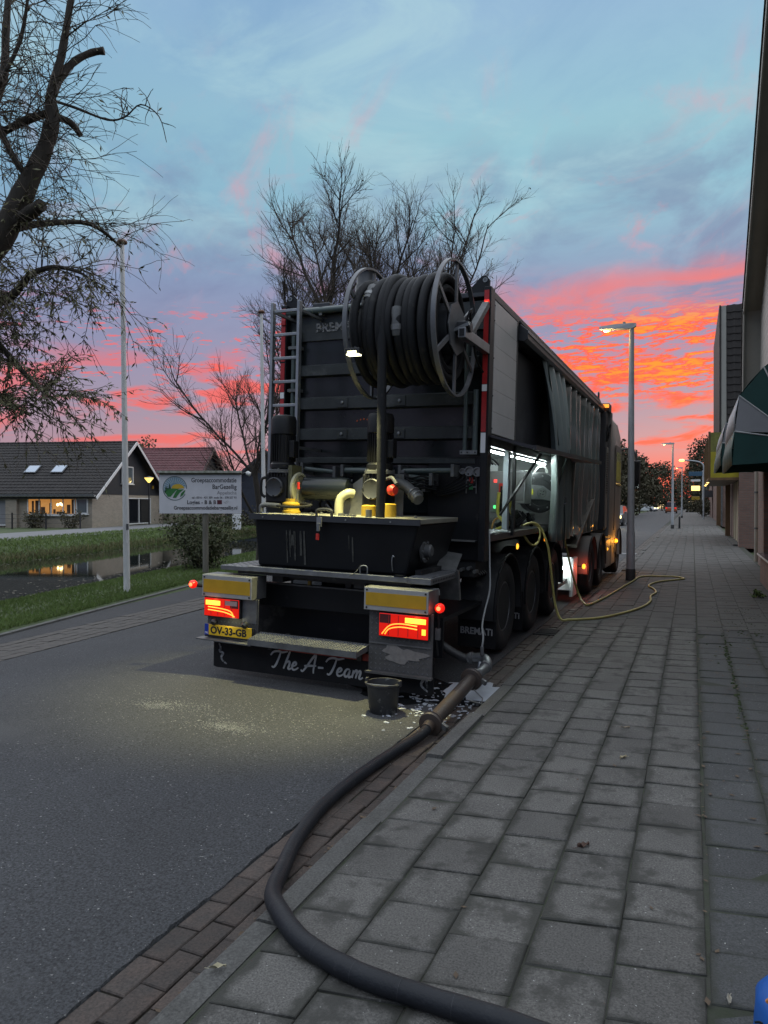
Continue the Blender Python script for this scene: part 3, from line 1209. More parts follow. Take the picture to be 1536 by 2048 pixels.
# lower bodywork ahead of the service bay
m_lowpanel = mat('lower_side_panel', (.12, .115, .10), .3, .3, var=.3, vscale=2)
tp(MB().box(1.20, 1.262, 13.3, YE, 1.15, 2.46), 'lower_panel', m_lowpanel, bevel=.01)
text('side_lettering', 'BREMAT', .17, frame_mat((1.266, 13.95 - TY, 2.10), (0, 1, 0), (0, 0, 1)), m_wornwhite, TR, ext=.003)

# service bay, open, with its lights on
m_bay = mat('bay_sheet_metal', (.48, .50, .50), .45, .2, var=.2, vscale=3)
m_led = mat('led_strip', (1, 1, 1), .3, emit=(.86, 1.0, .98), estr=60.0)
YB = 11.45
tp(MB().box(.30, .34, 7.62, YB, 1.40, 2.46), 'bay_back_wall', m_bay)
tp(MB().box(.30, 1.25, 7.60, YB + .04, 1.365, 1.40), 'bay_floor', m_frame)
tp(MB().box(.30, 1.24, 7.60, YB + .04, 2.44, 2.47), 'bay_ceiling', m_bay)
tp(MB().box(.34, 1.22, 7.60, 7.63, 1.41, 2.44), 'bay_end_wall', m_bay)
tp(MB().box(.34, 1.22, YB, YB + .03, 1.41, 2.44), 'bay_end_wall', m_bay)
tp(MB().box(1.235, 1.272, 7.60, YB + .04, 2.36, 2.485), 'bay_lintel', m_frame)
tp(MB().box(1.22, 1.262, 7.60, YB + .04, 1.33, 1.405), 'bay_sill', m_frame, bevel=.006)
tp(MB().box(1.15, 1.215, 8.62, 8.72, 1.40, 2.44), 'bay_pillar', mat('pale_blue_enamel', (.42, .48, .52), .4), bevel=.005)
for y0, y1 in ((7.68, 8.46), (8.86, 10.95)):
    hs = tp(MB().box(1.17, 1.205, y0, y1, 2.335, 2.36), 'led_housing', m_alu)
    tp(MB().box(1.174, 1.201, y0 + .01, y1 - .01, 2.318, 2.3345), 'led_tube', m_led, hs)
tp(MB().box(.36, .62, 9.8, 10.4, 1.50, 2.30), 'control_panel', mat('control_grey', (.22, .23, .23), .5), bevel=.01)
cp = tp(MB().box(.70, 1.0, 9.30, 9.55, 1.62, 2.16), 'switch_box', mat('switch_box_grey', (.16, .165, .165), .45), bevel=.01)
m_glow_r = mat('red_button', (.6, .03, .03), .4, emit=(1, .10, .08), estr=1.3)
m_glow_g = mat('green_button', (.03, .5, .12), .4, emit=(.1, 1, .25), estr=1.6)
tp(MB().box(.86, .90, 9.285, 9.2995, 2.01, 2.05), 'red_button', m_glow_r, cp)
tp(MB().box(.755, .78, 9.285, 9.2995, 1.91, 1.96), 'green_button', m_glow_g, cp)
tp(MB().box(.865, .89, 9.285, 9.2995, 1.67, 1.71), 'green_button', m_glow_g, cp)
tp(MB().box(.93, .985, 9.285, 9.2995, 1.86, 2.0), 'red_label', m_redplastic, cp)
tp(MB().box(.72, .80, 9.287, 9.2995, 1.66, 1.84), 'rust_label', mat('rust_label', (.20, .10, .05), .6), cp)
tp(MB().tube(spline2([(.90, 9.1, 1.40), (.92, 9.1, 1.5), (.97, 9.12, 1.55), (1.06, 9.15, 1.54)]), .014, 8), 'brass_pipe', mat('brass', (.55, .32, .12), .35, .8))
cb = tp(MB().box(.93, 1.17, 9.75, 10.15, 1.74, 2.19), 'steel_cabinet', m_alu, bevel=.006)
tp(MB().box(.95, 1.15, 9.74, 9.7495, 1.77, 2.16), 'cabinet_door', m_galvdull, cb)
# small hose reel in the bay
HRC, HRA = Vector((1.16, 10.75, 1.90)), Vector((.66, -.75, 0)).normalized()
HRS = HRA.cross(Vector((0, 0, 1))) * -1


def hrp(a, b, c):
    """point of the small reel: a along its axis, b sideways, c up"""
    return HRC + HRA * a + HRS * b + Vector((0, 0, c))


m_hammer = mat('hammered_steel', (.05, .051, .054), .42, .2, var=.3, vscale=30)
hr = tp(MB().lathe(HRC, HRA, [(.06, -.16), (.29, -.16), (.30, -.148), (.30, -.13), (.285, -.125), (.10, -.115), (.10, .0)], 40), 'bay_hose_reel', m_alu, smooth=True)
tp(MB().lathe(HRC, HRA, [(.29, 0), (.30, .012), (.285, .025), (.20, .03), (.195, .022), (.12, .03), (.0, .03)], 40), 'reel_disc', m_hammer, hr, smooth=True)
arm_ = [hrp(.036, b, c) for b, c in ((-.30, -.10), (-.30, .12), (.03, .10), (.36, -.10), (.36, -.14), (.03, -.10))]
tp(MB().prism(arm_, HRA * .022), 'reel_arm', m_alu, hr, bevel=.004)
tp(MB().lathe(hrp(.058, 0, 0), HRA, [(.075, 0), (.075, .02), (.055, .02), (.055, .008), (.0, .008)], 24), 'reel_hub', m_galv, hr, smooth=True)
for a in range(4):
    w_ = a * PI / 2 + .6
    tp(MB().lathe(hrp(.066, .03 * math.cos(w_), .03 * math.sin(w_)), HRA, [(.008, 0), (.008, .006)], 6), 'hub_bolt', m_black, hr)
tp(MB().prism([hrp(.0585, b, c) for b, c in ((-.27, -.03), (-.14, -.03), (-.14, .05), (-.27, .05))], HRA * .003), 'yellow_label', mat('yellow_label', (.55, .50, .05), .5), hr)
tp(MB().tube(spline2([hrp(0, -.10, .28), hrp(.02, -.05, .37), hrp(.03, .06, .37), hrp(.02, .10, .30)]), .018, 8), 'reel_handle', m_whitepaint, hr)
tp(MB().tube(spline2([hrp(.04, .34, -.10), hrp(.06, .40, -.06), hrp(.06, .42, -.14), hrp(.04, .38, -.16)]), .014, 8), 'hose_guide', m_galv, hr)
for a in range(10):
    w_ = a * PI / 5 + .2
    tp(MB().lathe(hrp(.026, .245 * math.cos(w_), .245 * math.sin(w_)), HRA, [(.014, 0), (.012, .006), (.0, .008)], 8), 'disc_dimple', m_alu, hr)
for i in range(9):
    y = 8.75 + .07 * i
    zt = 1.72 + .25 * q.random()
    tp(MB().tube(spline2([(1.0 + .1 * q.random(), y, zt), (1.06, y + .03, 1.62), (1.10 + .06 * q.random(), y + .05, 1.48), (1.02, y + .1, 1.415)]), .012 + .010 * q.random(), 7), 'bay_hose', m_rubber if i % 4 else mat('yellow_hose_bit', (.5, .46, .08), .5))
for i in range(7):
    y = 9.55 + .24 * i
    tp(MB().cyl((.80 + .3 * q.random(), y, 1.40), (.86 + .3 * q.random(), y + .03, 1.52 + .14 * q.random()), .03 + .03 * q.random(), n=12), 'bay_fitting', q.choice([m_galv, m_black, m_frame]))
tp(MB().tube([(.95, 9.4, 1.56), (.95, 11.3, 1.56)], .035, 12), 'bay_pipe', m_galv)
for i in range(5):
    tp(MB().tube(spline2([(.55, 7.8 + .2 * i, 2.05), (.7, 7.9 + .2 * i, 2.25), (.9, 8.1 + .2 * i, 2.30), (1.0, 8.4 + .15 * i, 2.22)]), .012, 6), 'bay_cable', m_galvdull if i % 2 else m_rubber)
# the gull-wing flap and its stays
fl = MB().prism([(1.272, 7.52, 2.475), (1.272, 7.52, 2.455), (1.74, 7.52, 2.32), (1.76, 7.52, 2.355)], (0, 5.3, 0))
k0 = len(fl.v)
fl.v = [(x, y, z + (.02 * (y - 7.52) if x > 1.6 else 0)) for x, y, z in fl.v]
flap = tp(fl, 'bay_flap', m_frame)
tp(MB().bar((1.765, 7.52, 2.338), (1.765, 12.82, 2.444), .022, .05), 'flap_edge', m_gunmetal, flap)
tp(MB().bar((1.30, 7.95, 1.62), (1.60, 8.62, 2.34), .022, .022), 'flap_stay', m_black, flap)
tp(MB().bar((1.30, 10.9, 1.60), (1.58, 10.45, 2.38), .020, .020), 'flap_stay', m_greenpipe, flap)
tp(MB().box(1.262, 1.296, 8.62, 8.68, 1.36, 2.44), 'bay_post', m_black)

# white cloth and tools left on the bay floor
m_cloth = mat('white_rag', (.6, .62, .60), .9, var=.3, vscale=14, bump=.4, bscale=30)
rg = []
for i in range(10):
    rg.append([(.98 + .28 * j / 9 + .02 * math.sin(i), 7.72 + .75 * i / 9 + .03 * math.sin(j * 2), 1.412 + .03 * abs(math.sin(i * 1.9) * math.cos(j * 1.3)) + .012 * ((i * j) % 3)) for j in range(10)])
rag = tag(MB().grid(rg).build('cleaning_rag', m_cloth), 'crumpled white cloth lying on the floor of the lit service bay', 'cloth')
rag.matrix_world = Matrix.Translation((-3.32, TY, -.083)) @ Matrix.Rotation(R(-.6), 4, 'Z') @ Matrix.Rotation(R(1.5), 4, 'Y') @ Matrix.Translation((0, -TY, 0))
for o_ in (rag,):
    o_.location = o_.matrix_world.to_translation()

# ---------------- chassis, axles, wheels
for s in (-1, 1):
    tp(MB().box(s * .45 - .06, s * .45 + .06, 6.15, 14.6, .93, 1.13), 'chassis_rail', m_blackdirty)
for y in (6.3, 7.2, 8.0, 10.8, 12.5):
    tp(MB().box(-.40, .40, y - .05, y + .05, .95, 1.1), 'chassis_cross_member', m_blackdirty)
m_tyre = mat('tyre_rubber', (.026, .026, .027), .75, var=.4, vscale=10, bump=.2, bscale=60, spots=((.05, .048, .045), 6, .6, .15))
m_rim = mat('rim_steel', (.17, .17, .175), .45, .5, var=.35, vscale=9)


def wheel(parent, x, y, side, r=.53, w=.36, off=OFF, rim_m=None, z=None):
    z = r if z is None else z
    wr_ = bpy.data.objects.new('wheel', None)
    COL.objects.link(wr_)
    wr_.parent = parent
    wr_.location = (x - off[0], y - off[1], z)
    s = side
    rimr = .295 * r / .53
    MB().lathe((0, 0, 0), (s, 0, 0), [(rimr, -w / 2), (r * .93, -w / 2), (r * .985, -w / 2 + .035), (r, -w / 2 + .06), (r, -.06), (r - .012, -.055), (r - .012, -.04), (r, -.035), (r, .035),
                                      (r - .012, .04), (r - .012, .055), (r, .06), (r, w / 2 - .06), (r * .985, w / 2 - .03), (r * .93, w / 2), (r * .78, w / 2 + .012), (rimr * 1.06, w / 2 - .005), (rimr, w / 2 - .02)], 44).build('tyre', m_tyre, wr_, smooth=True)
    rm = MB().lathe((0, 0, 0), (s, 0, 0), [(rimr, -w / 2 + .01), (rimr, w / 2 - .02), (rimr * .93, w / 2 - .015), (rimr * .88, w / 2 - .07), (rimr * .62, w / 2 - .15), (rimr * .56, w / 2 - .12), (.0, w / 2 - .12)], 32).build('rim', rim_m or m_rim, wr_, smooth=True)
    MB().lathe((0, 0, 0), (s, 0, 0), [(.105, w / 2 - .13), (.105, w / 2 - .06), (.085, w / 2 - .04), (.0, w / 2 - .04)], 18).build('hub', m_galvdull, wr_, smooth=True)
    for a in range(10):
        q_ = a * 2 * PI / 10
        MB().lathe((0, .165 * math.cos(q_), .165 * math.sin(q_)), (s, 0, 0), [(.016, w / 2 - .13), (.016, w / 2 - .085)], 6).build('wheel_nut', m_galvdull, wr_)
    return wr_


def fender(parent, x0, x1, y, r=.60, z=.53, off=OFF, a0=-8, a1=188, m=None):
    mb = MB()
    ri, ro = [], []
    for i in range(15):
        a = R(a0 + (a1 - a0) * i / 14)
        ri.append((math.cos(a) * r, math.sin(a) * r))
        ro.append((math.cos(a) * (r + .022), math.sin(a) * (r + .022)))
    for x_ in (x0, x1):
        pass
    rows_ = [[(x0, y + c, z + s) for c, s in ro], [(x1, y + c, z + s) for c, s in ro], [(x1, y + c, z + s) for c, s in ri], [(x0, y + c, z + s) for c, s in ri], [(x0, y + c, z + s) for c, s in ro]]
    mb.grid(rows_)
    lip = MB().tube([(x1, y + c * .995, z + s * .995) for c, s in ro], .016, 6)
    f_ = mb.build('fender', m or m_blackdirty, parent, off=off, smooth=True)
    lip.build('fender_lip', m_rubber, f_, smooth=True, off=off)
    return f_


for y in (8.45, 9.95, 11.45):
    tp(MB().cyl((-1.1, y, .53), (1.1, y, .53), .065, n=12), 'axle', m_blackdirty)
    for s in (-1, 1):
        wheel(TR, s * 1.085, y, s)
        fender(TR, s * .88, s * 1.30, y)
# wheel-arch mud flaps with the maker's name
for y, t in ((7.92, 'BREMATi'), (9.22, 'BREMATi')):
    mf = tp(MB().box(.86, 1.30, y - .006, y + .006, .12, .62), 'mud_flap', m_rubber)
    text('lettering', t, .105, frame_mat((.885, y - TY - .009, .27), (1, 0, 0), (0, 0, 1)), mat('grey_lettering', (.30, .30, .30), .6), mf, ext=.002, xs=.92, bold=.003)
    mf2 = tp(MB().box(-1.30, -.86, y - .006, y + .006, .12, .62), 'mud_flap', m_rubber)
tp(MB().lathe((1.26, 8.98, 1.21), (1, 0, 0), [(.035, 0), (.035, .012), (.02, .02)], 12), 'side_marker_lamp', m_amberhot)
# pneumatic clutter behind the black panel
for i in range(7):
    y = 7.62 + .04 * i
    tp(MB().tube(spline2([(1.05, y, 1.12), (1.12, y + .02, 1.02), (1.16, y + .1, .96), (1.05, y + .25, .93)]), .010, 6), 'air_line', m_rubber if i % 2 else m_galv)
for x, z in ((1.02, 1.03), (1.10, 1.05), (1.17, 1.02)):
    tp(MB().cyl((x, 7.55, z), (x, 7.45, z), .020, n=10), 'air_coupling', m_galv)
tp(MB().box(.62, 1.15, 7.55, 8.0, .95, 1.12), 'valve_box', m_blackdirty)

# ---------------- rear platform
m_check = mat('chequer_plate', (.21, .215, .22), .45, .6, var=.4, vscale=8, bump=.15, bscale=60)
m_rustpl = mat('worn_chequer_plate', (.10, .098, .095), .6, .3, var=.4, vscale=7, bump=.2, bscale=50)


def treads(mb, o, u, v, nu, nv, pu, pv, ln=.03, wd=.006, h=.004):
    """raised diagonal bars of a chequer plate: each bar stands proud of the sheet"""
    o, u, v = Vector(o), Vector(u), Vector(v)
    n_ = u.cross(v).normalized()
    for i in range(nu):
        for j in range(nv):
            c = o + u * ((i + .5) * pu) + v * ((j + .5) * pv)
            d = (u + v if (i + j) % 2 else u - v).normalized()
            e = n_.cross(d)
            k = len(mb.v)
            for t in (0, h):
                for a, b in ((-1, 0), (0, -1), (1, 0), (0, 1)):
                    mb.v.append(tuple(c + d * (a * ln / 2) + e * (b * wd) + n_ * t * (.6 if t else 1)))
            mb.face(k + 4, k + 5, k + 6, k + 7)
            for a in range(4):
                b = (a + 1) % 4
                mb.face(k + a, k + b, k + 4 + b, k + 4 + a)
    return mb


pf = tp(MB().box(-.70, 1.0, 5.99, 6.05, 1.035, 1.085), 'platform_rail', m_galv, bevel=.004)
pl_ = tp(MB().box(-1.02, -.70, 6.0, 7.3, 1.03, 1.075), 'platform_plate', m_check, bevel=.004)
tag(tp(treads(MB(), (-1.02, 6.0, 1.0752), (1, 0, 0), (0, 1, 0), 7, 28, .045, .045), 'tread_pattern', m_check, pl_), kind='stuff')
pr_ = tp(MB().box(.98, 1.21, 5.99, 6.68, 1.03, 1.085), 'platform_plate', m_check, bevel=.004)
for i in range(15):
    tp(MB().box(1.0, 1.19, 6.01 + i * .044, 6.03 + i * .044, 1.0852, 1.094), 'tread_bar', m_check, pr_)
for i in range(14):
    tp(MB().lathe((1.2105, 6.05 + i * .045, 1.057), (1, 0, 0), [(.011, 0), (.011, .002)], 8), 'tread_hole_shade', m_black, pr_)  # black discs painted for the shade inside holes along the edge
br = MB().prism([(1.02, 6.72, 1.12), (1.22, 6.72, 1.10), (1.22, 6.80, .80), (1.02, 6.80, .80)], (0, .05, 0))
tp(br, 'lamp_bracket', m_galv)
tp(MB().prism([(1.0, 6.70, 1.10), (1.20, 6.70, 1.08), (1.14, 7.1, 1.22), (.94, 7.1, 1.24)], (0, 0, .012)), 'guard_plate', m_galv)
tp(MB().tube(spline2([(.52, 6.0, 1.085), (.52, 6.0, 1.15), (.56, 6.0, 1.165), (.59, 6.0, 1.15), (.59, 6.0, 1.085)], 3), .006, 6), 'locking_pin', m_galv)
tp(MB().tube(spline2([(.52, 5.99, 1.15), (.48, 5.985, 1.10), (.42, 5.98, 1.06)]), .003, 4), 'pin_chain', m_galvdull)
tp(MB().box(-.85, 1.0, 6.05, 7.4, 1.0, 1.03), 'platform_deck', m_blackdirty)
# below the platform: beam, cross tubes and an added dark backing
tp(MB().box(-1.0, 1.0, 6.30, 6.36, .66, .90), 'rear_beam', m_black, bevel=.005)
tp(MB().box(-1.0, 1.0, 6.28, 6.299, .885, .90), 'beam_lip', m_galvdull)
tp(MB().box(-1.15, 1.15, 6.52, 6.56, .28, .66), 'shade_backing_panel', m_black)  # added black backing and tray, in place of the shade under the truck
tp(MB().box(-1.15, 1.15, 6.56, 8.0, .62, .66), 'shade_backing_tray', m_black)
tp(MB().box(-.20, -.17, 6.31, 6.34, .90, 1.0), 'platform_strut', m_yellow)
tp(MB().tube([(-.9, 6.9, .95), (.9, 6.9, .95)], .04, 10), 'cross_tube', m_blackdirty)
tp(MB().lathe((.25, 6.45, .93), (0, -1, 0), [(.06, 0), (.06, .1), (.03, .1), (.03, .14)], 14), 'pump_motor', m_blackdirty, smooth=True)

# ---------------- sign boards, lamps, number plate, step
m_signwhite = mat('reflective_white', (.32, .32, .31), .45, var=.2, vscale=9)
m_signyel = mat('reflective_yellow', (.46, .27, .015), .4, var=.15, vscale=12)
for x0, x1, z0, z1, yb in ((-1.165, -.575, .765, .985, 5.90), (.63, 1.245, .790, .995, 5.86)):
    b = tp(MB().box(x0, x1, yb, yb + .25, z0, z1), 'marker_board', m_galvdull, bevel=.004)
    tp(MB().box(x0 + .004, x1 - .004, yb - .006, yb - .001, z0 + .004, z1 - .004), 'board_face', m_signwhite, b, bevel=.012)
    tp(MB().box(x0 + .022, x1 - .022, yb - .010, yb - .0065, z0 + .045, z1 - .045), 'reflective_field', m_signyel, b)
    for x in (x0 + .03, x1 - .03):
        for z in (z0 + .025, z1 - .025):
            tp(MB().lathe((x, yb - .0065, z), (0, -1, 0), [(.009, 0), (.009, .004), (.004, .007)], 8), 'bolt', m_black, b)
# lamp carrier plates
for s in (-1, 1):
    x0, x1, z0, z1, y = (-1.14, -.545, .36, .765, 5.965) if s < 0 else (.655, 1.262, .235, .79, 5.93)
    cpl = tp(MB().box(x0, x1, y, y + .02, z0, z1), 'lamp_carrier', m_rustpl, bevel=.003)
    tr = MB()
    nx, nz = int((x1 - x0) / .045), int((z1 - z0) / .045)
    treads(tr, (x0 + .005, y - .0004, z0 + .005), (1, 0, 0), (0, 0, 1), nx, nz, .045, .045, .030, .006, .004)
    tag(tp(tr, 'tread_pattern', m_galvdull, cpl), kind='stuff')
    if s > 0:
        tp(MB().box(x0 - .01, x1 + .01, y - .05, y - .0005, z0 - .012, z0 + .006), 'carrier_lip', m_rustpl, cpl)
        tp(MB().box(x0 + .012, x1 - .012, y - .012, y - .0045, .487, .500), 'weld_seam', m_galvdull, cpl)
        mbp = MB()
        blob_pts = []
        qq = random.Random(3)
        for i in range(34):
            a = 2 * PI * i / 34
            k = 1 + .25 * math.sin(3 * a + 1) + .16 * math.sin(7 * a) + .14 * (qq.random() - .5)
            blob_pts.append((.985 + .19 * k * math.cos(a), y - .0055, .41 + .068 * k * math.sin(a)))
        mbp.prism(blob_pts, (0, -.001, 0))
        tp(mbp, 'bare_patch', mat('scraped_metal', (.22, .21, .195), .65, .2, var=.3, vscale=30), cpl)
    else:
        tp(MB().box(-.72, -.56, y - .008, y - .0045, .53, .76), 'carrier_patch', m_check, cpl)
    # tail lamp cluster
    lx0, lx1, lz0, lz1 = (-1.145, -.735, .575, .752) if s < 0 else (.775, 1.235, .570, .770)
    tl = tp(MB().box(lx0 - .008, lx1 + .008, y - .045, y - .006, lz0 - .008, lz1 + .008), 'tail_lamp', m_blackprint, bevel=.006)
    tp(MB().box(lx0, lx1, y - .052, y - .0455, lz0, lz1), 'lens', mat('tail_lens', (.22, .006, .004), .15, emit=(1.0, .012, .002), estr=.62, coat=.5), tl, bevel=.008)
    for k_ in range(1, 5):
        xk = lx0 + (lx1 - lx0) * k_ / 5
        tp(MB().box(xk - .003, xk + .003, y - .0545, y - .0522, lz0 + .01, lz1 - .01), 'lens_rib', m_redrefl, tl)
    dk = (lx1 - .10, lx1 - .005) if s < 0 else (lx0 + .005, lx0 + .11)
    tp(MB().box(dk[0], dk[1], y - .054, y - .0522, lz1 - .085, lz1 - .006), 'dark_lens', mat('smoked_lens', (.10, .02, .02), .15, coat=.5), tl)
    w_ = lx1 - lx0
    a0, a1 = (lx0 + .02, lx0 + .02 + w_ * .42) if s < 0 else (lx1 - .02 - w_ * .42, lx1 - .02)
    tp(MB().box(a0, a1, y - .058, y - .0525, lz1 - .068, lz1 - .022), 'indicator_bar', mat('indicator_glow', (1, .6, .1), .3, emit=(1.0, .42, .03), estr=2.4), tl, bevel=.006)
    for dz in (0, .028):
        if s < 0:
            pts = [(lx0 + .05, lz1 - .088 - dz), (lx0 + w_ * .55, lz1 - .098 - dz), (lx0 + w_ * .78, lz1 - .118 - dz), (lx1 - .06 + dz * .5, lz0 + .012)]
        else:
            pts = [(lx1 - .10, lz1 - .088 - dz), (lx0 + w_ * .45, lz1 - .080 - dz), (lx0 + w_ * .22, lz1 - .104 - dz), (lx0 + .03 + dz, lz0 + .018)]
        tp(MB().tube([(a, y - .055, b) for a, b in spline2(pts)], .0055, 6), 'light_guide', mat('guide_glow', (1, .5, .1), .3, emit=(1.0, .20, .015), estr=2.6), tl)
    if s > 0:
        tp(MB().box(lx1 - .055, lx1 - .02, y - .058, y - .0525, lz0 + .04, lz0 + .09), 'side_light', m_amberhot, tl)
    else:
        tp(MB().box(lx1 - .16, lx1 - .02, y - .0555, y - .0525, lz1 - .06, lz1 - .015), 'reverse_lens', mat('reverse_lens', (.35, .25, .25), .2), tl)
    lamp('tail_glow', 'POINT', ((a0 + a1) / 2, y - .09 - TY, lz1 - .05), .5, (1.0, .28, .06), .05, TR)
# outrigger marker lamps
for x, z, y in ((-1.40, .85, 6.05), (1.30, .84, 5.98)):
    s = 1 if x > 0 else -1
    st = tp(MB().tube([(x - s * .16, y + .05, z - .02), (x - s * .03, y + .03, z - .01)], .018, 8), 'marker_stalk', m_rubber)
    if s > 0:
        tp(MB().tube(spline2([(1.28, 5.99, .83), (1.29, 6.0, .68), (1.27, 6.0, .58), (1.28, 6.02, .42)]), .012, 7), 'marker_cable', m_rubber, st)
        tp(MB().box(1.262, 1.305, 5.985, 6.02, .56, .66), 'cable_clip', m_galvdull, st)
    ml = tp(MB().lathe((x, y + .04, z), (0, -1, 0), [(.030, 0), (.042, .02), (.042, .05), (.028, .068), (.0, .072)], 16), 'outrigger_lamp', m_redlens, smooth=True)
    tp(MB().lathe((x, y - .0325, z), (0, -1, 0), [(.020, 0), (.018, .006), (.0, .008)], 12), 'lamp_core', m_redhot, ml)
    lamp('marker_glow', 'POINT', (x, y - .10 - TY, z), .2, (1.0, .12, .05), .03, TR)
# number plate
np_ = tp(MB().box(-1.135, -.575, 5.915, 5.935, .365, .495), 'plate_holder', m_blackprint, bevel=.004)
m_plate = mat('plate_yellow', (.66, .42, .02), .4, var=.08, vscale=20)
tp(MB().box(-1.085, -.582, 5.908, 5.9145, .385, .492), 'number_plate', m_plate, np_, bevel=.004)
tp(MB().box(-1.132, -1.0855, 5.908, 5.9145, .385, .492), 'country_band', mat('plate_blue', (.01, .04, .30), .4), np_)
text('plate_characters', 'OV-33-GB', .098, frame_mat((-1.062, 5.9075 - TY, .405), (1, 0, 0), (0, 0, 1)), m_blackprint, TR, ext=.001, xs=.99, bold=.0035)
text('country_code', 'NL', .03, frame_mat((-1.127, 5.9075 - TY, .397), (1, 0, 0), (0, 0, 1)), m_white, TR, ext=.001)
tp(MB().prism([(-1.185, 5.84, .345), (-.545, 5.84, .338), (-.545, 5.96, .338), (-1.185, 5.96, .345)], (0, 0, .012)), 'plate_shelf', m_galvdull)
for x in (-1.02, -.66):
    pl2 = tp(MB().lathe((x, 5.93, .525), (0, -1, -.35), [(.03, 0), (.034, .03), (.02, .05)], 12), 'plate_lamp', m_blackprint, smooth=True)
lamp('plate_light', 'POINT', (-.84, 5.86 - TY, .53), .25, (1.0, .95, .6), .03, TR)
# step with open grating
st = tp(MB().prism([(-.545, 5.80, .415), (.60, 5.80, .415), (.64, 5.94, .45), (.64, 6.02, .45), (-.545, 6.02, .45)], (0, 0, -.05)), 'rear_step', m_galvdull)
sg = MB()
for i in range(44):
    for j in range(6):
        x, y = -.53 + i * .026, 5.815 + j * .034
        zt = .4165 + max(0, (y - 5.80)) * .16
        sg.lathe((x, y, zt - .003), (0, 0, 1), [(.011, 0), (.009, .010), (.006, .010)], 6)
tag(tp(sg, 'step_tread', m_galv, st), kind='stuff')
tp(MB().box(-.545, .60, 5.790, 5.7995, .36, .418), 'step_front', m_galvdull, st)
for x in (-.40, .55):
    tp(MB().box(x - .02, x + .02, 5.95, 6.3, .30, .40), 'step_bracket', m_blackdirty, st)
tp(MB().box(-.32, .66, 5.985, 6.02, .30, .365), 'underrun_bar', mat('red_bar', (.28, .03, .02), .5, var=.3, vscale=9))
# full-width rear flap
ff = tp(MB().prism([(-1.085, 6.0, .06), (-1.085, 6.0, .335), (1.255, 6.0, .335), (1.255, 6.0, .075), (1.22, 6.0, .06), (-1.05, 6.0, .05)], (0, .012, 0)), 'rear_flap', m_rubber)
# hand-brushed words, drawn as strokes
T_ = [[(-.3, 1.35), (-.05, 1.75), (.4, 1.9), (.9, 1.82), (1.45, 2.0)], [(.72, 1.85), (.62, 1.2), (.42, .4), (.2, .02), (-.02, .1)]]
H_ = [[(.42, 2.05), (.25, 1.2), (.0, .0)], [(.06, .4), (.3, .82), (.52, .86), (.55, .5), (.48, .1), (.62, .02), (.82, .2)]]
E_ = [[(.0, .35), (.32, .5), (.45, .75), (.3, .9), (.12, .7), (.06, .3), (.22, .02), (.5, .1), (.72, .35)]]
A_ = [[(-.2, .15), (.0, .0), (.35, .6), (.85, 1.65), (1.1, 1.95), (1.1, 1.2), (1.08, .3), (1.12, -.1)], [(.1, .62), (.6, .70), (1.3, .78)]]
a_ = [[(.5, .85), (.2, .85), (.02, .4), (.15, .05), (.38, .2), (.52, .82)], [(.52, .82), (.46, .2), (.55, .02), (.75, .2)]]
m_ = [[(.08, .85), (.0, .0)], [(.05, .4), (.28, .85), (.42, .7), (.36, .0)], [(.40, .4), (.62, .85), (.76, .7), (.70, .12), (.84, .0), (1.05, .2)]]
strokes = []
for gl, dx in ((T_, 0), (H_, 1.25), (E_, 2.05), (A_, 3.25), ([[(0, .62), (.55, .66)]], 4.75), (T_, 5.75), (E_, 6.65), (a_, 7.40), (m_, 8.20)):
    for s_ in gl:
        strokes.append([(x + dx + .12 * y, y) for x, y in s_])
mb = MB()
for s_ in strokes:
    mb.ribbon([(x * .105, y * .085) for x, y in s_], .021, (1, 0, 0), (0, 0, 1), (-.40, 5.9995, .125))
tp(mb, 'brushed_lettering', mat('white_brush_paint', (.40, .40, .39), .6), ff)
for s in (-1, 1):
    mb = MB()
    cx = -1.0 if s < 0 else 1.13
    c1 = [(-.02, .215), (.0, .17), (-.012, .14), (.03, .12), (.012, .09), (.02, .055), (.075, .018)]
    c2 = [(.055, .20), (.062, .15), (.06, .10), (.07, .05)]
    for c_ in (c1, c2) if s > 0 else (c1,):
        mb.ribbon([((x if s > 0 else -x * .9 + .0) * 1.0 if s > 0 else x, y) for x, y in c_], .024, (1, 0, 0), (0, 0, 1), (cx, 5.9995, .075))
    tp(mb, 'flap_silhouette', m_wornwhite, ff)

# ---------------- hopper tank with lid
m_tank = mat('tank_black', (.007, .008, .010), .45, spec=.28, var=.4, vscale=2.5, bump=.06, bscale=12)
tk = MB()
z0, z1 = 1.085, 1.555
B = [(-.66, 6.12), (.92, 6.12), (.96, 7.05), (-.66, 7.05)]
T2 = [(-.68, 6.07), (1.05, 6.07), (1.08, 7.1), (-.68, 7.1)]
k = 0
tk.v += [(x, y, z0) for x, y in B] + [(x, y, z1) for x, y in T2]
for i in range(4):
    j = (i + 1) % 4
    tk.face(i, j, 4 + j, 4 + i)
tk.face(3, 2, 1, 0)
tk.face(4, 5, 6, 7)
tank = tp(tk, 'hopper_tank', m_tank, bevel=.02)
m_lid = mat('tank_lid', (.22, .215, .17), .5, var=.4, vscale=4, bump=.08, bscale=20, spots=((.08, .08, .07), 5, .58, .1))
lid = tp(MB().box(-.71, 1.08, 6.03, 7.12, 1.5555, 1.60), 'tank_lid', m_lid, bevel=.006)
tp(MB().box(-.715, 1.085, 6.018, 6.0295, 1.545, 1.602), 'lid_rim', m_gunmetal, lid)
for x in (-.55, -.2, .35, .8):
    tp(MB().lathe((x, 6.018, 1.57), (0, -1, 0), [(.008, 0), (.008, .005)], 8), 'lid_rivet', m_galv, lid)
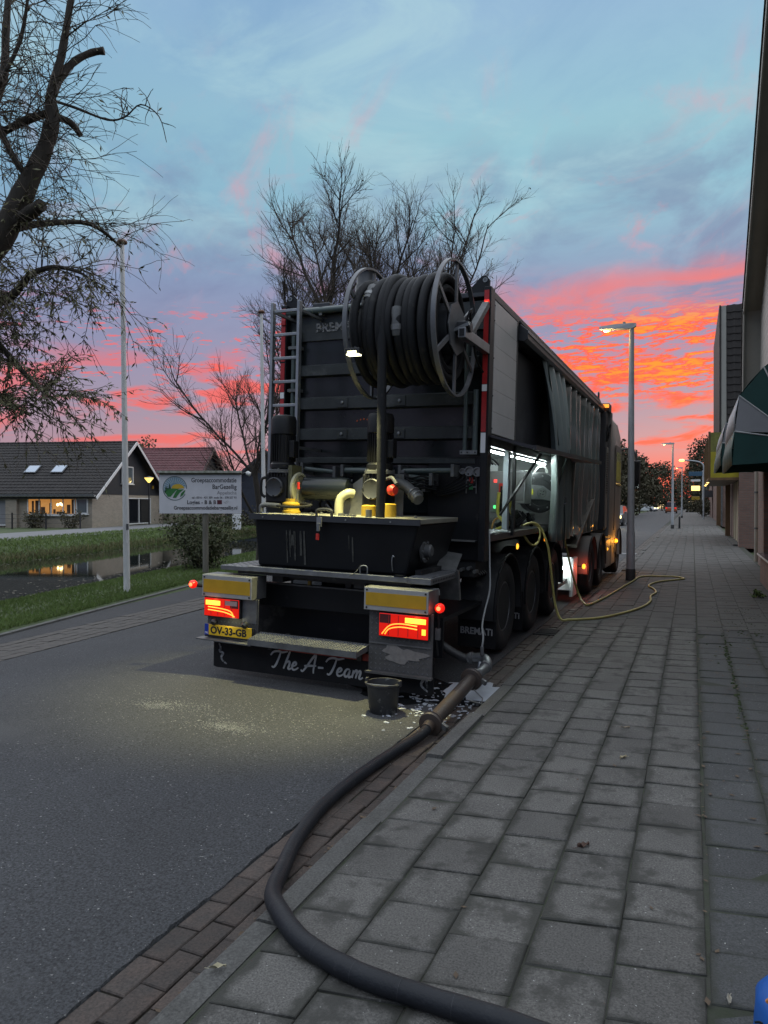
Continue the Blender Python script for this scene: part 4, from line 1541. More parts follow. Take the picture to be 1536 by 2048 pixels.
tp(MB().tube(spline2([(.0, 6.10, 1.60), (.0, 6.10, 1.645), (.04, 6.10, 1.66), (.12, 6.10, 1.66), (.16, 6.10, 1.645), (.16, 6.10, 1.60)], 3), .014, 8), 'lid_handle', m_blackprint, lid)
lt = tp(MB().box(.055, .105, 6.000, 6.017, 1.50, 1.59), 'lid_latch', m_alu, lid)
tp(MB().box(.065, .095, 5.985, 5.9995, 1.46, 1.53), 'latch_hook', m_galv, lt)
pad = tp(MB().box(.055, .085, 5.99, 6.012, 1.375, 1.435), 'padlock', m_redplastic, lid, bevel=.004)
m_streak = mat('dried_splash', (.075, .075, .066), .8, var=.6, vscale=25)
mb = MB()
qq = random.Random(9)
for i in range(15):
    cl = qq.choice([(-.26, .09), (-.26, .06), (.37, .03)])
    x = cl[0] + qq.gauss(0, cl[1] * .6)
    zt = 1.46 - .08 * qq.random()
    zb = zt - qq.uniform(.08, .34)
    w_ = qq.uniform(.003, .016)
    n_ = 6
    Lr, Rr = [], []
    for i2 in range(n_ + 1):
        z = zt + (zb - zt) * i2 / n_
        y = 6.0985 - (z - 1.085) / .47 * .05 + .018 - .0005
        ww = w_ * (1 - .6 * abs(i2 / n_ - .4)) * qq.uniform(.6, 1.1)
        Lr.append((x - ww, y - .0018, z))
        Rr.append((x + ww, y - .0018, z))
    mb.grid([Lr, Rr])
tag(tp(mb, 'cement_streaks', m_streak, tank), kind='stuff')
tp(MB().lathe((-.68, 6.6, 1.28), (-1, 0, 0), [(.07, 0), (.07, .10), (.085, .10), (.085, .14), (.06, .14), (.06, .1)], 20), 'pipe_stub', m_gunmetal, tank, smooth=True)
fg = tp(MB().lathe((.99, 6.38, 1.30), (1, 0, 0), [(.11, 0), (.11, .02), (.06, .02), (.06, .07), (.045, .085), (.0, .085)], 24), 'bearing_flange', m_galvdull, tank, smooth=True)
for a in range(6):
    w_ = a * PI / 3
    tp(MB().lathe((1.01, 6.38 + .087 * math.cos(w_), 1.30 + .087 * math.sin(w_)), (1, 0, 0), [(.013, 0), (.013, .012)], 6), 'bolt', m_galv, fg)
tp(MB().prism([(1.0, 6.15, 1.088), (1.06, 6.15, 1.088), (1.06, 6.7, 1.088), (1.0, 6.7, 1.088)], (0, 0, .05)), 'tank_foot', m_black, tank)
tp(MB().box(.86, .95, 5.985, 6.05, 1.0855, 1.10), 'tank_foot', m_black, tank)
tp(MB().tube(spline2([(.80, 6.1, 1.12), (.795, 6.085, 1.2), (.80, 6.09, 1.26), (.815, 6.09, 1.25)]), .005, 5), 'tank_hook', m_galv, tank)
# ---------------- geared motors standing on the lid
m_motor = mat('motor_black', (.010, .0105, .011), .45, .1, spec=.35, var=.35, vscale=9)
for cx in (-.75, .38):
    mo = tp(MB().lathe((cx, 6.70, 2.06), (0, 0, 1), [(.125, 0), (.135, .01), (.135, .05), (.118, .07), (.118, .36), (.135, .37), (.135, .52), (.12, .56), (.07, .575), (.0, .575)], 28), 'gear_motor', m_motor, smooth=True)
    for a in range(28):
        w_ = a * 2 * PI / 28
        c_, s_ = math.cos(w_), math.sin(w_)
        tp(MB().bar((cx + .125 * c_, 6.70 + .125 * s_, 2.14), (cx + .125 * c_, 6.70 + .125 * s_, 2.42), .018, .005, up=(-s_, c_, 0)), 'cooling_fin', m_motor, mo)
    tp(MB().lathe((cx, 6.70, 2.02), (0, 0, 1), [(.155, 0), (.155, .03), (.12, .04)], 24), 'motor_flange', m_galvdull, mo, smooth=True)
    for a in range(8):
        w_ = a * PI / 4 + .2
        tp(MB().lathe((cx + .14 * math.cos(w_), 6.70 + .14 * math.sin(w_), 2.05), (0, 0, 1), [(.012, 0), (.012, .016)], 6), 'bolt', m_galv, mo)
    tp(MB().box(cx + .09, cx + .17, 6.63, 6.73, 2.18, 2.36), 'terminal_box', m_motor, mo, bevel=.008)
    gbx = tp(MB().box(cx - .14, cx + .12, 6.58, 6.84, 1.70, 2.02), 'gearbox', m_motor, mo, bevel=.02)
    tp(MB().lathe((cx - .02, 6.58, 1.865), (0, -1, 0), [(.105, 0), (.105, .025), (.095, .035), (.088, .030), (.0, .030)], 30), 'gearbox_cover', m_gunmetal, mo, smooth=True)
    for a in range(4):
        w_ = a * PI / 2
        tp(MB().lathe((cx - .02 + .09 * math.cos(w_), 6.546, 1.865 + .09 * math.sin(w_)), (0, -1, 0), [(.010, 0), (.010, .006)], 6), 'cover_screw', m_black, mo)
    for i in range(6):
        tp(MB().box(cx - .10 + i * .035, cx - .085 + i * .035, 6.565, 6.5795, 1.98, 2.015), 'gearbox_rib', m_motor, mo)
    tp(MB().box(cx - .13, cx + .11, 6.60, 6.80, 1.60, 1.70), 'motor_pedestal', m_motor, mo)
    if cx < 0:
        tp(MB().tube(spline2([(cx - .15, 6.6, 1.97), (cx - .19, 6.58, 1.94), (cx - .19, 6.58, 1.80), (cx - .15, 6.6, 1.76)], 4), .016, 8), 'carry_handle', m_motor, mo)
        tp(MB().box(cx + .125, cx + .17, 6.60, 6.80, 1.64, 2.10), 'coupling_housing', mat('housing_olive', (.10, .10, .05), .5, var=.3, vscale=9), mo)
        tp(MB().lathe((cx + .17, 6.72, 1.85), (1, 0, 0), [(.155, 0), (.175, .008), (.18, .022), (.175, .038), (.15, .045), (.15, .03)], 36), 'clamp_ring', m_creampipe, mo, smooth=True)
        tp(MB().lathe((cx + .24, 6.78, 1.86), (1, .12, 0), [(.125, 0), (.125, .42), (.115, .48), (.09, .50), (.0, .50)], 28), 'pump_barrel', m_greendark, mo, smooth=True)
        tp(MB().lathe((cx + .22, 6.52, 1.60), (0, 0, 1), [(.095, 0), (.095, .025), (.083, .03), (.083, .08), (.095, .085), (.095, .10), (.06, .12), (.06, .15), (.0, .15)], 24), 'valve_body', m_yellow, mo, smooth=True)
        tp(MB().tube([(cx + .28, 6.50, 1.72), (cx + .30, 6.50, 1.80), (cx + .315, 6.49, 1.85)], .007, 6), 'valve_lever', m_galv, mo)
        tp(MB().tube([(cx + .315, 6.49, 1.85), (cx + .318, 6.485, 1.92)], .014, 8), 'lever_grip', m_redplastic, mo)
        tp(MB().tube(spline2([(cx - .08, 6.42, 1.605), (cx - .08, 6.42, 1.66), (cx - .03, 6.42, 1.68), (cx + .14, 6.42, 1.675)], 4), .026, 10), 'elbow_pipe', m_galvdull, mo, smooth=True)
        tp(MB().tube(spline2([(cx + .12, 6.40, 1.675), (cx + .35, 6.36, 1.665), (cx + .50, 6.42, 1.69), (cx + .40, 6.52, 1.70), (cx + .25, 6.54, 1.70)]), .013, 8), 'oil_hose', m_rubber, mo, smooth=True)
    else:
        tp(MB().lathe((cx - .02, 6.50, 1.60), (0, 0, 1), [(.075, 0), (.075, .10), (.05, .11)], 20), 'valve_body', m_yellow, mo, smooth=True)
        tp(MB().lathe((cx + .20, 6.50, 1.60), (0, 0, 1), [(.07, 0), (.07, .12), (.05, .13)], 20), 'valve_body', m_yellow, mo, smooth=True)
        tp(MB().lathe((cx + .20, 6.55, 1.86), (1, -.4, 0), [(.02, -.04), (.05, -.02), (.058, .02), (.04, .05), (.0, .055)], 16), 'valve_knob', m_redplastic, mo, smooth=True)
        tp(MB().tube(spline2([(cx + .14, 6.8, 1.95), (cx + .26, 6.78, 1.90), (cx + .36, 6.72, 1.83), (cx + .44, 6.66, 1.77)]), .055, 14), 'outlet_pipe', m_galvdull, mo, smooth=True)
        for t in (0.0, .045):
            tp(MB().lathe((cx + .35 + t, 6.735 - t * .6, 1.84 - t * .7), (1, -.5, -.7), [(.06, 0), (.072, .006), (.072, .02), (.06, .026)], 18), 'pipe_clamp', m_galv, mo, smooth=True)
        tp(MB().tube(spline2([(cx + .12, 6.6, 1.97), (cx + .2, 6.55, 1.98), (cx + .26, 6.52, 1.92)]), .018, 8), 'cable_sheath', m_galvdull, mo, smooth=True)
# triangular chequer guard and the cream elbow
m_guard = mat('guard_chequer', (.34, .345, .33), .45, .3, var=.3, vscale=8)
cg = tp(MB().prism([(-.16, 6.92, 1.60), (-.16, 6.92, 1.83), (.14, 6.92, 2.03), (.55, 6.92, 2.03), (.55, 6.92, 1.60)], (0, .012, 0)), 'guard_plate', m_guard)
tr = MB()
for i in range(14):
    for j in range(9):
        x, z = -.14 + i * .048, 1.63 + j * .045
        if z < 1.80 + (x + .16) * .66:
            treads(tr, (x, 6.9195, z), (1, 0, 0), (0, 0, 1), 1, 1, .045, .045, .034, .007, .004) if (i + j) % 2 else treads(tr, (x, 6.9195, z), (0, 0, 1), (-1, 0, 0), 1, 1, .045, .045, .034, .007, .004)
tag(tp(tr, 'tread_pattern', m_guard, cg), kind='stuff')
tp(MB().tube(spline2([(-.02, 6.6, 1.60), (-.02, 6.6, 1.70), (.0, 6.61, 1.775), (.06, 6.64, 1.82), (.10, 6.68, 1.815)], 4), .046, 16), 'vent_elbow', m_creampipe, lid, smooth=True)
for x, y, h in ((.25, 6.25, .02), (.33, 6.22, .016), (.16, 6.3, .025), (.50, 6.2, .07)):
    tp(MB().cyl((x, y, 1.60), (x, y, 1.60 + h), .03, n=12), 'lid_fitting', m_galvdull, lid)
# hydraulic tubes across the rear wall
for x0, x1, z0_, z1_, r_ in ((-.36, .12, 2.075, 2.075, .036), (-.88, -.46, 2.095, 2.055, .026), (.34, .94, 2.075, 2.085, .030), (.38, .70, 2.02, 1.99, .03), (.38, .62, 1.95, 1.92, .03)):
    tb = tp(MB().tube([(x0, 7.36, z0_), (x1, 7.36, z1_)], r_, 12), 'hydraulic_tube', m_greenpipe, smooth=True)
    for x, z in ((x0, z0_), (x1, z1_)):
        tp(MB().box(x - .018, x + .018, 7.31, 7.57, z - .065, z + .065), 'tube_clamp', m_galvdull, tb, bevel=.003)
for i in range(5):
    tp(MB().tube(spline2([(.36 + .02 * i, 7.3, 2.05), (.5, 7.25, 2.0 - .03 * i), (.62, 7.3, 2.02 - .03 * i), (.74, 7.4, 1.96 - .02 * i)]), .011, 6), 'hydraulic_hose', m_rubber)
for i in range(5):
    mk = tp(MB().lathe((-.30 + i * .043, 7.555, 2.655 + .018 * math.sin(PI * i / 4)), (0, -1, 0), [(.011, 0), (.009, .004)], 8), 'orange_dot', mat('orange_dot', (.55, .10, .02), .4))
qk = random.Random(63)
for i in range(14):
    xa, xb = qk.uniform(-.9, .9), 0
    xb = xa + qk.uniform(-.35, .35)
    za, zb = qk.uniform(1.66, 2.0), qk.uniform(1.62, 1.85)
    tp(MB().tube(spline2([(xa, 7.05, za), ((xa + xb) / 2, 6.98, min(za, zb) - .06), (xb, 7.0, zb), (xb + .05, 7.08, zb - .1)]), qk.uniform(.008, .018), 7), 'loose_cable', qk.choice([m_rubber, m_rubber, m_galvdull]), smooth=True)
for i in range(10):
    xa = qk.uniform(-.6, 1.0)
    tp(MB().lathe((xa, 6.15 + .5 * qk.random(), 1.60), (0, 0, 1), [(.018, 0), (.018, .012), (.010, .012), (.010, .022)], 8), 'lid_bolt', m_galvdull, lid)
# vent chimney behind the drum
tp(MB().lathe((-.40, 7.9, 3.99), (0, 0, 1), [(.12, 0), (.12, .30), (.105, .32), (.105, .46), (.135, .47), (.135, .49), (.0, .50)], 24), 'vent_chimney', m_gunmetal, smooth=True)
tp(MB().box(-.95, -.72, 7.6, 7.9, 3.99, 4.06), 'roof_hatch', m_gunmetal, bevel=.01)

# ---------------- ladder
for x in (-1.115, -.775):
    tp(MB().box(x - .017, x + .017, 6.985, 7.045, 1.56, 3.93), 'ladder_stile', m_alu, bevel=.004)
for i in range(9):
    z = 1.72 + i * .262
    tp(MB().box(-1.092, -.798, 6.998, 7.03, z, z + .032), 'ladder_rung', m_alu, bevel=.004)
for z in (2.3, 3.82):
    for x in (-1.115, -.775):
        tp(MB().box(x - .015, x + .015, 7.046, 7.55, z, z + .03), 'ladder_bracket', m_galvdull)

# ---------------- hose drum
RX, RY, RZ = .705, 6.70, 3.42
m_drum = mat('drum_steel', (.15, .155, .165), .45, .35, var=.3, vscale=6)
for x, s in ((.27, -1), (1.14, 1)):
    ring = []
    rim = tp(MB().lathe((x, RY, RZ), (1, 0, 0), [(.625, -.022), (.645, -.022), (.645, .022), (.625, .022)], 56, closed=True), 'drum_rim', m_drum, smooth=True)
    for a in range(6):
        w_ = a * PI / 3 + R(90)
        c_, s_ = math.cos(w_), math.sin(w_)
        tp(MB().bar((x, RY + .10 * c_, RZ + .10 * s_), (x, RY + .63 * c_, RZ + .63 * s_), .045, .02, up=(1, 0, 0)), 'drum_spoke', m_drum, rim)
    tp(MB().prism([(x - .006 + s * .012, RY + .26 * math.cos(a * PI / 4), RZ + .26 * math.sin(a * PI / 4)) for a in range(8)], (.012, 0, 0)), 'hub_plate', m_drum, rim)
    tp(MB().lathe((x, RY, RZ), (s, 0, 0), [(.07, -.02), (.07, .10), (.045, .11), (.045, .16), (.0, .16)], 18), 'drum_hub', m_gunmetal, rim, smooth=True)
tp(MB().cyl((.28, RY, RZ), (1.13, RY, RZ), .25, n=28), 'drum_core', m_gunmetal, smooth=True)
tp(MB().bar((1.10, 6.62, RZ - .05), (1.30, 6.62, RZ + .02), .03, .03), 'crank_arm', m_galv)
# drum brackets: square tube arm and diagonal brace off the corner post
arm = tp(MB().bar((1.235, RY - .10, RZ - .06), (1.235, 7.46, RZ - .06), .075, .095), 'drum_arm', m_alu, bevel=.004)
tp(MB().bar((1.235, RY - .103, RZ - .06), (1.235, RY - .101, RZ - .06), .05, .07), 'arm_end_shade', m_blackprint, arm)  # black plate painted for the shade inside the tube's open end
tp(MB().box(1.175, 1.295, RY - .08, RY + .06, RZ - .012, RZ + .05), 'bearing_block', m_gunmetal, bevel=.01)
tp(MB().bar((1.235, 7.40, 3.82), (1.235, 6.86, RZ - .02), .07, .06), 'drum_brace', m_galvdull, bevel=.003)
tp(MB().bar((.20, RY, RZ - .04), (.20, 7.54, RZ - .04), .07, .08), 'drum_arm', m_gunmetal)
tp(MB().tube(spline2([(1.26, 6.65, RZ + .05), (1.29, 6.68, RZ + .16), (1.24, 6.85, RZ + .10), (1.23, 7.1, RZ - .2), (1.22, 7.4, RZ - .3)]), .012, 6), 'drum_cable', m_rubber)
# coils of heavy hose
m_hose = mat('hose_rubber', (.013, .014, .016), .65, spec=.25, var=.35, vscale=7, bump=.2, bscale=50, spots=((.04, .04, .038), 6, .60, .12))
qq = random.Random(2)
x = .315
coils = []
i = 0
while x < 1.10:
    pts = []
    r0 = .475 + (.030 if i in (3,) else 0) + qq.uniform(-.010, .012)
    tilt = qq.uniform(-.015, .03)
    for a in range(40):
        w_ = 2 * PI * a / 40
        r_ = r0 + .008 * math.sin(3 * w_ + i)
        pts.append((x + tilt * math.cos(w_), RY + r_ * math.cos(w_), RZ + r_ * math.sin(w_)))
    co = tp(MB().tube(pts, .043, 12, closed=True), 'hose_coil', m_hose, smooth=True)
    coils.append((x, r0, co))
    x += .083
    i += 1
for i in range(9):
    pts = []
    xx = .33 + i * .09
    for a in range(32):
        w_ = 2 * PI * a / 32
        pts.append((xx, RY + .385 * math.cos(w_), RZ + .385 * math.sin(w_)))
    tp(MB().tube(pts, .043, 8, closed=True), 'hose_coil', m_hose, smooth=True)
# couplings showing on two turns
for ci, a0, a1 in ((1, 150, 128), (5, 196, 166)):
    xx, r0, co = coils[ci]
    pts = [(xx, RY + (r0 + .004) * math.cos(R(a0 + (a1 - a0) * k / 5)), RZ + (r0 + .004) * math.sin(R(a0 + (a1 - a0) * k / 5))) for k in range(6)]
    tp(MB().tube(pts, [.047, .050, .050, .047, .055, .055], 14), 'hose_coupling', m_galvdull, co, smooth=True)
    tp(MB().tube(pts[1:3], .056, 14), 'coupling_ring', m_galv, co, smooth=True)
# free end that hangs to the tank
tp(MB().tube(spline2([(.60, 6.68, 3.935), (.60, 6.45, 3.87), (.59, 6.27, 3.66), (.59, 6.205, 3.42), (.60, 6.20, 3.0), (.61, 6.20, 2.5), (.62, 6.20, 2.0), (.62, 6.195, 1.62), (.62, 6.19, 1.56)]), .043, 14), 'hanging_hose', m_hose, smooth=True)
tp(MB().lathe((.62, 6.02, 1.62), (0, 0, -1), [(.001, 0), (.001, .001)], 6), 'hose_tip', m_hose)
# work light on the drum
LX, LY, LZ = .36, 6.09, 3.085
wl = tp(MB().box(LX - .075, LX + .075, LY - .04, LY + .05, LZ + .022, LZ + .075), 'work_lamp', m_blackprint, bevel=.006)
m_wlg = mat('work_lamp_glow', (1, 1, .9), .3, emit=(1.0, .94, .50), estr=4.0)
tp(MB().prism([(LX - .045, LY - .048, LZ + .016), (LX + .045, LY - .048, LZ + .016), (LX + .045, LY - .044, LZ + .046), (LX - .045, LY - .044, LZ + .046)], (0, .003, 0)), 'lamp_lens', m_wlg, wl)
tp(MB().box(LX - .060, LX + .060, LY - .036, LY + .04, LZ + .010, LZ + .0215), 'lamp_glass', mat('lamp_underglass', (1, 1, .9), .3, emit=(1.0, .95, .60), estr=4.0), wl)
tp(MB().bar((LX, LY + .04, LZ + .06), (.275, 6.28, LZ + .14), .02, .03), 'lamp_bracket', m_gunmetal, wl)
lamp('work_light', 'SPOT', (LX, LY - .01 - TY, LZ - .02), 620, (1.0, .92, .42), .03, TR, rot=(R(-3), R(9), 0), spot=76, blend=.7)

# ---------------- delivery fittings low on the kerb side
tp(MB().tube(spline2([(.75, 6.75, .45), (1.0, 6.72, .40), (1.20, 6.72, .30), (1.34, 6.74, .245)]), .042, 12), 'delivery_pipe', m_blackdirty, smooth=True)

# ---------------- landing leg board, light plate, lamps ahead of the bogie
tp(MB().bar((1.20, 13.2, .98), (1.24, 15.0, 1.80), .07, .30, up=(1, 0, 0)), 'landing_leg', mat('landing_leg_paint', (.10, .085, .065), .5, .2, var=.4, vscale=5), bevel=.008)
tp(MB().box(1.19, 1.29, 14.75, 15.15, 1.74, 1.80), 'landing_foot', m_galvdull)
wp = tp(MB().box(.62, 1.30, 12.95, 12.98, .22, .80), 'light_plate', m_whitepaint)
tp(MB().box(1.27, 1.33, 12.99, 13.45, .10, .78), 'equipment_box', m_whitepaint, bevel=.01)
lamp('underbody_light', 'POINT', (1.36, 12.80 - TY, .62), 2.2, (.85, 1.0, .98), .04, TR)
tp(MB().box(1.14, 1.20, 12.70, 12.80, .60, .64), 'underbody_lamp', m_led)
for y, mm, z in ((13.55, m_amberhot, .60), (13.80, m_redhot, .585)):
    tp(MB().bar((1.20, y, z), (1.42, y, z), .03, .03), 'lamp_stalk', m_black)
    tp(MB().lathe((1.42, y, z), (1, -.4, 0), [(.045, 0), (.045, .02), (.02, .03)], 12), 'red_side_lamp', mm)
lamp('red_side_glow', 'POINT', (1.52, 13.65 - TY, .58), 5, (1.0, .10, .04), .04, TR)
for y in (10.7, 12.2):
    tp(MB().lathe((1.26, y, 1.22), (1, 0, 0), [(.03, 0), (.03, .012), (.018, .02)], 12), 'side_marker_lamp', m_amberlens)
for x, y0, y1, z in ((1.22, 11.9, 13.0, .35), ):
    tp(MB().box(x - .02, x + .02, y0, y1, z, z + .07), 'side_guard', m_galvdull)
tp(MB().box(-1.15, 1.15, 12.4, 14.6, .95, 1.15), 'underbody', m_blackdirty)

# ================================================================ TRACTOR UNIT
TU = root('tractor_unit', 'grey truck tractor with amber lamps at the far end of the trailer', 'truck', (-3.02, 14.2, -.083), (0, R(1.2), R(-.8)))
UO = (0, 14.2, 0)


def up_(mb, name, m, parent=None, **k):
    return mb.build(name, m, parent or TU, off=UO, **k)


m_cab = mat('cab_paint', (.20, .19, .175), .5, var=.12, vscale=2, spec=.35)
m_cabdark = mat('cab_plastic', (.04, .04, .042), .5)
# cab: lofted hull
secs = [(16.75, 1.19, .95, 3.70), (17.2, 1.24, .95, 3.82), (18.4, 1.25, .50, 3.86), (19.1, 1.25, .45, 3.62), (19.45, 1.20, .45, 2.2), (19.5, 1.12, .45, 1.6)]
mb = MB()
rows_ = []
for y, w_, a, b in secs:
    r_ = []
    for x, z in ((-w_, a), (-w_, a + (b - a) * .5), (-w_ * .97, b - .25), (-w_ * .80, b), (w_ * .80, b), (w_ * .97, b - .25), (w_, a + (b - a) * .5), (w_, a), (-w_, a)):
        r_.append((x, y, z))
    rows_.append(r_)
mb.grid(rows_)
mb.poly(rows_[0][:-1][::-1])
mb.poly(rows_[-1][:-1])
cab = up_(mb, 'cab', m_cab, smooth=True)
dr = up_(MB().box(1.245, 1.262, 17.75, 18.95, 1.1, 3.1), 'cab_door', m_cab, cab, bevel=.02)
up_(MB().prism([(1.262, 17.85, 2.15), (1.262, 18.85, 2.15), (1.262, 18.75, 2.95), (1.262, 17.85, 2.95)], (.006, 0, 0)), 'side_window', m_glassdark, cab)
up_(MB().box(1.17, 1.255, 16.72, 16.95, 1.0, 3.75), 'side_deflector', m_cab, cab, bevel=.02)
# stack and vent column behind the cab
cl = up_(MB().box(.90, 1.20, 16.25, 16.62, 1.15, 3.72), 'air_column', m_cabdark, bevel=.02)
up_(MB().box(1.2005, 1.225, 16.30, 16.60, 1.20, 2.95), 'vent_panel', mat('vent_panel', (.22, .21, .19), .4, .3), cl, bevel=.01)
for i in range(18):
    up_(MB().box(1.2255, 1.236, 16.34, 16.56, 1.95 + i * .05, 1.975 + i * .05), 'vent_slat', m_cabdark, cl)
for i in range(6):
    up_(MB().tube(spline2([(1.18, 16.3 + .05 * i, 3.05), (1.26, 16.35 + .05 * i, 3.2 + .05 * i), (1.20, 16.4 + .04 * i, 3.4), (1.14, 16.45, 3.62)]), .014, 6), 'air_hose', m_rubber, cl)
up_(MB().box(.95, 1.25, 16.35, 16.75, 3.72, 3.90), 'roof_light_bar', m_cabdark, bevel=.02)
up_(MB().box(1.10, 1.24, 16.30, 16.348, 3.80, 3.87), 'roof_lamp', mat('roof_lamp', (.8, .2, .02), .3, emit=(1.0, .26, .03), estr=2.2))
# mirror
mi = up_(MB().tube(spline2([(1.24, 18.95, 3.05), (1.45, 18.95, 3.08), (1.60, 18.9, 2.95), (1.62, 18.88, 2.72)]), .028, 8), 'mirror_arm', m_cabdark, smooth=True)
up_(MB().box(1.48, 1.72, 18.84, 18.95, 2.05, 2.80), 'mirror_housing', m_cabdark, mi, bevel=.03)
up_(MB().box(1.51, 1.69, 18.83, 18.8395, 2.1, 2.75), 'mirror_glass', m_glassdark, mi)
# chassis, fenders, wheels
for s in (-1, 1):
    up_(MB().box(s * .42 - .05, s * .42 + .05, 13.6, 19.2, .75, 1.0), 'chassis_rail', m_blackdirty)
m_fend = mat('tractor_fender', (.13, .115, .10), .4, var=.2, vscale=5)
for y in (14.35, 15.75):
    for s in (-1, 1):
        wheel(TU, s * 1.03, y, s, .51, .36, UO)
        fender(TU, s * .85, s * 1.25, y, .575, .51, UO, m=m_fend)
    up_(MB().cyl((-1.0, y, .51), (1.0, y, .51), .09, n=12), 'axle', m_blackdirty)
for s in (-1, 1):
    wheel(TU, s * 1.06, 18.9, s, .51, .32, UO)
    fender(TU, s * .86, s * 1.255, 18.9, .59, .51, UO, m=m_cabdark)
up_(MB().cyl((-1.0, 18.9, .51), (1.0, 18.9, .51), .08, n=12), 'axle', m_blackdirty)
sk = up_(MB().box(.80, 1.235, 16.45, 18.25, .30, .95), 'side_skirt', m_cab, bevel=.03)
up_(MB().box(1.2355, 1.243, 17.3, 17.36, .3, .94), 'skirt_joint', m_cabdark, sk)
up_(MB().lathe((1.235, 16.75, .72), (1, 0, 0), [(.03, 0), (.03, .01), (.015, .018)], 10), 'skirt_lamp', m_amberhot, sk)
up_(MB().box(-1.235, -.80, 16.45, 18.25, .30, .95), 'side_skirt', m_cab, bevel=.03)
# amber indicator and the work lamp on the cab side
il = up_(MB().lathe((1.25, 18.05, .84), (1, -.5, 0), [(.05, 0), (.055, .03), (.03, .05), (.0, .055)], 14), 'indicator_lamp', m_amberlens, smooth=True)
up_(MB().lathe((1.30, 18.03, .84), (1, -.5, 0), [(.03, 0), (.025, .012), (.0, .016)], 10), 'lamp_core', m_amberhot, il)
up_(MB().box(1.20, 1.25, 17.95, 18.15, .55, .80), 'indicator_stalk', m_cabdark, il)
lamp('indicator_glow', 'POINT', (1.46, 17.9 - 14.2, .84), 9, (1.0, .40, .05), .05, TU)

# ================================================================ THINGS ON THE GROUND BEHIND THE TRAILER
# bucket
bk = root('mortar_bucket', 'black plastic mortar bucket standing on the road below the rear flap', 'bucket', (-2.38, 5.58, camber(-2.38)))
m_bucket = mat('bucket_plastic', (.035, .036, .038), .55, var=.4, vscale=9, spots=((.16, .16, .15), 12, .60, .08), bump=.1, bscale=30)
MB().lathe((0, 0, 0), (0, 0, 1), [(.0, .0), (.110, .0), (.116, .006), (.138, .228), (.150, .232), (.152, .246), (.150, .25), (.136, .25), (.112, .02), (.0, .02)], 40).build('bucket_body', m_bucket, bk, smooth=True)
MB().lathe((0, 0, .175), (0, 0, 1), [(.0, 0), (.129, .0)], 32).build('bucket_content', mat('bucket_content', (.06, .058, .052), .6, var=.4, vscale=20), bk)
MB().tube([(.150 * math.cos(R(a)), .150 * math.sin(R(a)) * .98 - .02 * math.sin(R(a - 180)), .235 + .03 * math.sin(R(a - 180))) for a in range(180, 361, 12)], .004, 6).build('bucket_handle', m_galv, bk)
for s in (-1, 1):
    MB().box(s * .15 - .012, s * .15 + .012, -.02, .02, .225, .275).build('handle_ear', m_bucket, bk, bevel=.004)

# white water spill
m_spill = mat('milky_spill', (.55, .58, .63), .22, var=.12, vscale=6)
mb = MB()
blob(mb, -1.86, 6.55, .26, .36, -.122, 4, 40, .38, .002)
qq = random.Random(8)
for i in range(190):
    r_ = .004 + .016 * qq.random() ** 2.2
    x, y = -2.0 + qq.gauss(0, .26), 6.05 + qq.gauss(0, .34)
    if x > -1.64:
        continue
    blob(mb, x, y, r_ * 1.2, r_ * 1.3, (lambda x_: camber(min(x_, -1.99)) + .003), i, 12, .7, .0015)
sp_ = tag(mb.build('milky_spill', m_spill), 'milky white slurry spilled on the road and gutter under the steel pipe', 'spill', kind='stuff')
m_wet = mat('wet_asphalt', (.016, .017, .018), .10, var=.2, vscale=4)
mb = MB()
blob(mb, -2.25, 6.35, .62, .50, camber, 14, 44, .3, .0012)
tag(mb.build('wet_patch', m_wet), 'dark wet patch on the asphalt around the white spill', 'wet patch')
mb = MB()
blob(mb, -3.6, 6.72, .30, .10, camber, 31, 40, .5, .0016)
blob(mb, -3.15, 6.55, .22, .06, camber, 33, 30, .6, .0016)
tag(mb.build('pale_spill', m_spill), 'thin pale spill on the asphalt under the flap with the brushed words', 'spill')

# steel reducer pipe with clamp couplings, lying in the gutter
sp = root('steel_delivery_pipe', 'rusty steel delivery pipe with clamp couplings lying across the gutter', 'pipe', (-1.82, 5.7, -.06))
m_rusty = mat('rusty_steel', (.075, .066, .062), .5, .5, var=.5, vscale=9, bump=.15, bscale=40, col2=(.085, .06, .045))
po = (-1.82, 5.7, -.06)
A, B_ = Vector((-1.825, 5.18, -.045)), Vector((-1.795, 6.22, .075))
d_ = (B_ - A).normalized()
MB().tube([A, A + d_ * .10, A + d_ * .22, B_ - d_ * .06, B_], [.050, .052, .058, .058, .056], 20).build('pipe_barrel', m_rusty, sp, off=po, smooth=True)
for t, r_ in ((.02, .054), (.985, .060)):
    c = A + (B_ - A) * t
    cl = MB().lathe(c - d_ * .03, d_, [(r_, 0), (r_ + .034, .004), (r_ + .040, .02), (r_ + .024, .026), (r_ + .024, .036), (r_ + .040, .042), (r_ + .034, .058), (r_, .062)], 28).build('clamp_coupling', m_rusty, sp, off=po, smooth=True)
    MB().bar(c + Vector((.085, 0, .0)), c + Vector((.135, -.02, -.02)), .03, .04).build('clamp_lever', m_galvdull, sp, off=po)
MB().tube([(-1.72, 6.02, .03), (-1.64, 6.0, -.03), (-1.62, 5.90, -.05), (-1.72, 5.86, -.02)], .006, 6).build('carry_handle', m_galvdull, sp, off=po)

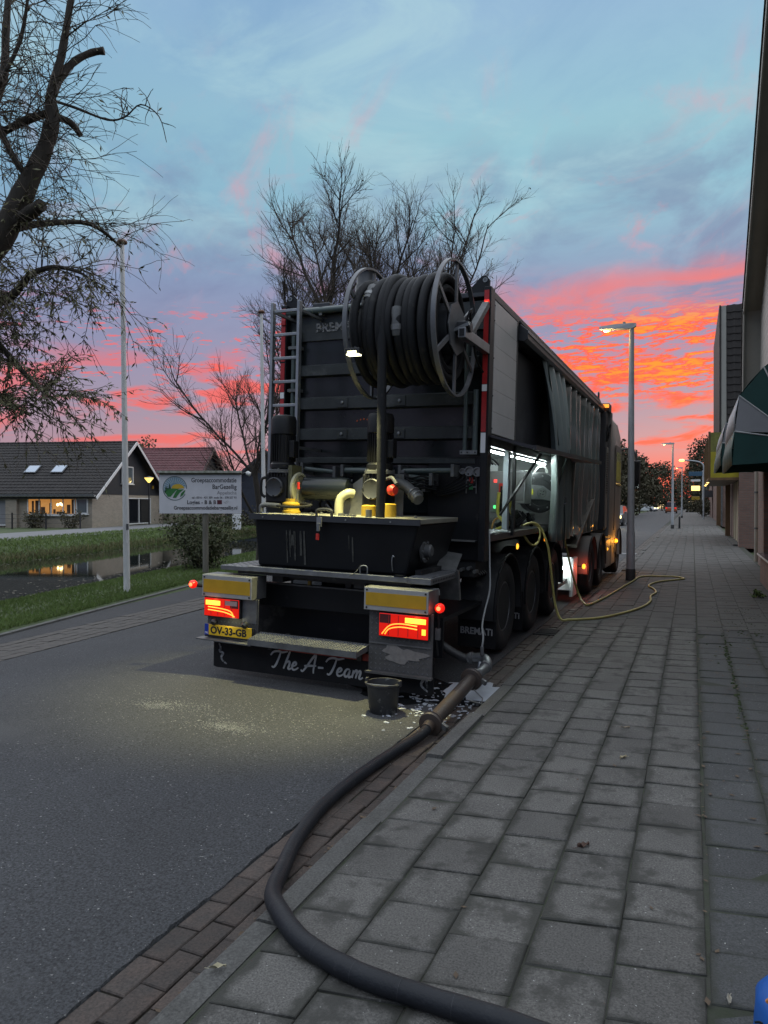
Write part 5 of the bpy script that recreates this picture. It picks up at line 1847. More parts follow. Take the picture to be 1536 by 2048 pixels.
# elbow with swivel, hanging from the trailer outlet
eb = root('elbow_fitting', 'galvanised swivel elbow between trailer outlet and steel pipe', 'pipe fitting', (-1.86, 6.5, -.05))
eo = (-1.86, 6.5, -.05)
MB().tube(spline2([(-1.98, 6.72, .145), (-1.86, 6.70, .165), (-1.785, 6.66, .155), (-1.755, 6.58, .125), (-1.765, 6.46, .10), (-1.787, 6.32, .085), (-1.793, 6.24, .078)]), .043, 16).build('elbow_pipe', m_galv, eb, off=eo, smooth=True)
for p_, d2 in (((-1.95, 6.715, .15), (1, -.1, .15)), ((-1.757, 6.55, .118), (-.1, -1, -.2)), ((-1.785, 6.34, .087), (-.1, -1, -.1))):
    MB().lathe(p_, d2, [(.043, -.01), (.056, -.006), (.056, .02), (.043, .026)], 20).build('swivel_collar', m_galvdull, eb, off=eo, smooth=True)
MB().tube([(-1.835, 6.62, .14), (-1.835, 6.58, .05), (-1.845, 6.55, -.06)], .016, 8).build('locking_handle', m_alu, eb, off=eo, smooth=True)
MB().cyl((-1.82, 6.64, .20), (-1.82, 6.64, .28), .018, n=10).build('air_valve', m_galvdull, eb, off=eo)

# thin air line from the bay to the elbow
al = MB().tube(spline2([(-2.0, 7.58, 1.34), (-1.96, 7.45, 1.0), (-1.93, 7.34, .74), (-1.93, 7.15, .55), (-1.89, 6.9, .44), (-1.82, 6.68, .36), (-1.82, 6.64, .28)]), .009, 8).build('air_line', mat('grey_air_line', (.22, .23, .23), .4), smooth=True)
tag(al, 'thin grey air line curving down from the trailer to the elbow', 'hose')

# main black delivery hose
m_bighose = mat('delivery_hose_rubber', (.013, .015, .019), .55, spec=.28, var=.3, vscale=5, bump=.25, bscale=70, spots=((.035, .036, .038), 8, .60, .10))
hp = [(-1.826, 5.22, -.035), (-1.832, 5.0, -.072), (-1.90, 4.55, -.085), (-1.935, 4.05, -.087), (-1.925, 3.6, -.087), (-1.85, 3.2, -.085), (-1.75, 2.90, -.072), (-1.65, 2.66, -.036), (-1.50, 2.46, .028), (-1.30, 2.30, .038), (-1.05, 2.215, .039), (-.78, 2.19, .039), (-.5, 2.18, .039), (-.2, 2.13, .039), (.2, 1.95, .039), (.6, 1.6, .039)]
hs = spline2(hp, 9)
hose = root('delivery_hose', 'thick black delivery hose curving from the gutter up over the kerb', 'hose', (-1.6, 2.6, -.07))
ho = (-1.6, 2.6, -.07)
MB().tube(hs, [.0375 + .0006 * math.sin(i * 1.3) + .0005 * math.sin(i * .37) for i in range(len(hs))], 24).build('hose_body', m_bighose, hose, off=ho, smooth=True)
m_band = mat('hose_stripe', (.026, .028, .032), .6)
for i in range(60, len(hs) - 3, 3):
    a, b = Vector(hs[i]), Vector(hs[i + 1])
    if i % 6 == 0:
        MB().tube([a, a + (b - a).normalized() * .0016], .0383, 22, caps=False).build('hose_crease', m_band, hose, off=ho, smooth=True)
MB().tube([hs[1], hs[6]], .045, 18).build('hose_end_sleeve', m_rusty, hose, off=ho, smooth=True)

# yellow water hose
m_yh = mat('yellow_hose', (.42, .36, .12), .5, var=.25, vscale=6)
yh = [(-2.12, 9.75, 1.33), (-2.02, 9.95, 1.36), (-1.93, 10.1, 1.28), (-1.84, 10.15, 1.0), (-1.80, 10.2, .6), (-1.76, 10.22, .25), (-1.68, 10.2, .03), (-1.55, 10.22, .02), (-1.19, 10.58, .018), (-.90, 11.25, .018), (-.70, 12.0, .018),
      (-.63, 12.7, .018), (-.66, 13.4, .018), (-.60, 13.95, .018), (-.66, 14.5, .018), (-.78, 15.1, .018), (-.62, 15.9, .018), (-.25, 16.5, .018), (-.16, 16.8, .018), (-.35, 17.1, .018), (-.75, 17.05, .018), (-1.04, 16.8, .018), (-1.13, 15.75, .018), (-1.22, 14.7, .018), (-1.36, 13.0, .018),
      (-1.50, 11.9, .018), (-1.60, 11.95, .03), (-1.72, 12.2, .15), (-1.80, 12.05, .5), (-1.86, 11.8, .95), (-1.93, 11.4, 1.35), (-2.0, 11.2, 1.70)]
yo = root('water_hose', 'yellow water hose looping from the service bay over the pavement round the lamp post', 'hose', (-1.2, 14.0, 0))
MB().tube(spline2(yh, 6), .017, 10).build('hose_body', m_yh, yo, off=(-1.2, 14.0, 0), smooth=True)
MB().tube(spline2([(-2.10, 9.6, 1.28), (-2.02, 9.65, 1.12), (-1.98, 9.85, 1.06), (-1.96, 10.1, 1.12), (-1.97, 10.2, 1.28), (-2.1, 10.25, 1.36)], 6), .017, 10).build('hose_loop', m_yh, yo, off=(-1.2, 14.0, 0), smooth=True)

# blue bag at the lower right corner
m_blue = mat('blue_plastic_sheet', (.012, .11, .42), .4, var=.25, vscale=8, bump=.1, bscale=20)
rows_ = []
for i in range(14):
    t = i / 13
    r_ = []
    for j in range(25):
        a = 2 * PI * j / 24
        rr_ = .185 * (1 - .10 * t - .55 * max(0, t - .72) ** 1.2 * 2) * (1 + .06 * math.sin(4 * a + 3 * t) + .03 * math.sin(9 * a))
        r_.append((.345 + rr_ * math.cos(a) * .9, 2.42 + rr_ * math.sin(a), .002 + .215 * t + .012 * math.sin(3 * a) * t))
    rows_.append(r_)
bb = root('blue_bag', 'bright blue plastic bag standing at the right edge of the pavement', 'bag', (.43, 2.42, 0))
mb = MB().grid(rows_)
mb.poly(rows_[-1][:-1])
mb.build('bag_body', m_blue, bb, off=(.43, 2.42, 0), smooth=True)
MB().tube(spline2([(.245, 2.36, .20), (.225, 2.33, .225), (.205, 2.34, .20)]), .006, 6).build('bag_tie', mat('orange_tie', (.55, .22, .06), .6), bb, off=(.43, 2.42, 0))
mb = MB()
for s_ in ([(.0, .05), (.02, .06), (.025, .035), (.005, .03), (.03, .0)], [(.06, .045), (.045, .02), (.06, .0), (.075, .02), (.06, .045)]):
    mb.ribbon(s_, .008, (.8, -.6, 0), (0, 0, 1), (.178, 2.375, .06))
mb.build('bag_print', m_blackprint, bb, off=(.43, 2.42, 0))

# ================================================================ TREES AND SHRUBS
m_bark = mat('willow_bark', (.050, .042, .034), .95, var=.5, vscale=9, bump=.8, bscale=22, stretch=(1, 1, .3))
m_twig = mat('willow_twig', (.085, .068, .052), .9)
m_wleafg = mat('willow_leaf', (.085, .095, .045), .7, var=.5, vscale=2.5, col2=(.14, .12, .055))
m_darkleaf = mat('evening_foliage', (.048, .050, .024), .8, var=.6, vscale=.6, col2=(.075, .06, .03))
m_shrubleaf = mat('shrub_leaf', (.050, .075, .028), .7, var=.6, vscale=3.5, col2=(.085, .08, .035))


def rvec(q):
    while True:
        v = Vector((q.uniform(-1, 1), q.uniform(-1, 1), q.uniform(-1, 1)))
        if .05 < v.length < 1:
            return v.normalized()


def grow(mb, q, p, d, ln, r0, r1, seg, wig, trop, n=4):
    """one branch: returns its polyline"""
    p = Vector(p)
    d = Vector(d).normalized()
    pts = [p.copy()]
    for i in range(seg):
        d = (d + rvec(q) * wig + Vector((0, 0, trop))).normalized()
        p = p + d * (ln / seg)
        pts.append(p.copy())
    rr_ = [r0 + (r1 - r0) * i / seg for i in range(seg + 1)]
    mb.tube(pts, rr_, n, caps=False)
    return pts


def lance(mb, q, p, d, s, wr=.16):
    """narrow four-point leaf"""
    d = Vector(d).normalized()
    a = d.cross(rvec(q))
    if a.length < .1:
        return
    a.normalize()
    k = len(mb.v)
    p = Vector(p)
    mb.v += [tuple(p), tuple(p + d * s * .5 + a * s * wr), tuple(p + d * s), tuple(p + d * s * .5 - a * s * wr)]
    mb.face(k, k + 1, k + 2, k + 3)


def bare_willow(label, base, trunk_pts, limbs, seed, spread=.5, twig_n=9, sub_n=9, limb_len=4.5, lean=(0, 0), r0=.22, leaves=0, up=.09):
    q = random.Random(seed)
    base = Vector(base)
    t = root('willow_tree', label, 'tree', base, group=None)
    wood, twigs, lv = MB(), MB(), MB()
    pts = [Vector(p) for p in trunk_pts]
    tr_ = spline2([tuple(p) for p in pts], 4)
    m = len(tr_)
    wood.tube(tr_, [r0 * (1.25 - .25 * min(1, i / 3)) * (1 - .55 * i / m) for i in range(m)], 9)
    for li in range(limbs):
        f = q.uniform(.45, 1.0) if li else 1.0
        s = Vector(tr_[int(f * (m - 1))])
        a = 2 * PI * (li / limbs + q.uniform(-.08, .08))
        sp_ = spread * q.uniform(.5, 1.25)
        d = Vector((math.cos(a) * sp_ + lean[0], math.sin(a) * sp_ + lean[1], 1))
        ln = limb_len * q.uniform(.75, 1.15)
        lp = grow(wood, q, s, d, ln, r0 * .34, .018, 9, .14, up, 6)
        for si in range(sub_n):
            g_ = q.uniform(.12, .98)
            i_ = g_ * (len(lp) - 1)
            j_ = int(i_)
            s2 = lp[j_].lerp(lp[min(j_ + 1, len(lp) - 1)], i_ - j_)
            dd = (lp[min(j_ + 1, len(lp) - 1)] - lp[max(j_ - 1, 0)]).normalized()
            d2 = dd * .75 + rvec(q) * .75
            d2.z = abs(d2.z) * .8 + .15
            ln2 = ln * (.62 - .34 * g_) * q.uniform(.7, 1.2)
            sp2 = grow(wood, q, s2, d2, ln2, .022, .007, 6, .17, up, 4)
            for ti in range(twig_n):
                h_ = q.uniform(.1, 1.0)
                i3 = h_ * (len(sp2) - 1)
                j3 = int(i3)
                s3 = sp2[j3].lerp(sp2[min(j3 + 1, len(sp2) - 1)], i3 - j3)
                d3 = (sp2[min(j3 + 1, len(sp2) - 1)] - sp2[max(j3 - 1, 0)]).normalized() * .8 + rvec(q) * .62
                ln3 = q.uniform(.35, 1.05)
                tp3 = grow(twigs, q, s3, d3, ln3, .0075, .0035, 4, .20, up, 3)
                for k_ in range(2):
                    s4 = tp3[q.randint(1, 3)]
                    grow(twigs, q, s4, (tp3[-1] - tp3[0]).normalized() + rvec(q) * .8, ln3 * .45, .0048, .0028, 2, .15, up, 3)
                if leaves and q.random() < leaves:
                    for k_ in range(3):
                        lance(lv, q, tp3[q.randint(1, 4)], rvec(q) + Vector((0, 0, -.4)), q.uniform(.07, .12), .22)
    wood.build('trunk', m_bark, t, off=base, smooth=True)
    tag(twigs.build('crown', m_twig, t, off=base), kind='stuff')
    if lv.v:
        tag(lv.build('leaves', m_wleafg, t, off=base), kind='stuff')
    return t


bare_willow('bare willow with the tallest crown, rising behind the trailer roof beside the ladder', (-10.3, 19.6, -.15),
            [(-10.3, 19.6, -.2), (-10.25, 19.6, 3), (-10.12, 19.5, 5.2), (-10.2, 19.6, 7.3)], 9, 31, .46, 14, 11, 3.8, (-.03, 0), .19, leaves=.02)
bare_willow('bare willow standing just behind the vent chimney of the trailer', (-9.6, 22.3, -.15),
            [(-9.6, 22.3, -.2), (-9.5, 22.3, 4), (-9.4, 22.2, 6), (-9.45, 22.2, 7.4)], 8, 32, .42, 14, 11, 4.0, (.0, 0), .18, leaves=.02)
bare_willow('bare willow whose thin crown stands above the hose drum', (-9.1, 25.6, -.15),
            [(-9.1, 25.6, -.2), (-9.0, 25.6, 4), (-8.85, 25.5, 6), (-8.7, 25.5, 7.6)], 9, 33, .52, 13, 11, 4.3, (.04, 0), .18, leaves=.04)
bare_willow('low bare willow leaning left beside the trailer ladder', (-11.5, 17.9, -.2),
            [(-11.5, 17.9, -.25), (-11.5, 17.9, 1.2), (-11.65, 17.8, 2.6)], 7, 34, .52, 10, 9, 3.5, (-.14, 0), .13)
bare_willow('slender bare willow between the ladder and the second flagpole', (-11.2, 20.4, -.2),
            [(-11.2, 20.4, -.25), (-11.25, 20.4, 2.8), (-11.4, 20.4, 5.0)], 7, 35, .48, 10, 10, 4.6, (-.02, 0), .15)

# the big willow at the left edge: limbs laid out by hand, drooping twigs and remaining leaves
WB = Vector((-11.54, 7.02, -.14))
bw = root('willow_tree', 'large leaning willow with sawn-off limbs and drooping leafy twigs at the left edge', 'tree', WB)
limbs_ = {
    'main': ([(-11.54, 7.02, -0.25), (-11.31, 7.14, 1.3), (-10.93, 7.32, 2.82), (-10.45, 7.54, 4.03), (-10.0, 7.75, 5.13), (-9.62, 7.92, 5.78), (-9.31, 8.06, 6.46), (-9.08, 8.17, 6.99), (-8.96, 8.22, 7.44), (-8.99, 8.22, 7.8), (-8.86, 8.28, 8.35), (-8.76, 8.33, 8.96), (-8.66, 8.38, 9.72), (-8.6, 8.42, 10.48)],
             [.30, .27, .25, .225, .205, .185, .15, .12, .105, .08, .06, .05, .038, .025]),
    'stub1': ([(-9.5, 7.98, 5.86), (-9.15, 7.96, 5.97), (-8.87, 7.92, 6.03)], [.11, .10, .092]),
    'stub2': ([(-8.98, 8.22, 7.81), (-8.93, 8.36, 8.17), (-8.82, 8.53, 8.47), (-8.66, 8.71, 8.66), (-8.5, 8.8, 8.70)], [.07, .06, .055, .052, .058]),
    'stub3': ([(-8.94, 8.23, 7.5), (-8.8, 8.41, 7.46), (-8.72, 8.54, 7.30)], [.055, .05, .042]),
    'twig1': ([(-8.99, 8.22, 7.75), (-8.62, 8.33, 7.61), (-8.13, 8.48, 7.4), (-7.86, 8.56, 7.43), (-7.62, 8.62, 7.59), (-7.34, 8.69, 7.39), (-7.2, 8.69, 6.98)], [.022, .020, .016, .013, .010, .008, .005]),
    'left': ([(-10.11, 7.73, 6.99), (-9.76, 7.88, 7.2), (-9.35, 8.06, 7.43), (-9.0, 8.21, 7.56)], [.05, .055, .06, .06]),
    'low': ([(-10.0, 7.75, 5.13), (-9.75, 7.84, 4.71), (-9.49, 7.94, 4.78), (-9.24, 8.04, 5.08), (-8.90, 8.18, 5.20), (-8.55, 8.32, 5.12), (-8.3, 8.42, 4.95)], [.09, .075, .062, .05, .035, .022, .010]),
    'low2': ([(-10.24, 7.64, 4.56), (-9.92, 7.81, 4.27), (-9.6, 7.98, 3.86), (-9.28, 8.15, 3.44), (-9.03, 8.3, 3.22)], [.07, .055, .045, .03, .015]),
    'fl': ([(-10.32, 7.64, 6.2), (-9.9, 7.9, 7.56), (-9.77, 8.04, 8.21), (-9.8, 8.11, 8.94), (-9.81, 8.2, 9.92)], [.09, .075, .065, .055, .04]),
    'low3': ([(-10.45, 7.54, 4.03), (-9.98, 7.6, 3.48), (-9.46, 7.69, 3.16), (-8.95, 7.77, 2.92)], [.06, .045, .03, .015]),
    'up2': ([(-9.27, 8.08, 6.53), (-9.46, 7.88, 6.93), (-9.57, 7.72, 7.62), (-9.13, 7.8, 8.44), (-8.91, 7.78, 9.24)], [.05, .045, .035, .028, .02]),
    'mid': ([(-9.62, 7.92, 5.78), (-9.5, 8.6, 6.1), (-9.3, 9.3, 6.3), (-9.2, 9.9, 6.1)], [.08, .05, .035, .02]),
}
wood, tw, lv = MB(), MB(), MB()
q = random.Random(77)
for nm, (pts, rr_) in limbs_.items():
    sp2 = spline2([(*p, r_) for p, r_ in zip(pts, rr_)], 4)
    wood.tube([p[:3] for p in sp2], [p[3] * (1 + .06 * math.sin(i * 1.7)) for i, p in enumerate(sp2)], 10)
    if nm.startswith('stub'):
        continue
    cnt = {'main': 105, 'twig1': 16, 'left': 32, 'low': 75, 'low2': 70, 'fl': 40, 'low3': 60, 'up2': 50, 'mid': 45}[nm]
    lo = .35 if nm == 'main' else (.3 if nm == 'twig1' else .05)
    for i in range(cnt):
        f = lo + (1 - lo) * q.random()
        s = Vector(sp2[int(f * (len(sp2) - 1))][:3])
        low = s.z < 5.6
        d = rvec(q)
        d.z = d.z * .5 + (.45 if not low else .1)
        d.x += .25
        ln = q.uniform(.6, 1.5) if nm != 'twig1' else q.uniform(.2, .5)
        p = grow(tw, q, s, d, ln, .009, .004, 9, .22, -.075 if low else -.045, 3)
        for k in range(4 if nm != 'twig1' else 1):
            s2 = p[q.randint(2, 8)]
            d2 = rvec(q) * .8 + (p[-1] - p[0]).normalized() * .8
            p2 = grow(tw, q, s2, d2, ln * q.uniform(.3, .6), .005, .003, 5, .2, -.10, 3)
            dens = .62 if s2.z < 5.0 else (.35 if s2.z < 6.2 else .03)
            for c in (p2, p):
                for j in range(1, len(c)):
                    if q.random() < dens * .8:
                        lance(lv, q, c[j], (c[j] - c[j - 1]).normalized() * .6 + rvec(q) * .6 + Vector((0, 0, -.3)), q.uniform(.06, .13), .13)
                        if q.random() < dens:
                            lance(lv, q, c[j].lerp(c[j - 1], .5), rvec(q) * .8 + Vector((0, 0, -.4)), q.uniform(.05, .11), .13)
wood.build('trunk', m_bark, bw, off=WB, smooth=True)
tag(tw.build('crown', m_twig, bw, off=WB), kind='stuff')
tag(lv.build('leaves', m_wleafg, bw, off=WB), kind='stuff')


def leafy_tree(name, label, base, h, cr, seed, n=1800, ls=.22, m=None, trunk=.4, group=None, sq=1.0):
    q = random.Random(seed)
    base = Vector(base)
    t = root(name, label, 'tree', base, group=group)
    wood, lv = MB(), MB()
    top = base + Vector((q.uniform(-.4, .4), q.uniform(-.4, .4), h * .8))
    wood.tube(spline2([base + Vector((0, 0, -.2)), base + Vector((q.uniform(-.2, .2), 0, h * .35)), top], 4), [.16 - .012 * i for i in range(9)], 7)
    cl = []
    for i in range(26):
        a = q.random() * 6.28
        z = h * q.uniform(trunk, .97)
        zz = (z / h - trunk) / (1 - trunk)
        rad = cr * math.sin(PI * min(1, .18 + .82 * zz)) ** .6 * q.uniform(.35, 1.0)
        c = base + Vector((math.cos(a) * rad, math.sin(a) * rad, z))
        cl.append((c, cr * q.uniform(.28, .5)))
        wood.tube([base + Vector((0, 0, max(h * .25, (z - rad) * .8))), base.lerp(c, .6) + Vector((0, 0, (c.z - base.z) * .2)), c], [.06, .04, .015], 5, caps=False)
    for i in range(n):
        c, r_ = q.choice(cl)
        v = rvec(q) * r_ * q.random() ** .45
        v.z *= .75 * sq
        lance(lv, q, c + v, rvec(q), ls * q.uniform(.6, 1.3), .38)
    wood.build('trunk', m_bark, t, off=base, smooth=True)
    tag(lv.build('crown', m or m_darkleaf, t, off=base), kind='stuff')
    return t


far = [((-10.2, 52, -.1), 8.6, 3.0, 'first dark leafy roadside tree beyond the truck cab'),
       ((-10.6, 62, -.1), 9.0, 3.2, 'second dark leafy roadside tree beyond the truck cab'),
       ((-10.2, 74, -.1), 8.4, 3.2, 'third dark leafy roadside tree beyond the truck cab'),
       ((-9.8, 88, -.1), 8.2, 3.4, 'fourth dark leafy roadside tree, above the headlamps of the white car'),
       ((-9.4, 106, -.1), 8.6, 3.6, 'fifth dark leafy roadside tree, left of the second street lamp'),
       ((-8.4, 132, -.1), 9.0, 4.0, 'sixth dark leafy roadside tree, where the street bends away'),
       ((-7.0, 165, -.1), 9.2, 4.6, 'farthest dark tree on the left where the street ends in trees')]
for i, (b, h, c, lab) in enumerate(far):
    leafy_tree('roadside_tree', lab, b, h, c * 1.15, 200 + i, 7000, .26 + .03 * i, group='leafy trees along the far street', trunk=.10, sq=1.3)
farr = [((2.2, 112, 0), 10.2, 3.4, 'dark tree rising above the yellow fascia on the right'),
        ((1.4, 135, 0), 8.8, 3.2, 'dark tree behind the round hedge on the right pavement'),
        ((-1.0, 190, 0), 9.5, 4.5, 'farthest dark tree closing the street on the right')]
for i, (b, h, c, lab) in enumerate(farr):
    leafy_tree('street_tree', lab, b, h, c, 230 + i, 6000, .34, group='trees on the right beyond the shops', trunk=.08, sq=1.3)
leafy_tree('garden_tree', 'small leafy tree showing above the ridge of the lit house', (-49.5, 56, 0), 8.4, 2.0, 260, 1500, .22, m=m_shrubleaf)
for i in range(9):
    leafy_tree('background_tree', ['thin dark tree far behind the canal houses', 'broad dark tree far behind the canal houses', 'low dark tree far behind the canal houses'][i % 3] + [' on the left', ' in the middle', ' on the right'][i // 3],
               (-62 + 6.5 * i + (i % 2) * 2, 88 + 4 * (i % 3), 0), 5.0 + (i % 3) * .5, 2.6, 270 + i, 700, .34, group='trees behind the canal houses', trunk=.2)


def shrub(name, label, c, rx, rz, seed, n, ls, m=None, stems=9, cat='shrub', group=None):
    q = random.Random(seed)
    c = Vector(c)
    t = root(name, label, cat, c, group=group)
    st, lv = MB(), MB()
    for i in range(stems):
        a = q.random() * 6.28
        e = c + Vector((math.cos(a) * rx * q.uniform(.3, .95), math.sin(a) * rx * q.uniform(.3, .95), rz * q.uniform(.55, 1.0)))
        s0 = c + Vector((math.cos(a) * .1, math.sin(a) * .1, -.1))
        pp = spline2([s0, s0.lerp(e, .5) + Vector((0, 0, rz * .12)), e], 4)
        st.tube(pp, [.022 - .002 * k for k in range(len(pp))], 5, caps=False)
        for k in range(n // stems):
            p = Vector(pp[q.randint(2, len(pp) - 1)])
            v = rvec(q) * rx * .42 * q.random() ** .5
            p2 = p + v
            if p2.z < c.z:
                p2.z = c.z + .05
            lance(lv, q, p2, rvec(q) + Vector((0, 0, -.2)), ls * q.uniform(.6, 1.3), .28)
    st.build('stems', m_bark, t, off=c)
    tag(lv.build('foliage', m or m_shrubleaf, t, off=c), kind='stuff')
    return t


shrub('canal_shrub', 'leafy shrub growing on the bank behind the guesthouse sign', (-11.9, 15.7, -.3), 1.05, 1.75, 301, 5200, .085, stems=16)
shrub('garden_shrub', 'round dark shrub below the lit window, nearer the fence corner', (-39.6, 34.6, 0), .95, 1.15, 302, 900, .14, m_darkleaf)
shrub('garden_shrub', 'small dark shrub at the brick corner right of the lit window', (-36.9, 35.1, 0), .75, 1.0, 303, 700, .13, m_darkleaf)
shrub('box_hedge', 'clipped round hedge on the pavement before the brick shop', (1.15, 92, 0), 1.15, 2.0, 304, 1600, .17, m_darkleaf)
shrub('planter_bush', 'dark bush against the far brick wall beside the wooden column', (2.35, 56, 0), .55, 1.7, 305, 700, .13, m_darkleaf)
shrub('weed_tuft', 'small green weed sprouting between the leaves by the shop plinth', (1.05, 14.0, 0), .09, .13, 306, 160, .05, m_blade, 6, 'weed')

# ================================================================ STREET FURNITURE
m_post = mat('lamp_post_grey', (.42, .44, .45), .5, .1, var=.25, vscale=4)
m_lampglow = mat('street_lamp_glow', (1, .8, .4), .3, emit=(1.0, .62, .16), estr=2.2)


def street_lamp(label, x, y, h, lit, gl=1.0):
    t = root('street_lamp', label, 'street lamp', (x, y, 0), group='street lamps along the kerb')
    MB().tube([(0, 0, -.05), (0, 0, 1.0), (0, 0, 1.05), (0, 0, h)], [.088, .086, .074, .050], 16).build('post', m_post, t, smooth=True)
    MB().lathe((0, 0, 0), (0, 0, 1), [(.10, -.02), (.10, .22), (.089, .24)], 16).build('base_sleeve', mat('sleeve_black', (.03, .03, .03), .7), t, smooth=True)
    hd = MB()
    sec = [(.09, .05, .03, .09), (.0, .065, -.02, .10), (-.35, .09, .0, .10), (-.62, .075, .02, .085), (-.66, .04, .03, .07)]
    hd.grid([[(a, -w_, z0), (a, w_, z0), (a, w_ * .7, z1), (a, -w_ * .7, z1), (a, -w_, z0)] for a, w_, z0, z1 in sec])
    hd.poly([(.09, -.05, .03), (.09, -.035, .09), (.09, .035, .09), (.09, .05, .03)])
    hd.poly([(-.66, -.04, .03), (-.66, .04, .03), (-.66, .028, .07), (-.66, -.028, .07)])
    hd.v = [(a, b, c + h) for a, b, c in hd.v]
    ho_ = hd.build('lamp_head', mat('lamp_head_grey', (.30, .32, .33), .45, .3), t)
    MB().lathe((-.50, 0, h + .012), (0, 0, -1), [(.085, 0), (.075, .03), (.04, .05), (.0, .055)], 16).build('lamp_glass', m_lampglow if lit else m_glassdark, ho_, smooth=True)
    MB().cyl((-.15, 0, h + .10), (-.15, 0, h + .14), .03, n=10).build('photocell', m_post, ho_)
    if lit:
        lamp('lamp_light', 'POINT', (-.55, 0, h - .12), 20 * gl, (1.0, .62, .22), .06, t)
    return t


street_lamp('tall grey street lamp standing on the pavement inside the yellow hose', -1.20, 16.16, 5.32, True)
street_lamp('second street lamp down the pavement, with a short bollard at its foot', -1.16, 49.3, 5.32, True)
street_lamp('third street lamp, far down the pavement near the hedge', -1.05, 84, 5.32, True)
bl = root('bollard', 'short dark bollard beside the foot of the second street lamp', 'bollard', (-.75, 49.4, 0))
MB().lathe((0, 0, 0), (0, 0, 1), [(.09, -.02), (.09, .02), (.06, .03), (.055, .72), (.045, .76), (.0, .78)], 14).build('bollard_post', m_iron, bl, smooth=True)
MB().lathe((0, 0, .01), (0, 0, 1), [(.22, -.02), (.22, 0), (.0, .005)], 14).build('bollard_base', m_iron, bl)
cl_ = root('curved_street_lamp', 'street lamp with a curved arm over the far pavement', 'street lamp', (1.0, 78, 0))
MB().tube(spline2([(0, 0, 0), (0, 0, 3.0), (0, 0, 5.0), (-.25, 0, 5.55), (-.9, 0, 5.75), (-1.9, 0, 5.85)], 5), .07, 10).build('post', m_post, cl_, smooth=True)
MB().lathe((-2.2, 0, 5.83), (1, 0, 0), [(.0, -.1), (.12, 0), (.14, .3), (.07, .45)], 12).build('lamp_head', m_lampglow, cl_, smooth=True)

# flagpoles
m_pole = mat('weathered_white_paint', (.72, .72, .70), .6, var=.3, vscale=5, spots=((.28, .27, .25), 7, .60, .1), stretch=(1, 1, .25))
m_cap = mat('brown_wooden_cap', (.12, .055, .03), .6)
for lab, x, y, h, ln in (('tall white flagpole with a brown mushroom cap on the grass verge', -10.05, 10.93, 6.72, -.012), ('second white flagpole with a brown cap close to the trailer ladder', -10.86, 17.1, 6.95, -.012)):
    fp = root('flagpole', lab, 'flagpole', (x, y, -.09), (0, ln, 0))
    MB().tube([(0, 0, -.1), (0, 0, 2.2), (0, 0, h)], [.062, .056, .040], 16).build('pole', m_pole, fp, smooth=True)
    MB().lathe((0, 0, h), (0, 0, 1), [(.045, -.02), (.095, .0), (.10, .03), (.06, .075), (.0, .085)], 20).build('pole_cap', m_cap, fp, smooth=True)
    MB().tube([(.05, -.03, h - .12), (.06, -.035, h - .2), (.062, -.04, 1.25)], .0025, 4).build('halyard', m_white, fp)
    MB().box(.045, .085, -.05, -.02, 1.2, 1.32).build('cleat', m_galvdull, fp, bevel=.005)
    MB().tube(spline2([(.06, -.04, 1.3), (.10, -.045, 1.1), (.06, -.05, .95), (.05, -.04, 1.2)]), .004, 5).build('halyard_coil', m_white, fp)

# guesthouse sign
sg_ = root('guesthouse_sign', 'white guesthouse sign board with printed logo on a wooden post', 'sign', (-10.75, 14.30, -.12), (0, 0, R(23)))
m_signb = mat('sign_white', (.62, .62, .66), .55, var=.12, vscale=3)
m_ink = mat('sign_ink', (.012, .012, .015), .6)
m_inkg = mat('sign_grey_ink', (.19, .19, .20), .6)
m_timber = mat('weathered_timber', (.20, .185, .15), .85, var=.5, vscale=7, bump=.4, bscale=30, stretch=(1, 1, .2))
MB().tube([(0, .06, -.2), (0, .06, .9), (.0, .06, 2.0)], .072, 12).build('sign_post', m_timber, sg_, smooth=True)
BX0, BX1, BZ0, BZ1 = -1.08, .88, 1.50, 2.46
bd = MB().box(BX0, BX1, -.035, -.01, BZ0, BZ1).build('sign_board', m_signb, sg_)
bd.rotation_euler = (0, 0, 0)
MB().box(BX0 - .04, BX1 + .01, -.11, .02, BZ1 + .002, BZ1 + .055).build('sign_cap', mat('mossy_cap', (.42, .42, .38), .8, var=.6, vscale=8, col2=(.13, .15, .10)), sg_, bevel=.006)
MB().box(BX0 - .01, BX1 + .004, -.04, -.036, BZ1 - .035, BZ1).build('sign_trim', m_timber, sg_)
yy = -.0365


def st(body, size, x, z, m=m_ink, al='RIGHT', xs=1.0, bold=0.0):
    return text('sign_lettering', body, size, frame_mat((x, yy, z), (1, 0, 0), (0, 0, 1)), m, bd, al, ext=.0015, xs=xs, bold=bold)


st('Groepsaccommodatie', .155, BX1 - .11, 2.245, m_ink, xs=.78, bold=.002)
st('BarGezellig', .155, BX1 - .11, 2.085, m_ink, xs=.82, bold=.002)
st('Appelscha', .12, BX1 - .11, 1.955, m_inkg, xs=.95)
st('tel : 0516 - 431 309  mob: 06 - 578 257 93', .072, BX1 - .11, 1.855, m_ink, xs=.86, bold=.001)
st('Logies - B & B', .128, BX0 + 1.36, 1.725, m_ink, xs=.95, bold=.0025)
st('Groepsaccommodatiebargezellig.nl', .122, BX1 - .09, 1.595, m_ink, xs=.885, bold=.0025)
# round emblem: sky with rays, sun, striped field
ex, ez, er = BX0 + .375, 2.10, .265


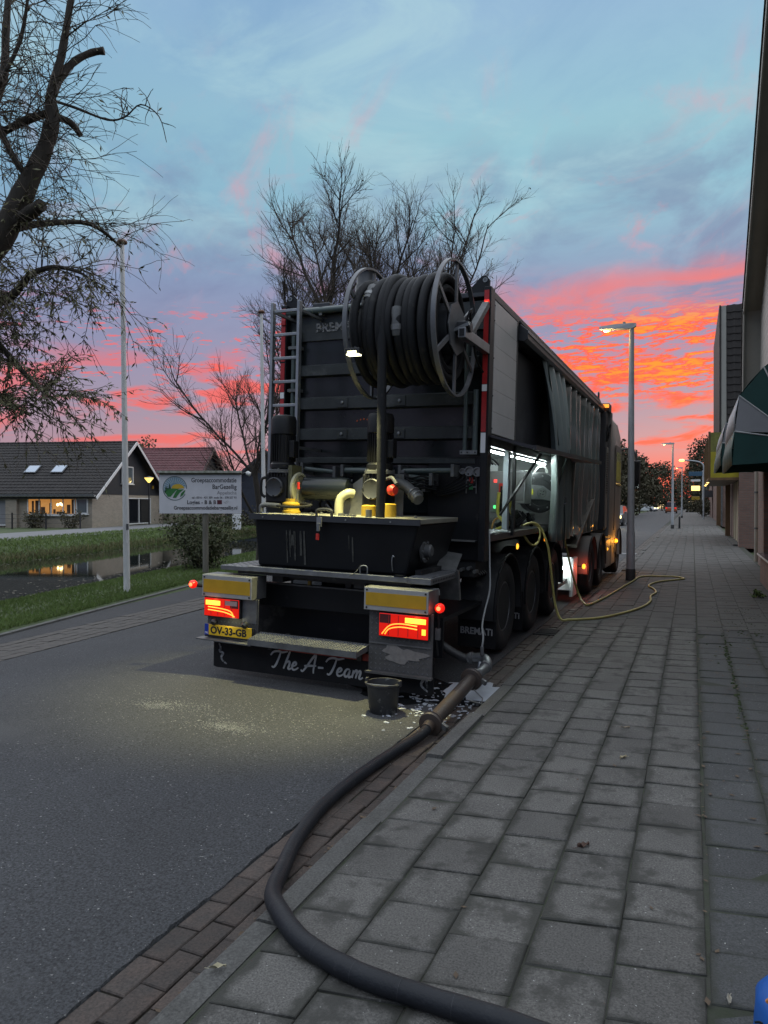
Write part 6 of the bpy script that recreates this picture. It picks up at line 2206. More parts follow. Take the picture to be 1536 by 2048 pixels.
def disc(mb, a0, a1, r0, r1, n, y_):
    for i in range(n):
        a, b = R(a0 + (a1 - a0) * i / n), R(a0 + (a1 - a0) * (i + 1) / n)
        k = len(mb.v)
        for r_, t in ((r0, a), (r1, a), (r1, b), (r0, b)):
            mb.v.append((ex + r_ * math.cos(t), y_, ez + r_ * math.sin(t)))
        mb.face(k, k + 1, k + 2, k + 3)


def emb(name, mb, m):
    s_ = mb.build(name, m, bd)
    so = s_.modifiers.new('thick', 'SOLIDIFY')
    so.thickness = .001
    return s_


mb = MB()
disc(mb, 5, 195, .0, er, 26, -.0372)
emb('emblem_sky', mb, mat('emblem_blue', (.16, .27, .36), .6))
mb = MB()
for i in range(15):
    disc(mb, 8 + i * 12.4, 12.5 + i * 12.4, .13, er * .98, 1, -.0385)
emb('emblem_rays', mb, mat('emblem_pale', (.40, .46, .50), .6))
mb = MB()
disc(mb, -2, 330, er * 1.03, er * 1.10, 34, -.0376)
emb('emblem_ring', mb, mat('emblem_ring', (.06, .11, .12), .6))
mb = MB()
for i in range(14):
    a, b = R(5 + 170 * i / 14), R(5 + 170 * (i + 1) / 14)
    k = len(mb.v)
    mb.v += [(ex + .07, -.0398, ez - .01), (ex + .07 + .155 * math.cos(a), -.0398, ez - .01 + .115 * math.sin(a)), (ex + .07 + .155 * math.cos(b), -.0398, ez - .01 + .115 * math.sin(b))]
    mb.face(k, k + 1, k + 2)
emb('emblem_sun', mb, mat('emblem_yellow', (.55, .36, .03), .6))
m_eg, m_eg2 = mat('emblem_green', (.03, .16, .04), .6), mat('emblem_dark_green', (.015, .06, .03), .6)
for nm, pts, m in (('emblem_field', [(-.255, -.06), (-.20, -.03), (-.05, .0), (.10, -.01), (.02, -.06), (-.10, -.20), (-.17, -.20)], m_eg),
                   ('emblem_field', [(.06, -.03), (.22, -.02), (.12, -.10), (.03, -.225), (-.05, -.225), (.0, -.12)], m_eg),
                   ('emblem_field', [(.24, -.04), (.255, -.05), (.20, -.16), (.12, -.21), (.15, -.12)], m_eg),
                   ('emblem_field', [(-.255, -.06), (-.20, -.035), (-.13, -.02), (-.20, -.07), (-.235, -.12)], m_eg2),
                   ('emblem_tree', [(-.235, -.03), (-.22, .06), (-.205, .0), (-.19, .07), (-.175, .0), (-.16, .02), (-.15, -.03)], m_eg2),
                   ('emblem_tree', [(-.155, -.02), (-.125, .13), (-.09, -.01)], m_eg2)):
    mb = MB().prism([(ex + a, -.0412 if nm == 'emblem_field' else -.0406, ez + b) for a, b in pts], (0, -.001, 0))
    mb.build(nm, m, bd)
mb = MB().box(BX0 + 1.385, BX0 + 1.50, -.0385, -.0362, 1.72, 1.82)
mb.build('sign_badge', mat('badge_maroon', (.10, .02, .03), .6), bd)
mb = MB()
mb.ribbon([(0, .06), (.05, .02), (.10, .05)], .012, (1, 0, 0), (0, 0, 1), (BX0 + 1.54, yy, 1.72))
mb.ribbon([(.03, .03), (.08, .08), (.12, .07)], .012, (1, 0, 0), (0, 0, 1), (BX0 + 1.54, yy, 1.72))
mb.build('sign_squiggle', mat('faint_ink', (.36, .36, .38), .6), bd)
sl_ = root('sign_floodlight', 'small white floodlight on an arm at the right end of the sign', 'lamp', (-10.75, 14.30, -.12), (0, 0, R(23)))
MB().tube(spline2([(BX1, .0, 2.44), (BX1 + .10, -.1, 2.47), (BX1 + .16, -.2, 2.48)]), .012, 6).build('arm', m_galvdull, sl_)
MB().lathe((BX1 + .15, -.2, 2.475), (1, -.2, -.5), [(.02, 0), (.05, .03), (.05, .11), (.0, .13)], 12).build('lamp_hood', m_whitepaint, sl_, smooth=True)
# wooden mooring stub at the bank
mo_ = root('mooring_planks', 'pair of leaning grey planks at the water edge behind the tank', 'planks', (-11.0, 17.9, -.3))
for i in range(2):
    MB().bar((.15 * i, 0, -.3), (-.25 + .2 * i, .1, .75 - .12 * i), .06, .14).build('plank', m_timber, mo_)

# ================================================================ CANAL HOUSES
m_brickcream = mat('cream_brick', (.37, .31, .24), .85, bump=.3, bscale=40, var=.25, vscale=2,
                   brick=((.40, .33, .25), (.31, .26, .20), (.30, .28, .24), .22, .065, .010, (0, 2)))
m_brickcream_y = mat('cream_brick_side', (.37, .31, .24), .85, bump=.3, bscale=40, var=.25, vscale=2,
                     brick=((.40, .33, .25), (.31, .26, .20), (.30, .28, .24), .22, .065, .010, (1, 2)))
m_roofdark = mat('dark_roof_tile', (.034, .030, .028), .7, spec=.25, var=.4, vscale=2, bump=.15, bscale=40)
m_roofpurple = mat('wine_red_roof_tile', (.13, .045, .048), .6, spec=.3, var=.35, vscale=2, bump=.15, bscale=40)
m_boards = mat('black_boarding', (.020, .022, .027), .7, wave=('Z', 4.0, .4), var=.2, vscale=3)
m_navy = mat('navy_boarding', (.025, .03, .045), .7, var=.2, vscale=3)
m_warm = mat('room_glow_panel', (.6, .35, .12), .8, emit=(1.0, .42, .10), estr=.38, var=.6, vscale=1.3)
m_warmhot = mat('ceiling_lamp_glow', (1, .8, .4), .5, emit=(1.0, .72, .32), estr=7.0)
m_skyglass = mat('roof_window_glass', (.35, .42, .5), .08, spec=1.0)


def pantiles(p0, ex_, ey_, nx, ny, tw, th, amp=.035, step=.03, sub=4):
    """sheet of interlocking tiles: ex_ along the eave, ey_ up the slope"""
    p0, ex_, ey_ = Vector(p0), Vector(ex_).normalized(), Vector(ey_).normalized()
    nn = ex_.cross(ey_).normalized()
    mb = MB()
    for j in range(ny):
        rr_ = []
        for t, lift in ((0.0, step), (1.02, .0)):
            row = []
            for i in range(nx * sub + 1):
                a = i / sub
                w_ = amp * (.5 + .5 * math.cos(2 * PI * a)) ** 1.5
                row.append(p0 + ex_ * (a * tw) + ey_ * ((j + t) * th) + nn * (w_ + lift))
            rr_.append(row)
        low = [p - nn * step for p in rr_[0]]
        mb.grid([low, rr_[0]])
        mb.grid(rr_)
    return mb


def house(name, label, loc, rotz, L_, Wd, ze, zr, m_roof, m_wall_l, m_wall_g, oh=.45, tw=.30, gable_m=None, barge=m_whitepaint, both=False):
    t = root(name, label, 'house', loc, (0, 0, rotz))
    # long wall y=0 faces the canal; gable at x=0
    MB().box(0, L_, -Wd, 0, -.1, ze).build('wall', [m_wall_l], t)
    MB().box(-.012, -.002, -Wd, -.0, -.1, ze - .05).build('gable_base', m_wall_g, t)
    mb = MB().prism([(.02, .0, ze), (.02, -Wd, ze), (.02, -Wd / 2, zr - .12)], (L_ - .04, 0, 0))
    mb.build('gable', gable_m or m_boards, t)
    MB().box(-.035, -.001, -Wd - .02, .02, ze - .06, ze + .10).build('gable_band', gable_m or m_boards, t)
    run = Wd / 2
    rise = zr - ze
    sl_n = math.hypot(run, rise)
    ey = Vector((0, -run, rise))
    k = oh / sl_n
    e0 = Vector((-oh, 0, ze)) - ey * k * .9
    nt = int((L_ + 2 * oh) / tw)
    ny = int((sl_n + oh * .9) / .36)
    th = (sl_n + oh * .9) / ny
    tw2 = (L_ + 2 * oh) / nt
    rf = MB().prism([(-oh, .9 * oh * run / sl_n, ze - .9 * oh * rise / sl_n - .10), (-oh, -run, zr - .10), (-oh, -Wd - .9 * oh * run / sl_n, ze - .9 * oh * rise / sl_n - .10),
                     (-oh, -Wd - .9 * oh * run / sl_n, ze - .9 * oh * rise / sl_n), (-oh, -run, zr), (-oh, .9 * oh * run / sl_n, ze - .9 * oh * rise / sl_n)], (L_ + 2 * oh, 0, 0)).build('roof', m_roof, t)
    tag(pantiles(e0 + Vector((L_ + 2 * oh, 0, .004)), (-1, 0, 0), ey, nt, ny, tw2, th).build('roof_tile', m_roof, rf), kind='stuff')
    if both:
        eyb = Vector((0, run, rise))
        tag(pantiles(Vector((-oh, -Wd, ze + .004)) - eyb * k * .9, (1, 0, 0), eyb, nt, ny, tw2, th).build('roof_tile', m_roof, rf), kind='stuff')
    for i in range(int((L_ + 2 * oh) / .42)):
        x = -oh + i * .42
        MB().lathe((x, -run, zr - .03), (1, 0, 0), [(.13, 0), (.12, .41), (.10, .41)], 10).build('ridge_tile', m_roof, rf)
    if barge:
        for s in (0, 1):
            y0 = (.9 * oh * run / sl_n) if s == 0 else -Wd - .9 * oh * run / sl_n
            MB().bar((-oh - .03, y0, ze - .9 * oh * rise / sl_n - .08), (-oh - .03, -run, zr - .08), .04, .20, up=(0, 0, 1)).build('barge_board', barge, rf)
    return t, rf


A_h = Vector((-36.35, 36.36, 0))
h1, r1 = house('canal_house', 'low dark-roofed brick house across the canal with a warmly lit window', A_h, R(195.4), 24, 10.6, 2.25, 6.05, m_roofdark, m_brickcream, m_brickcream_y, .5)
MB().box(-.4, 24, .02, .42, 2.02, 2.12).build('eave_board', m_whitepaint, h1)
MB().box(-.4, 24, .38, .50, 2.05, 2.20).build('gutter', m_galvdull, h1)


def window(parent, u0, u1, z0, z1, n, face, room=m_glassdark, depth=.07, fm=None, sill=True):
    """window on the wall y=0 (face 'y') or the gable x=0 (face 'x'); real frame, mullions and panes"""
    fm = fm or m_whitepaint
    w_ = .07

    def bx(a0, a1, b0, b1, d0, d1):
        mb = MB()
        if face == 'y':
            mb.box(a0, a1, d0, d1, b0, b1)
        else:
            mb.box(-d1, -d0, -a1, -a0, b0, b1)
        return mb
    wn = bx(u0, u1, z0, z1, .004, .02).build('window', room, parent)
    for a0, a1, b0, b1 in ((u0, u1, z1 - w_, z1), (u0, u1, z0, z0 + w_), (u0, u0 + w_, z0, z1), (u1 - w_, u1, z0, z1)):
        bx(a0, a1, b0, b1, .021, .021 + depth).build('frame', fm, wn)
    for i in range(1, n):
        c = u0 + (u1 - u0) * i / n
        bx(c - .035, c + .035, z0 + w_, z1 - w_, .0215, .02 + depth * .9).build('mullion', fm, wn)
    if sill:
        bx(u0 - .06, u1 + .06, z0 - .07, z0 - .004, .004, .14).build('sill', fm, wn)
    return wn


# the lit bay: room light as a flat glowing panel, lamps and furniture on it
wn = window(h1, 1.15, 4.55, .82, 1.93, 4, 'y', m_warm)
for i, (x, z) in enumerate(((2.2, 1.55), (2.05, 1.48), (2.4, 1.5))):
    MB().lathe((x, .022, z), (0, 1, 0), [(.09, 0), (.07, .02), (.0, .03)], 10).build('room_lamp', m_warmhot, wn)
for x0, x1, z0, z1 in ((3.62, 4.0, .9, 1.78), (1.25, 1.42, .9, 1.85), (2.55, 2.72, .9, 1.2), (1.9, 2.5, .9, 1.05), (2.8, 3.0, .9, 1.6), (3.3, 3.6, .9, 1.35), (1.5, 1.75, .9, 1.5), (4.1, 4.25, .9, 1.75)):
    MB().box(x0, x1, .021, .028, z0, z1).build('room_furniture', mat('dark_furniture', (.10, .05, .025), .8), wn)
window(h1, .25, 1.08, .90, 1.93, 1, 'y', mat('dusk_glass', (.10, .12, .13), .1, spec=.8))
window(h1, 6.0, 7.2, .1, 1.95, 1, 'y', mat('grey_shutter', (.22, .22, .23), .6), sill=False)
MB().box(5.2, 6.0, .004, .25, -.1, 2.0).build('brick_pier', m_brickcream, h1)
window(h1, 4.6, 8.4, .05, 1.98, 2, 'x', m_glassdark, sill=False)
window(h1, 3.9, 5.6, 3.0, 4.25, 2, 'x', mat('dusk_glass', (.10, .12, .13), .1))
for x in (3.2, 5.2):
    ey = Vector((0, -5.3, 3.8)).normalized()
    c0 = Vector((x, -1.9, 2.25 + 1.9 * 3.8 / 5.3)) + Vector((0, 3.8, 5.3)).normalized() * .07
    f_ = MB().prism([c0, c0 + Vector((.95, 0, 0)), c0 + Vector((.95, 0, 0)) + ey * .95, c0 + ey * .95], Vector((0, 3.8, 5.3)).normalized() * .06).build('roof_window', m_gunmetal, r1)
    c1 = c0 + Vector((0, 3.8, 5.3)).normalized() * .062 + Vector((.08, 0, 0)) + ey * .08
    MB().prism([c1, c1 + Vector((.79, 0, 0)), c1 + Vector((.79, 0, 0)) + ey * .79, c1 + ey * .79], Vector((0, 3.8, 5.3)).normalized() * .008).build('pane', m_skyglass, f_)
MB().box(-.10, -.04, -8.9, -8.7, 2.7, 2.95).build('wall_lamp', m_yellow, h1)
text('house_number', '6', .22, frame_mat((.85, .006, 1.5), (-1, 0, 0), (0, 0, 1)), m_white, h1)

h2, r2 = house('canal_house', 'house with a wine-red tiled roof behind the lit house', (-37.3, 47.6, 0), R(195.4), 14, 9.0, 2.7, 6.35, m_roofpurple, m_brickcream, m_brickcream_y, .4, barge=m_gunmetal)
h3, r3 = house('canal_house', 'dark boarded house beside the red-roofed house, mostly hidden by the trailer', (-34.6, 48.6, 0), R(113), 9, 6.6, 2.9, 5.75, m_roofdark, m_navy, m_navy, .35, gable_m=m_navy, barge=m_navy, both=True)
window(h3, 4.4, 5.4, 2.75, 3.75, 2, 'x', mat('pale_curtain', (.32, .34, .38), .6), fm=m_navy)
window(h3, 3.6, 5.6, .5, 1.5, 2, 'x', mat('pale_curtain', (.32, .34, .38), .6), fm=m_navy)

# far lane, gardens, fence
m_lane = mat('lane_paving', (.17, .17, .175), .85, var=.25, vscale=1.2, bump=.3, bscale=40)
MB().grid([[(x_water_far(y) - 2.6 + (.06 * (y - 20)), y, .004), (x_water_far(y) - 8.2 + (.03 * (y - 20)), y, .006)] for y in (-10, 0, 10, 20, 30, 40, 50, 60)]).build('far_lane', m_lane)
tag(bpy.data.objects['far_lane'], kind='structure')
m_fence = mat('black_fence_steel', (.02, .02, .021), .5)
fr = root('garden_fence', 'thin black post and wire fence before the lit house', 'fence', A_h, (0, 0, R(195.4)))
for i in range(9):
    x = -.6 + i * 2.3
    MB().box(x - .035, x + .035, 2.4, 2.47, -.05, 1.0).build('fence_post', m_fence, fr)
for z in (.35, .62, .9):
    MB().tube([(-.6, 2.435, z), (17.8, 2.435, z)], .010, 4).build('fence_wire', m_fence, fr)
for i in range(1):
    MB().tube([(6.7, 2.435, 0), (6.7, 2.435, 2.4)], .05, 8).build('tall_post', m_fence, fr)
gt = root('garden_gate', 'black steel bar gate beside the brick gable', 'gate', (-36.9, 38.0, 0), (0, 0, R(106)))
for z in (.12, .98):
    MB().box(.1, 5.6, -.025, .025, z, z + .06).build('gate_rail', m_fence, gt)
for x in (.1, 5.55):
    MB().box(x, x + .06, -.03, .03, -.05, 1.05).build('gate_post', m_fence, gt)
MB().box(5.9, 6.15, -.1, .1, -.05, 1.15).build('gate_pillar', m_fence, gt)
for i in range(18):
    MB().tube([(.35 + i * .29, 0, .15), (.35 + i * .29, 0, 1.0)], .006, 4).build('gate_bar', m_fence, gt)
gl = root('garden_lamp', 'lit cone-shaped lamp on a black post before the boarded gable', 'street lamp', (-37.3, 42.9, 0))
MB().tube([(0, 0, -.05), (0, 0, 3.15)], [.06, .05], 10).build('post', m_fence, gl, smooth=True)
MB().lathe((0, 0, 3.12), (0, 0, 1), [(.06, 0), (.32, .34), (.33, .37)], 18).build('lamp_glass', mat('garden_lamp_glow', (1, .8, .4), .3, emit=(1.0, .70, .16), estr=1.7), gl, smooth=True)
MB().lathe((0, 0, 3.49), (0, 0, 1), [(.35, 0), (.33, .03), (.10, .10), (.0, .12)], 18).build('lamp_cap', m_galvdull, gl, smooth=True)
lamp('garden_light', 'POINT', (0, 0, 3.3), 40, (1.0, .72, .28), .2, gl)
for i, (x, y) in enumerate(((-27.5, 44.0), (-28.3, 44.5))):
    pass
hb = root('white_marker_post', 'small white board leaning by the far bank right of the sign', 'board', (-25.6, 37.2, 0))
MB().box(-.3, .3, -.03, .03, 0, .95).build('board', m_whitepaint, hb, bevel=.01)
sh = root('garden_hedge', 'low hedge along the far lane behind the guesthouse sign', 'hedge', (-31.0, 44.5, 0))
q = random.Random(44)
lv = MB()
for i in range(2600):
    x = q.uniform(-4.5, 4.5)
    lance(lv, q, Vector((x, q.gauss(0, .35), abs(q.gauss(.45, .3)))), rvec(q), q.uniform(.10, .2), .35)
tag(lv.build('foliage', m_darkleaf, sh), kind='stuff')

# ================================================================ SHOPS ON THE RIGHT
m_brickred = mat('red_brown_brick', (.26, .15, .12), .85, bump=.4, bscale=40, var=.3, vscale=2,
                 brick=((.27, .15, .115), (.20, .115, .092), (.17, .15, .13), .22, .0625, .010, (0, 2)))
m_brickred_y = mat('red_brown_brick_side', (.26, .15, .12), .85, bump=.4, bscale=40, var=.3, vscale=2,
                   brick=((.27, .15, .115), (.20, .115, .092), (.17, .15, .13), .22, .0625, .010, (1, 2)))
m_soffit = mat('grey_board', (.27, .265, .235), .7, var=.15, vscale=1.2)
m_siding = mat('pale_weatherboard', (.40, .38, .34), .6, var=.12, vscale=2)
m_wood = mat('varnished_wood', (.17, .10, .045), .5, var=.35, vscale=5, stretch=(1, 1, .2))
m_door = mat('beige_door', (.46, .40, .28), .5, var=.15, vscale=3)

# near shop: mansard gable turned to the street, weatherboard front, shopfront below
SO = (1.65, 10.0, 0)
ns = root('corner_shop', 'near shop on the right with steep tiled verge, pale boards and brick base', 'shop', SO)


def nsb(mb, name, m, parent=None, **k):
    return mb.build(name, m, parent or ns, off=SO, **k)


prof = [(22.0, 3.9), (21.7, 6.75), (16.3, 10.35), (13.6, 12.1), (10.9, 10.35), (5.5, 6.75), (5.2, 3.9)]
w0 = nsb(MB().prism([(1.66, y, z) for y, z in prof], (5, 0, 0)), 'upper_wall', m_soffit)
for i in range(48):
    z0 = 3.92 + i * .17
    a = [p for p in prof]
    # half-width of the gable at this height
    def yl(z):
        for (ya, za), (yb, zb) in zip(prof[:3], prof[1:4]):
            if za <= z <= zb:
                return ya + (yb - ya) * (z - za) / (zb - za)
        return 13.6
    y1 = yl(z0 + .17) - .15
    if y1 - 13.6 < .3:
        break
    nsb(MB().prism([(1.655, 27.2 - y1, z0), (1.655, y1, z0), (1.64, y1, z0), (1.64, 27.2 - y1, z0)], (0, 0, .162)), 'weatherboard', m_siding, w0)
# overhanging verge: soffit board and the tile edge
for k in range(6):
    (ya, za), (yb, zb) = prof[k], prof[k + 1]
    s = 1 if k < 3 else -1
    dirv = Vector((0, yb - ya, zb - za)).normalized()
    nv = Vector((0, dirv.z, -dirv.y)) * (1 if k < 3 else 1)
    if nv.y * s < 0:
        nv = -nv
    a0, b0 = Vector((1.25, ya, za)), Vector((1.25, yb, zb))
    nsb(MB().prism([a0, a0 + Vector((.41, 0, 0)), b0 + Vector((.41, 0, 0)), b0], nv * .05), 'soffit', m_soffit)
    nsb(MB().prism([a0 + Vector((-.03, 0, 0)) - nv * .16, a0 + Vector((-.03, 0, 0)) + nv * .08, b0 + Vector((-.03, 0, 0)) + nv * .08, b0 + Vector((-.03, 0, 0)) - nv * .16], (.03, 0, 0)), 'barge_board', m_soffit)
    ln = (b0 - a0).length
    rf_ = nsb(MB().prism([a0 + Vector((-.03, 0, 0)) + nv * .081, a0 + Vector((6, 0, 0)) + nv * .081, b0 + Vector((6, 0, 0)) + nv * .081, b0 + Vector((-.03, 0, 0)) + nv * .081], nv * .03), 'roof', m_roofdark)
    n_t = int(ln / .33)
    for i in range(n_t):
        c = a0 + dirv * (i * ln / n_t)
        mbt = MB().prism([c + Vector((-.06, 0, 0)) + nv * .112, c + Vector((.26, 0, 0)) + nv * .112, c + Vector((.26, 0, 0)) + dirv * ln / n_t + nv * .112, c + Vector((-.06, 0, 0)) + dirv * ln / n_t + nv * .112], nv * .035)
        mbt.v = [(x, y, z) if j < 4 else tuple(Vector((x, y, z)) + nv * (.02 if j in (4, 5) else -.01)) for j, (x, y, z) in enumerate(mbt.v)]
        nsb(mbt, 'verge_tile', m_roofdark, rf_)
# ground floor: brick base, sill, glazing, pillar
nsb(MB().box(1.30, 1.66, 6.0, 16.9, -.05, .56), 'plinth', m_brickred_y)
nsb(MB().box(1.62, 6.0, 5.5, 21.8, -.05, 3.9), 'ground_floor_wall', m_brickred_y)
for i in range(11):
    nsb(MB().prism([(1.24, 6.0 + i * .99, .565), (1.60, 6.0 + i * .99, .60), (1.60, 6.98 + i * .99, .60), (1.24, 6.98 + i * .99, .565)], (0, 0, .03)), 'sill_stone', mat('glazed_sill', (.10, .06, .07), .25), bevel=.004)
nsb(MB().box(1.235, 1.2385, 6.0, 16.89, .562, .60), 'sill_edge', m_whitepaint)
nsb(MB().box(1.34, 1.46, 16.62, 16.86, .60, 3.2), 'brick_pillar', m_brickred_y)
sf = nsb(MB().box(1.50, 1.52, 6.0, 16.6, .62, 2.55), 'shop_window', m_glassdark)
for y in (6.0, 8.6, 11.2, 13.8, 16.5):
    nsb(MB().box(1.44, 1.498, y, y + .09, .62, 2.6), 'window_frame', m_wood, sf)
nsb(MB().box(1.44, 1.61, 6.0, 16.6, 2.56, 3.4), 'shop_fascia', m_wood)
nsb(MB().box(1.40, 1.52, 18.2, 18.9, 3.85, 4.02), 'alarm_box', m_whitepaint, bevel=.03)
# drainpipe at the corner
dp = nsb(MB().tube(spline2([(1.64, 22.6, .0), (1.64, 22.6, 1.2), (1.64, 22.6, 3.1)], 3), .055, 12), 'drainpipe', mat('cream_drainpipe', (.36, .33, .27), .5, var=.2, vscale=3), smooth=True)
for z in (.9, 1.9, 2.9):
    nsb(MB().lathe((1.64, 22.6, z), (0, 0, 1), [(.065, 0), (.065, .05)], 12), 'pipe_bracket', m_galvdull, dp)
nsb(MB().box(1.72, 1.84, 22.55, 22.65, .0, 3.2), 'corner_post', m_soffit)

# hooded awnings with green and white stripes
m_agreen = mat('awning_green', (.010, .062, .055), .65, var=.25, vscale=3)
m_awhite = mat('awning_white', (.30, .305, .32), .7, var=.12, vscale=3)
m_piping = mat('awning_piping', (.55, .56, .55), .6)


def awning(label, y0, y1, x_front, z_front, z_val, x_wall=1.42, z_top=3.72, grp='striped shop awnings'):
    t = root('shop_awning', label, 'awning', (x_wall, (y0 + y1) / 2, z_val), group=grp)
    of = (x_wall, (y0 + y1) / 2, z_val)
    pr = [(x_wall, z_top), (x_wall - (x_wall - x_front) * .55, z_top - (z_top - z_front) * .26), (x_front + .06, z_front + (z_top - z_front) * .42), (x_front, z_front), (x_front - .03, z_val)]
    n = 12
    for k, m in ((0, m_agreen), (1, m_agreen), (2, m_awhite), (3, m_agreen)):
        (xa, za), (xb, zb) = pr[k], pr[k + 1]
        rows_ = []
        for i in range(n + 1):
            y = y0 + (y1 - y0) * i / n
            sag = .018 * math.sin(i * 2.4)
            wv = (.025 * math.sin(i * 1.9) if k == 3 else 0)
            rows_.append([(xa, y, za), ((xa + xb) / 2 - .02 + wv * .4, y, (za + zb) / 2 + sag * .3), (xb + wv, y, zb + (.02 * math.sin(i * 2.1) if k == 3 else 0))])
        o_ = MB().grid(rows_).build('awning_panel', m, t, off=of, smooth=True)
        s_ = o_.modifiers.new('thick', 'SOLIDIFY')
        s_.thickness = .006
    for y in (y0, y1):
        hub = (x_wall, z_val + .35)
        for k, m in ((0, m_agreen), (1, m_agreen), (2, m_awhite)):
            (xa, za), (xb, zb) = pr[k], pr[k + 1]
            MB().prism([(hub[0], y, hub[1] + .0), (xa, y, za), (xb, y, zb)], (0, .006, 0)).build('awning_cheek', m, t, off=of)
        MB().prism([(x_wall, y, z_front - .06), (x_front, y, z_front), (x_front - .03, y, z_val), (x_wall - .3, y, z_val + .03), (x_wall, y, z_val + .0)], (0, .0065, 0)).build('awning_valance', m_agreen, t, off=of)
        for (xa, za) in pr[:4]:
            MB().tube([(hub[0], y - .004, hub[1]), (xa, y - .004, za)], .011, 6).build('awning_rib', m_piping, t, off=of)
    for (xa, za) in pr[1:4]:
        MB().tube([(xa, y0, za + .004), (xa, y1, za + .004)], .010, 6).build('awning_piping', m_piping, t, off=of)
    # scalloped letters-like hem mark in red
    for i in range(4):
        yb = y0 + (y1 - y0) * (i + .5) / 4
        mbx = MB()
        mbx.ribbon([(-.12, .10), (.0, .16), (.10, .08), (-.04, .02), (.12, -.06)], .03, (0, -1, 0), (.12, 0, 1), (x_front + .015, yb, z_front + .14))
        mbx.build('awning_print', mat('awning_red_print', (.42, .14, .12), .6), t, off=of)
    return t


awning('near green and white hooded awning at the right edge of the picture', 12.0, 15.4, .575, 2.70, 2.20, z_top=3.95)
awning('farther green and white hooded awning, just beyond the near one', 16.2, 20.6, .555, 2.85, 2.40, z_top=3.8)

# second shop: steep tiled slope turned to the camera, yellow fascia box, brick pier, door
S2 = (1.6, 34.0, 0)
s2 = root('gabled_shop', 'second shop with steep dark tiled slope, brick pier and beige door', 'shop', S2)


def s2b(mb, name, m, parent=None, **k):
    return mb.build(name, m, parent or s2, off=S2, **k)


s2b(MB().box(1.58, 6.0, 29.75, 30.35, -.05, 3.9), 'brick_pier', m_brickred)
s2b(MB().box(1.78, 6.0, 30.35, 41.2, -.05, 4.2), 'wall', m_brickred_y)
s2b(MB().box(1.60, 1.78, 30.36, 30.50, -.05, 2.6), 'door_frame', m_wood)
dd = s2b(MB().box(1.70, 1.775, 30.6, 35.4, .05, 2.5), 'shop_door', m_door)
for y in (30.6, 32.2, 33.8, 35.3):
    s2b(MB().box(1.66, 1.699, y, y + .12, .05, 2.5), 'door_stile', m_door, dd)
s2b(MB().box(1.64, 1.658, 30.72, 30.78, 1.0, 1.2), 'door_handle', m_alu, dd)
for i in range(4):
    s2b(MB().box(1.42, 1.70, 30.4 + i * 1.3, 31.66 + i * 1.3, -.03, .06), 'step_stone', m_kerb)
s2b(MB().box(1.50, 1.72, 39.6, 39.95, -.05, 2.6), 'wooden_column', m_wood)
# steep tiled slope
sx, sy0, sz0, sy1, sz1 = 1.00, 30.9, 4.45, 31.9, 9.45
ey = Vector((0, sy1 - sy0, sz1 - sz0))
sln = ey.length
eyn = ey.normalized()
nn = Vector((0, -eyn.z, eyn.y))
rs = s2b(MB().prism([(sx, sy0, sz0), (sx + 6, sy0, sz0), (sx + 6, sy1, sz1), (sx, sy1, sz1)], (0, .3, 0)), 'roof_slope', m_roofdark)
nr, nc = 17, 7
tile = MB()
tw_, th_ = .30, sln / nr
rr_ = []
for t, lf in ((0, .045), (1.06, .012)):
    rr_.append([Vector((-.5 * tw_ + tw_ * i / 8, 0, 0)) + eyn * (t * th_) + nn * (lf + .045 * (.5 + .5 * math.cos(2 * PI * (i / 8 + .15))) ** 1.5) for i in range(9)])
tile.grid([[p - nn * .04 for p in rr_[0]], rr_[0]])
tile.grid(rr_)
me = None
for j in range(nr):
    for i in range(nc):
        c = Vector((sx + .36 + tw_ * i, sy0, sz0)) + eyn * (j * th_) - Vector(S2)
        if me is None:
            o = tile.build('roof_tile', m_roofdark, rs, smooth=True)
            me = o.data
        else:
            o = bpy.data.objects.new('roof_tile', me)
            COL.objects.link(o)
            o.parent = rs
        o.location = c
s2b(MB().prism([(sx + .01, sy0 - .06, sz0 - .2), (sx + .19, sy0 - .06, sz0 - .2), (sx + .19, sy1 - .06, sz1), (sx + .01, sy1 - .06, sz1)], (0, .05, 0)), 'verge_board', m_soffit)
s2b(MB().prism([(sx - .06, sy0 - .1, sz0 - .25), (sx, sy0 - .1, sz0 - .25), (sx, sy1 - .1, sz1 + .02), (sx - .06, sy1 - .1, sz1 + .02)], (0, 8.5, 0)), 'verge_edge', m_roofdark)
s2b(MB().prism([(sx + .02, sy0, sz0 - .1), (sx + .02, sy1, sz1 - .1), (sx + .02, 38.5, sz1 - .1), (sx + .02, 40.5, sz0 - .1)], (.3, 0, 0)), 'gable', m_roofdark)
s2b(MB().tube([(1.30, 30.75, 4.42), (6, 30.75, 4.42)], .07, 8), 'gutter', m_galvdull)
s2b(MB().tube([(1.42, 30.70, 4.4), (1.42, 30.70, 3.9)], .05, 8), 'downpipe', m_galvdull)
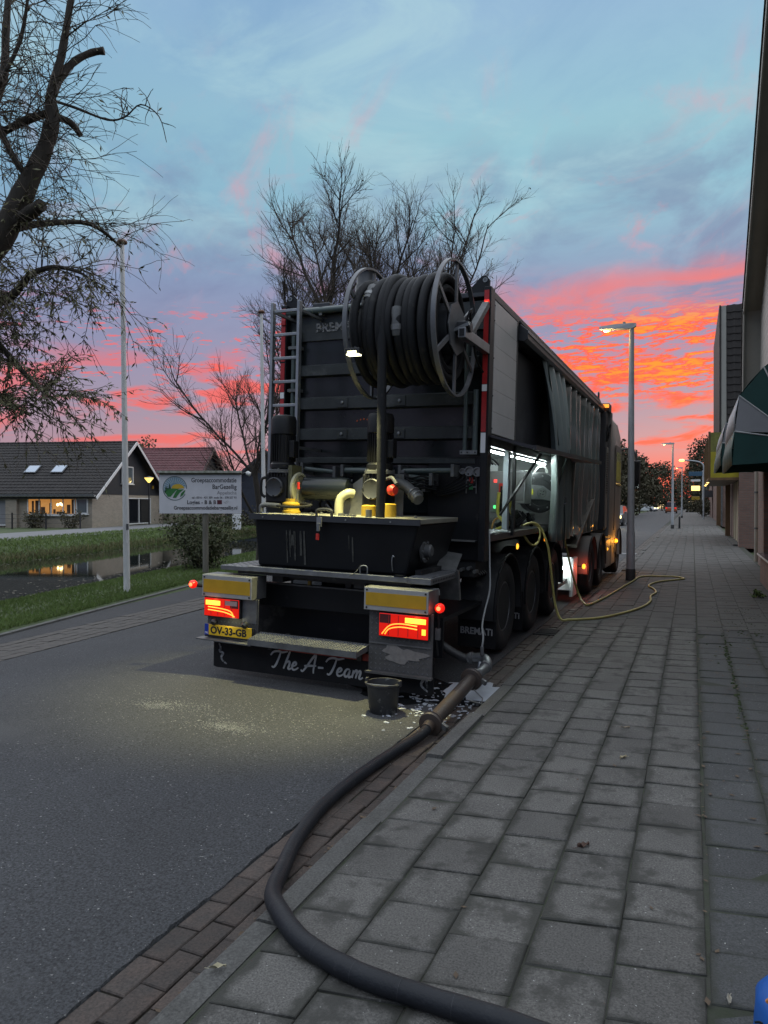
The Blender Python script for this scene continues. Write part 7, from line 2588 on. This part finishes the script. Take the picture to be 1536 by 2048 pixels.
# yellow fascia box
fb = root('yellow_fascia', 'projecting yellow fascia box above the beige shop door', 'fascia', (.60, 30.0, 2.55))
fo = (.60, 30.0, 2.55)
m_fy = mat('fascia_yellow', (.40, .34, .02), .5, var=.35, vscale=2.2)
m_fyo = mat('fascia_mossy_yellow', (.22, .22, .05), .7, var=.5, vscale=4)
MB().box(.62, 1.58, 30.0, 41.0, 2.58, 3.55).build('lower_panel', m_fy, fb, off=fo)
MB().box(.62, 1.58, 30.0, 41.0, 3.5505, 4.28).build('upper_panel', m_fyo, fb, off=fo)
MB().box(.54, 1.58, 29.95, 41.0, 2.48, 2.5795).build('canopy_edge', m_wood, fb, off=fo)
for y in (30.05, 33.6, 37.2, 40.7):
    MB().box(.54, .6195, y, y + .10, 2.5805, 4.32).build('fascia_fin', m_wood, fb, off=fo)
for y in (33, 36, 39):
    MB().lathe((.58, y, 2.475), (0, 0, -1), [(.05, 0), (.04, .02), (.0, .025)], 10).build('downlight', mat('downlight_glow', (1, .7, .3), .3, emit=(1.0, .62, .18), estr=6), fb, off=fo)
# farther shops
S3 = (2.2, 60, 0)
s3 = root('brick_shop', 'plain brick shop beyond the wooden column with a dark window', 'shop', S3)
MB().box(1.95, 8, 56, 82, -.05, 4.0).build('wall', m_brickred_y, s3, off=S3)
MB().box(1.9495, 8, 55.9, 55.999, -.05, 4.0).build('end_wall', m_brickred, s3, off=S3)
MB().box(2.55, 4.2, 55.80, 55.8995, .95, 2.75).build('window', m_glassdark, s3, off=S3)
MB().box(2.5, 4.25, 55.76, 55.7995, 2.76, 2.84).build('lintel', m_whitepaint, s3, off=S3)
MB().tube([(1.88, 55.85, 0), (1.88, 55.85, 4.0)], .06, 8).build('downpipe', m_galvdull, s3, off=S3)
MB().box(1.60, 1.90, 57.5, 58.0, -.05, 4.0).build('wooden_column', m_wood, s3, off=S3)
S4 = (1.8, 74, 0)
s4 = root('far_gabled_house', 'far dark-roofed house beyond the brick shop, seen past the fascia fins', 'house', S4)
MB().box(1.9, 8, 84, 98, -.05, 3.6).build('wall', m_brickred_y, s4, off=S4)
MB().prism([(1.35, 83.6, 3.5), (8, 83.6, 3.5), (8, 86.5, 7.6), (1.35, 86.5, 7.6)], (0, 1, 0)).build('roof', m_roofdark, s4, off=S4)
MB().box(1.28, 1.36, 83.4, 84.0, 3.0, 7.6).build('verge_board', m_galvdull, s4, off=S4)
for j in range(11):
    MB().prism([(1.40, 83.58 + j * .262, 3.52 + j * .371), (8, 83.58 + j * .262, 3.52 + j * .371), (8, 83.82 + j * .262, 3.86 + j * .371), (1.40, 83.82 + j * .262, 3.86 + j * .371)], (0, -.06, .03)).build('tile_course', m_roofdark, s4, off=S4)
MB().box(1.1, 2.2, 82.6, 84.0, 2.2, 2.9).build('dark_awning', m_cabdark, s4, off=S4)

# ================================================================ FAR TRAFFIC AND SIGNS
m_headglow = mat('headlamp_glow', (1, .9, .6), .3, emit=(1.0, .78, .30), estr=5.0)
m_carglass = mat('car_glass', (.02, .022, .025), .08, spec=.8)


def car(label, loc, rotz, paint, van=False, head=True):
    t = root('parked_car' if not van else 'van', label, 'car' if not van else 'van', loc, (0, 0, rotz))
    hh = 1.46 if not van else 1.85
    # stations along the length: y, half width, sill, belt
    body = [(-2.05, .70, .42, .80), (-1.98, .80, .30, .95), (-1.4, .87, .22, .98), (0, .89, .20, .94), (1.0, .88, .22, .92), (1.7, .84, .25, .82), (2.02, .72, .32, .66), (2.08, .60, .38, .58)]
    rows_ = []
    for y, w_, a, b in body:
        rows_.append([(-w_ * .95, y, a), (-w_, y, (a + b) / 2), (-w_ * .93, y, b), (0, y, b + .05), (w_ * .93, y, b), (w_, y, (a + b) / 2), (w_ * .95, y, a), (-w_ * .95, y, a)])
    mb = MB().grid(rows_)
    mb.poly(rows_[0][:-1][::-1])
    mb.poly(rows_[-1][:-1])
    mb.build('car_body', paint, t, smooth=True)
    gh = [(-1.95, .74, .95), (-1.55 if not van else -1.9, .62, hh - .06), (-.9, .62, hh), (.2, .62, hh - .03), (1.05, .80, .92)]
    rows_ = [[(-.80, y, .93), (-w_, y, z), (w_, y, z), (.80, y, .93)] for y, w_, z in gh]
    MB().grid(rows_).build('windows', m_carglass, t, smooth=False)
    MB().grid([[(-w_ * .98, y, z + .012), (0, y, z + .045), (w_ * .98, y, z + .012)] for y, w_, z in gh[1:4]]).build('roof', paint, t, smooth=True)
    for s in (-1, 1):
        for y in (-1.28, 1.30):
            wh = MB().lathe((s * .80, y, .31), (s, 0, 0), [(.17, -.10), (.29, -.10), (.31, -.07), (.31, .07), (.29, .09), (.19, .09)], 18).build('wheel', m_tyre, t, smooth=True)
            MB().lathe((s * .80, y, .31), (s, 0, 0), [(.19, .07), (.05, .06), (.0, .06)], 12).build('rim', m_alu, wh)
        MB().box(s * .62 - .17, s * .62 + .17, 1.90, 2.06, .58, .76).build('headlamp', m_headglow if head else m_carglass, t, bevel=.02)
        MB().box(s * .68 - .12, s * .68 + .12, -2.08, -2.0, .75, .95).build('tail_lamp', m_redlens, t, bevel=.02)
        MB().box(s * .93 - .08, s * .93 + .08, .75, .92, .93, 1.06).build('mirror', paint, t, bevel=.02)
    return t


m_cwhite = mat('car_white', (.62, .64, .66), .3, coat=.5)
m_cred = mat('car_orange_red', (.35, .10, .04), .35, coat=.4)
m_cgrey = mat('car_grey', (.12, .125, .13), .35, coat=.4)
car('white hatchback with lit headlamps turning off the far end of the street', (-8.3, 150, -.12), R(250), m_cwhite)
car('orange van driving away on the street, tail lamps lit, left of the third lamp', (-3.2, 128, -.10), R(0), m_cred, van=True, head=False)
car('oncoming car with dazzling headlamps half hidden behind the truck cab', (-5.4, 57, -.08), R(176), m_cgrey)
lamp('headlamp_light', 'SPOT', (-5.4, 54.4, .62), 400, (1.0, .82, .48), .1, None, rot=(R(88), 0, R(176)), spot=50, blend=.6)
# low lit advert boxes and lamps at the end of the street
for lab, x, y, w_, h_ in (('lit advertising box standing on the verge right of the white car', -6.6, 172, 1.6, 2.6), ('small lit display at the end of the right pavement', -.1, 150, 1.3, 2.0)):
    t = root('light_box', lab, 'light box', (x, y, 0))
    MB().box(-w_ / 2, w_ / 2, 0, .25, .2, h_).build('case', m_cabdark, t)
    MB().box(-w_ / 2 + .1, w_ / 2 - .1, -.03, -.001, .35, h_ - .1).build('lit_panel', mat('lit_panel', (1, .8, .5), .5, emit=(1.0, .72, .38), estr=1.3, var=.7, vscale=3), t)
for lab, x, y, h_ in (('first small globe lamp under the dark trees', -11.8, 150, 3.6), ('second small globe lamp under the dark trees', -10.3, 158, 3.4)):
    t = root('globe_lamp', lab, 'street lamp', (x, y, 0), group='globe lamps under the trees')
    MB().tube([(0, 0, 0), (0, 0, h_)], .06, 8).build('post', m_fence, t)
    MB().lathe((0, 0, h_), (0, 0, 1), [(.05, 0), (.34, .2), (.36, .35), (.1, .5), (.0, .52)], 14).build('globe', mat('globe_glow', (1, .8, .5), .3, emit=(1.0, .78, .40), estr=2.0), t, smooth=True)
ts = root('projecting_signs', 'cluster of projecting shop signs, blue above amber, at the far right pavement', 'sign', (.55, 100, 0))
for z, w_, h_, m in ((5.0, 1.6, .55, mat('sign_blue', (.04, .10, .16), .5)), (4.3, 1.1, .25, m_whitepaint), (3.15, 1.0, .6, m_lampglow), (1.95, .95, .45, m_yellow)):
    MB().box(-w_ / 2 - .2, w_ / 2 - .2, -.08, .08, z, z + h_).build('sign_panel', m, ts, bevel=.03)
MB().tube([(.6, 0, 0), (.6, 0, 5.7)], .06, 8).build('sign_mast', m_post, ts)
# white line across the road mouth in the distance
m_line = mat('road_paint', (.62, .62, .60), .7, var=.3, vscale=6)
MB().box(-3.0, -1.75, 26.0, 26.12, -.13, camber(-2.0) + .03).build('road_line', m_line)
tag(bpy.data.objects['road_line'], kind='structure')
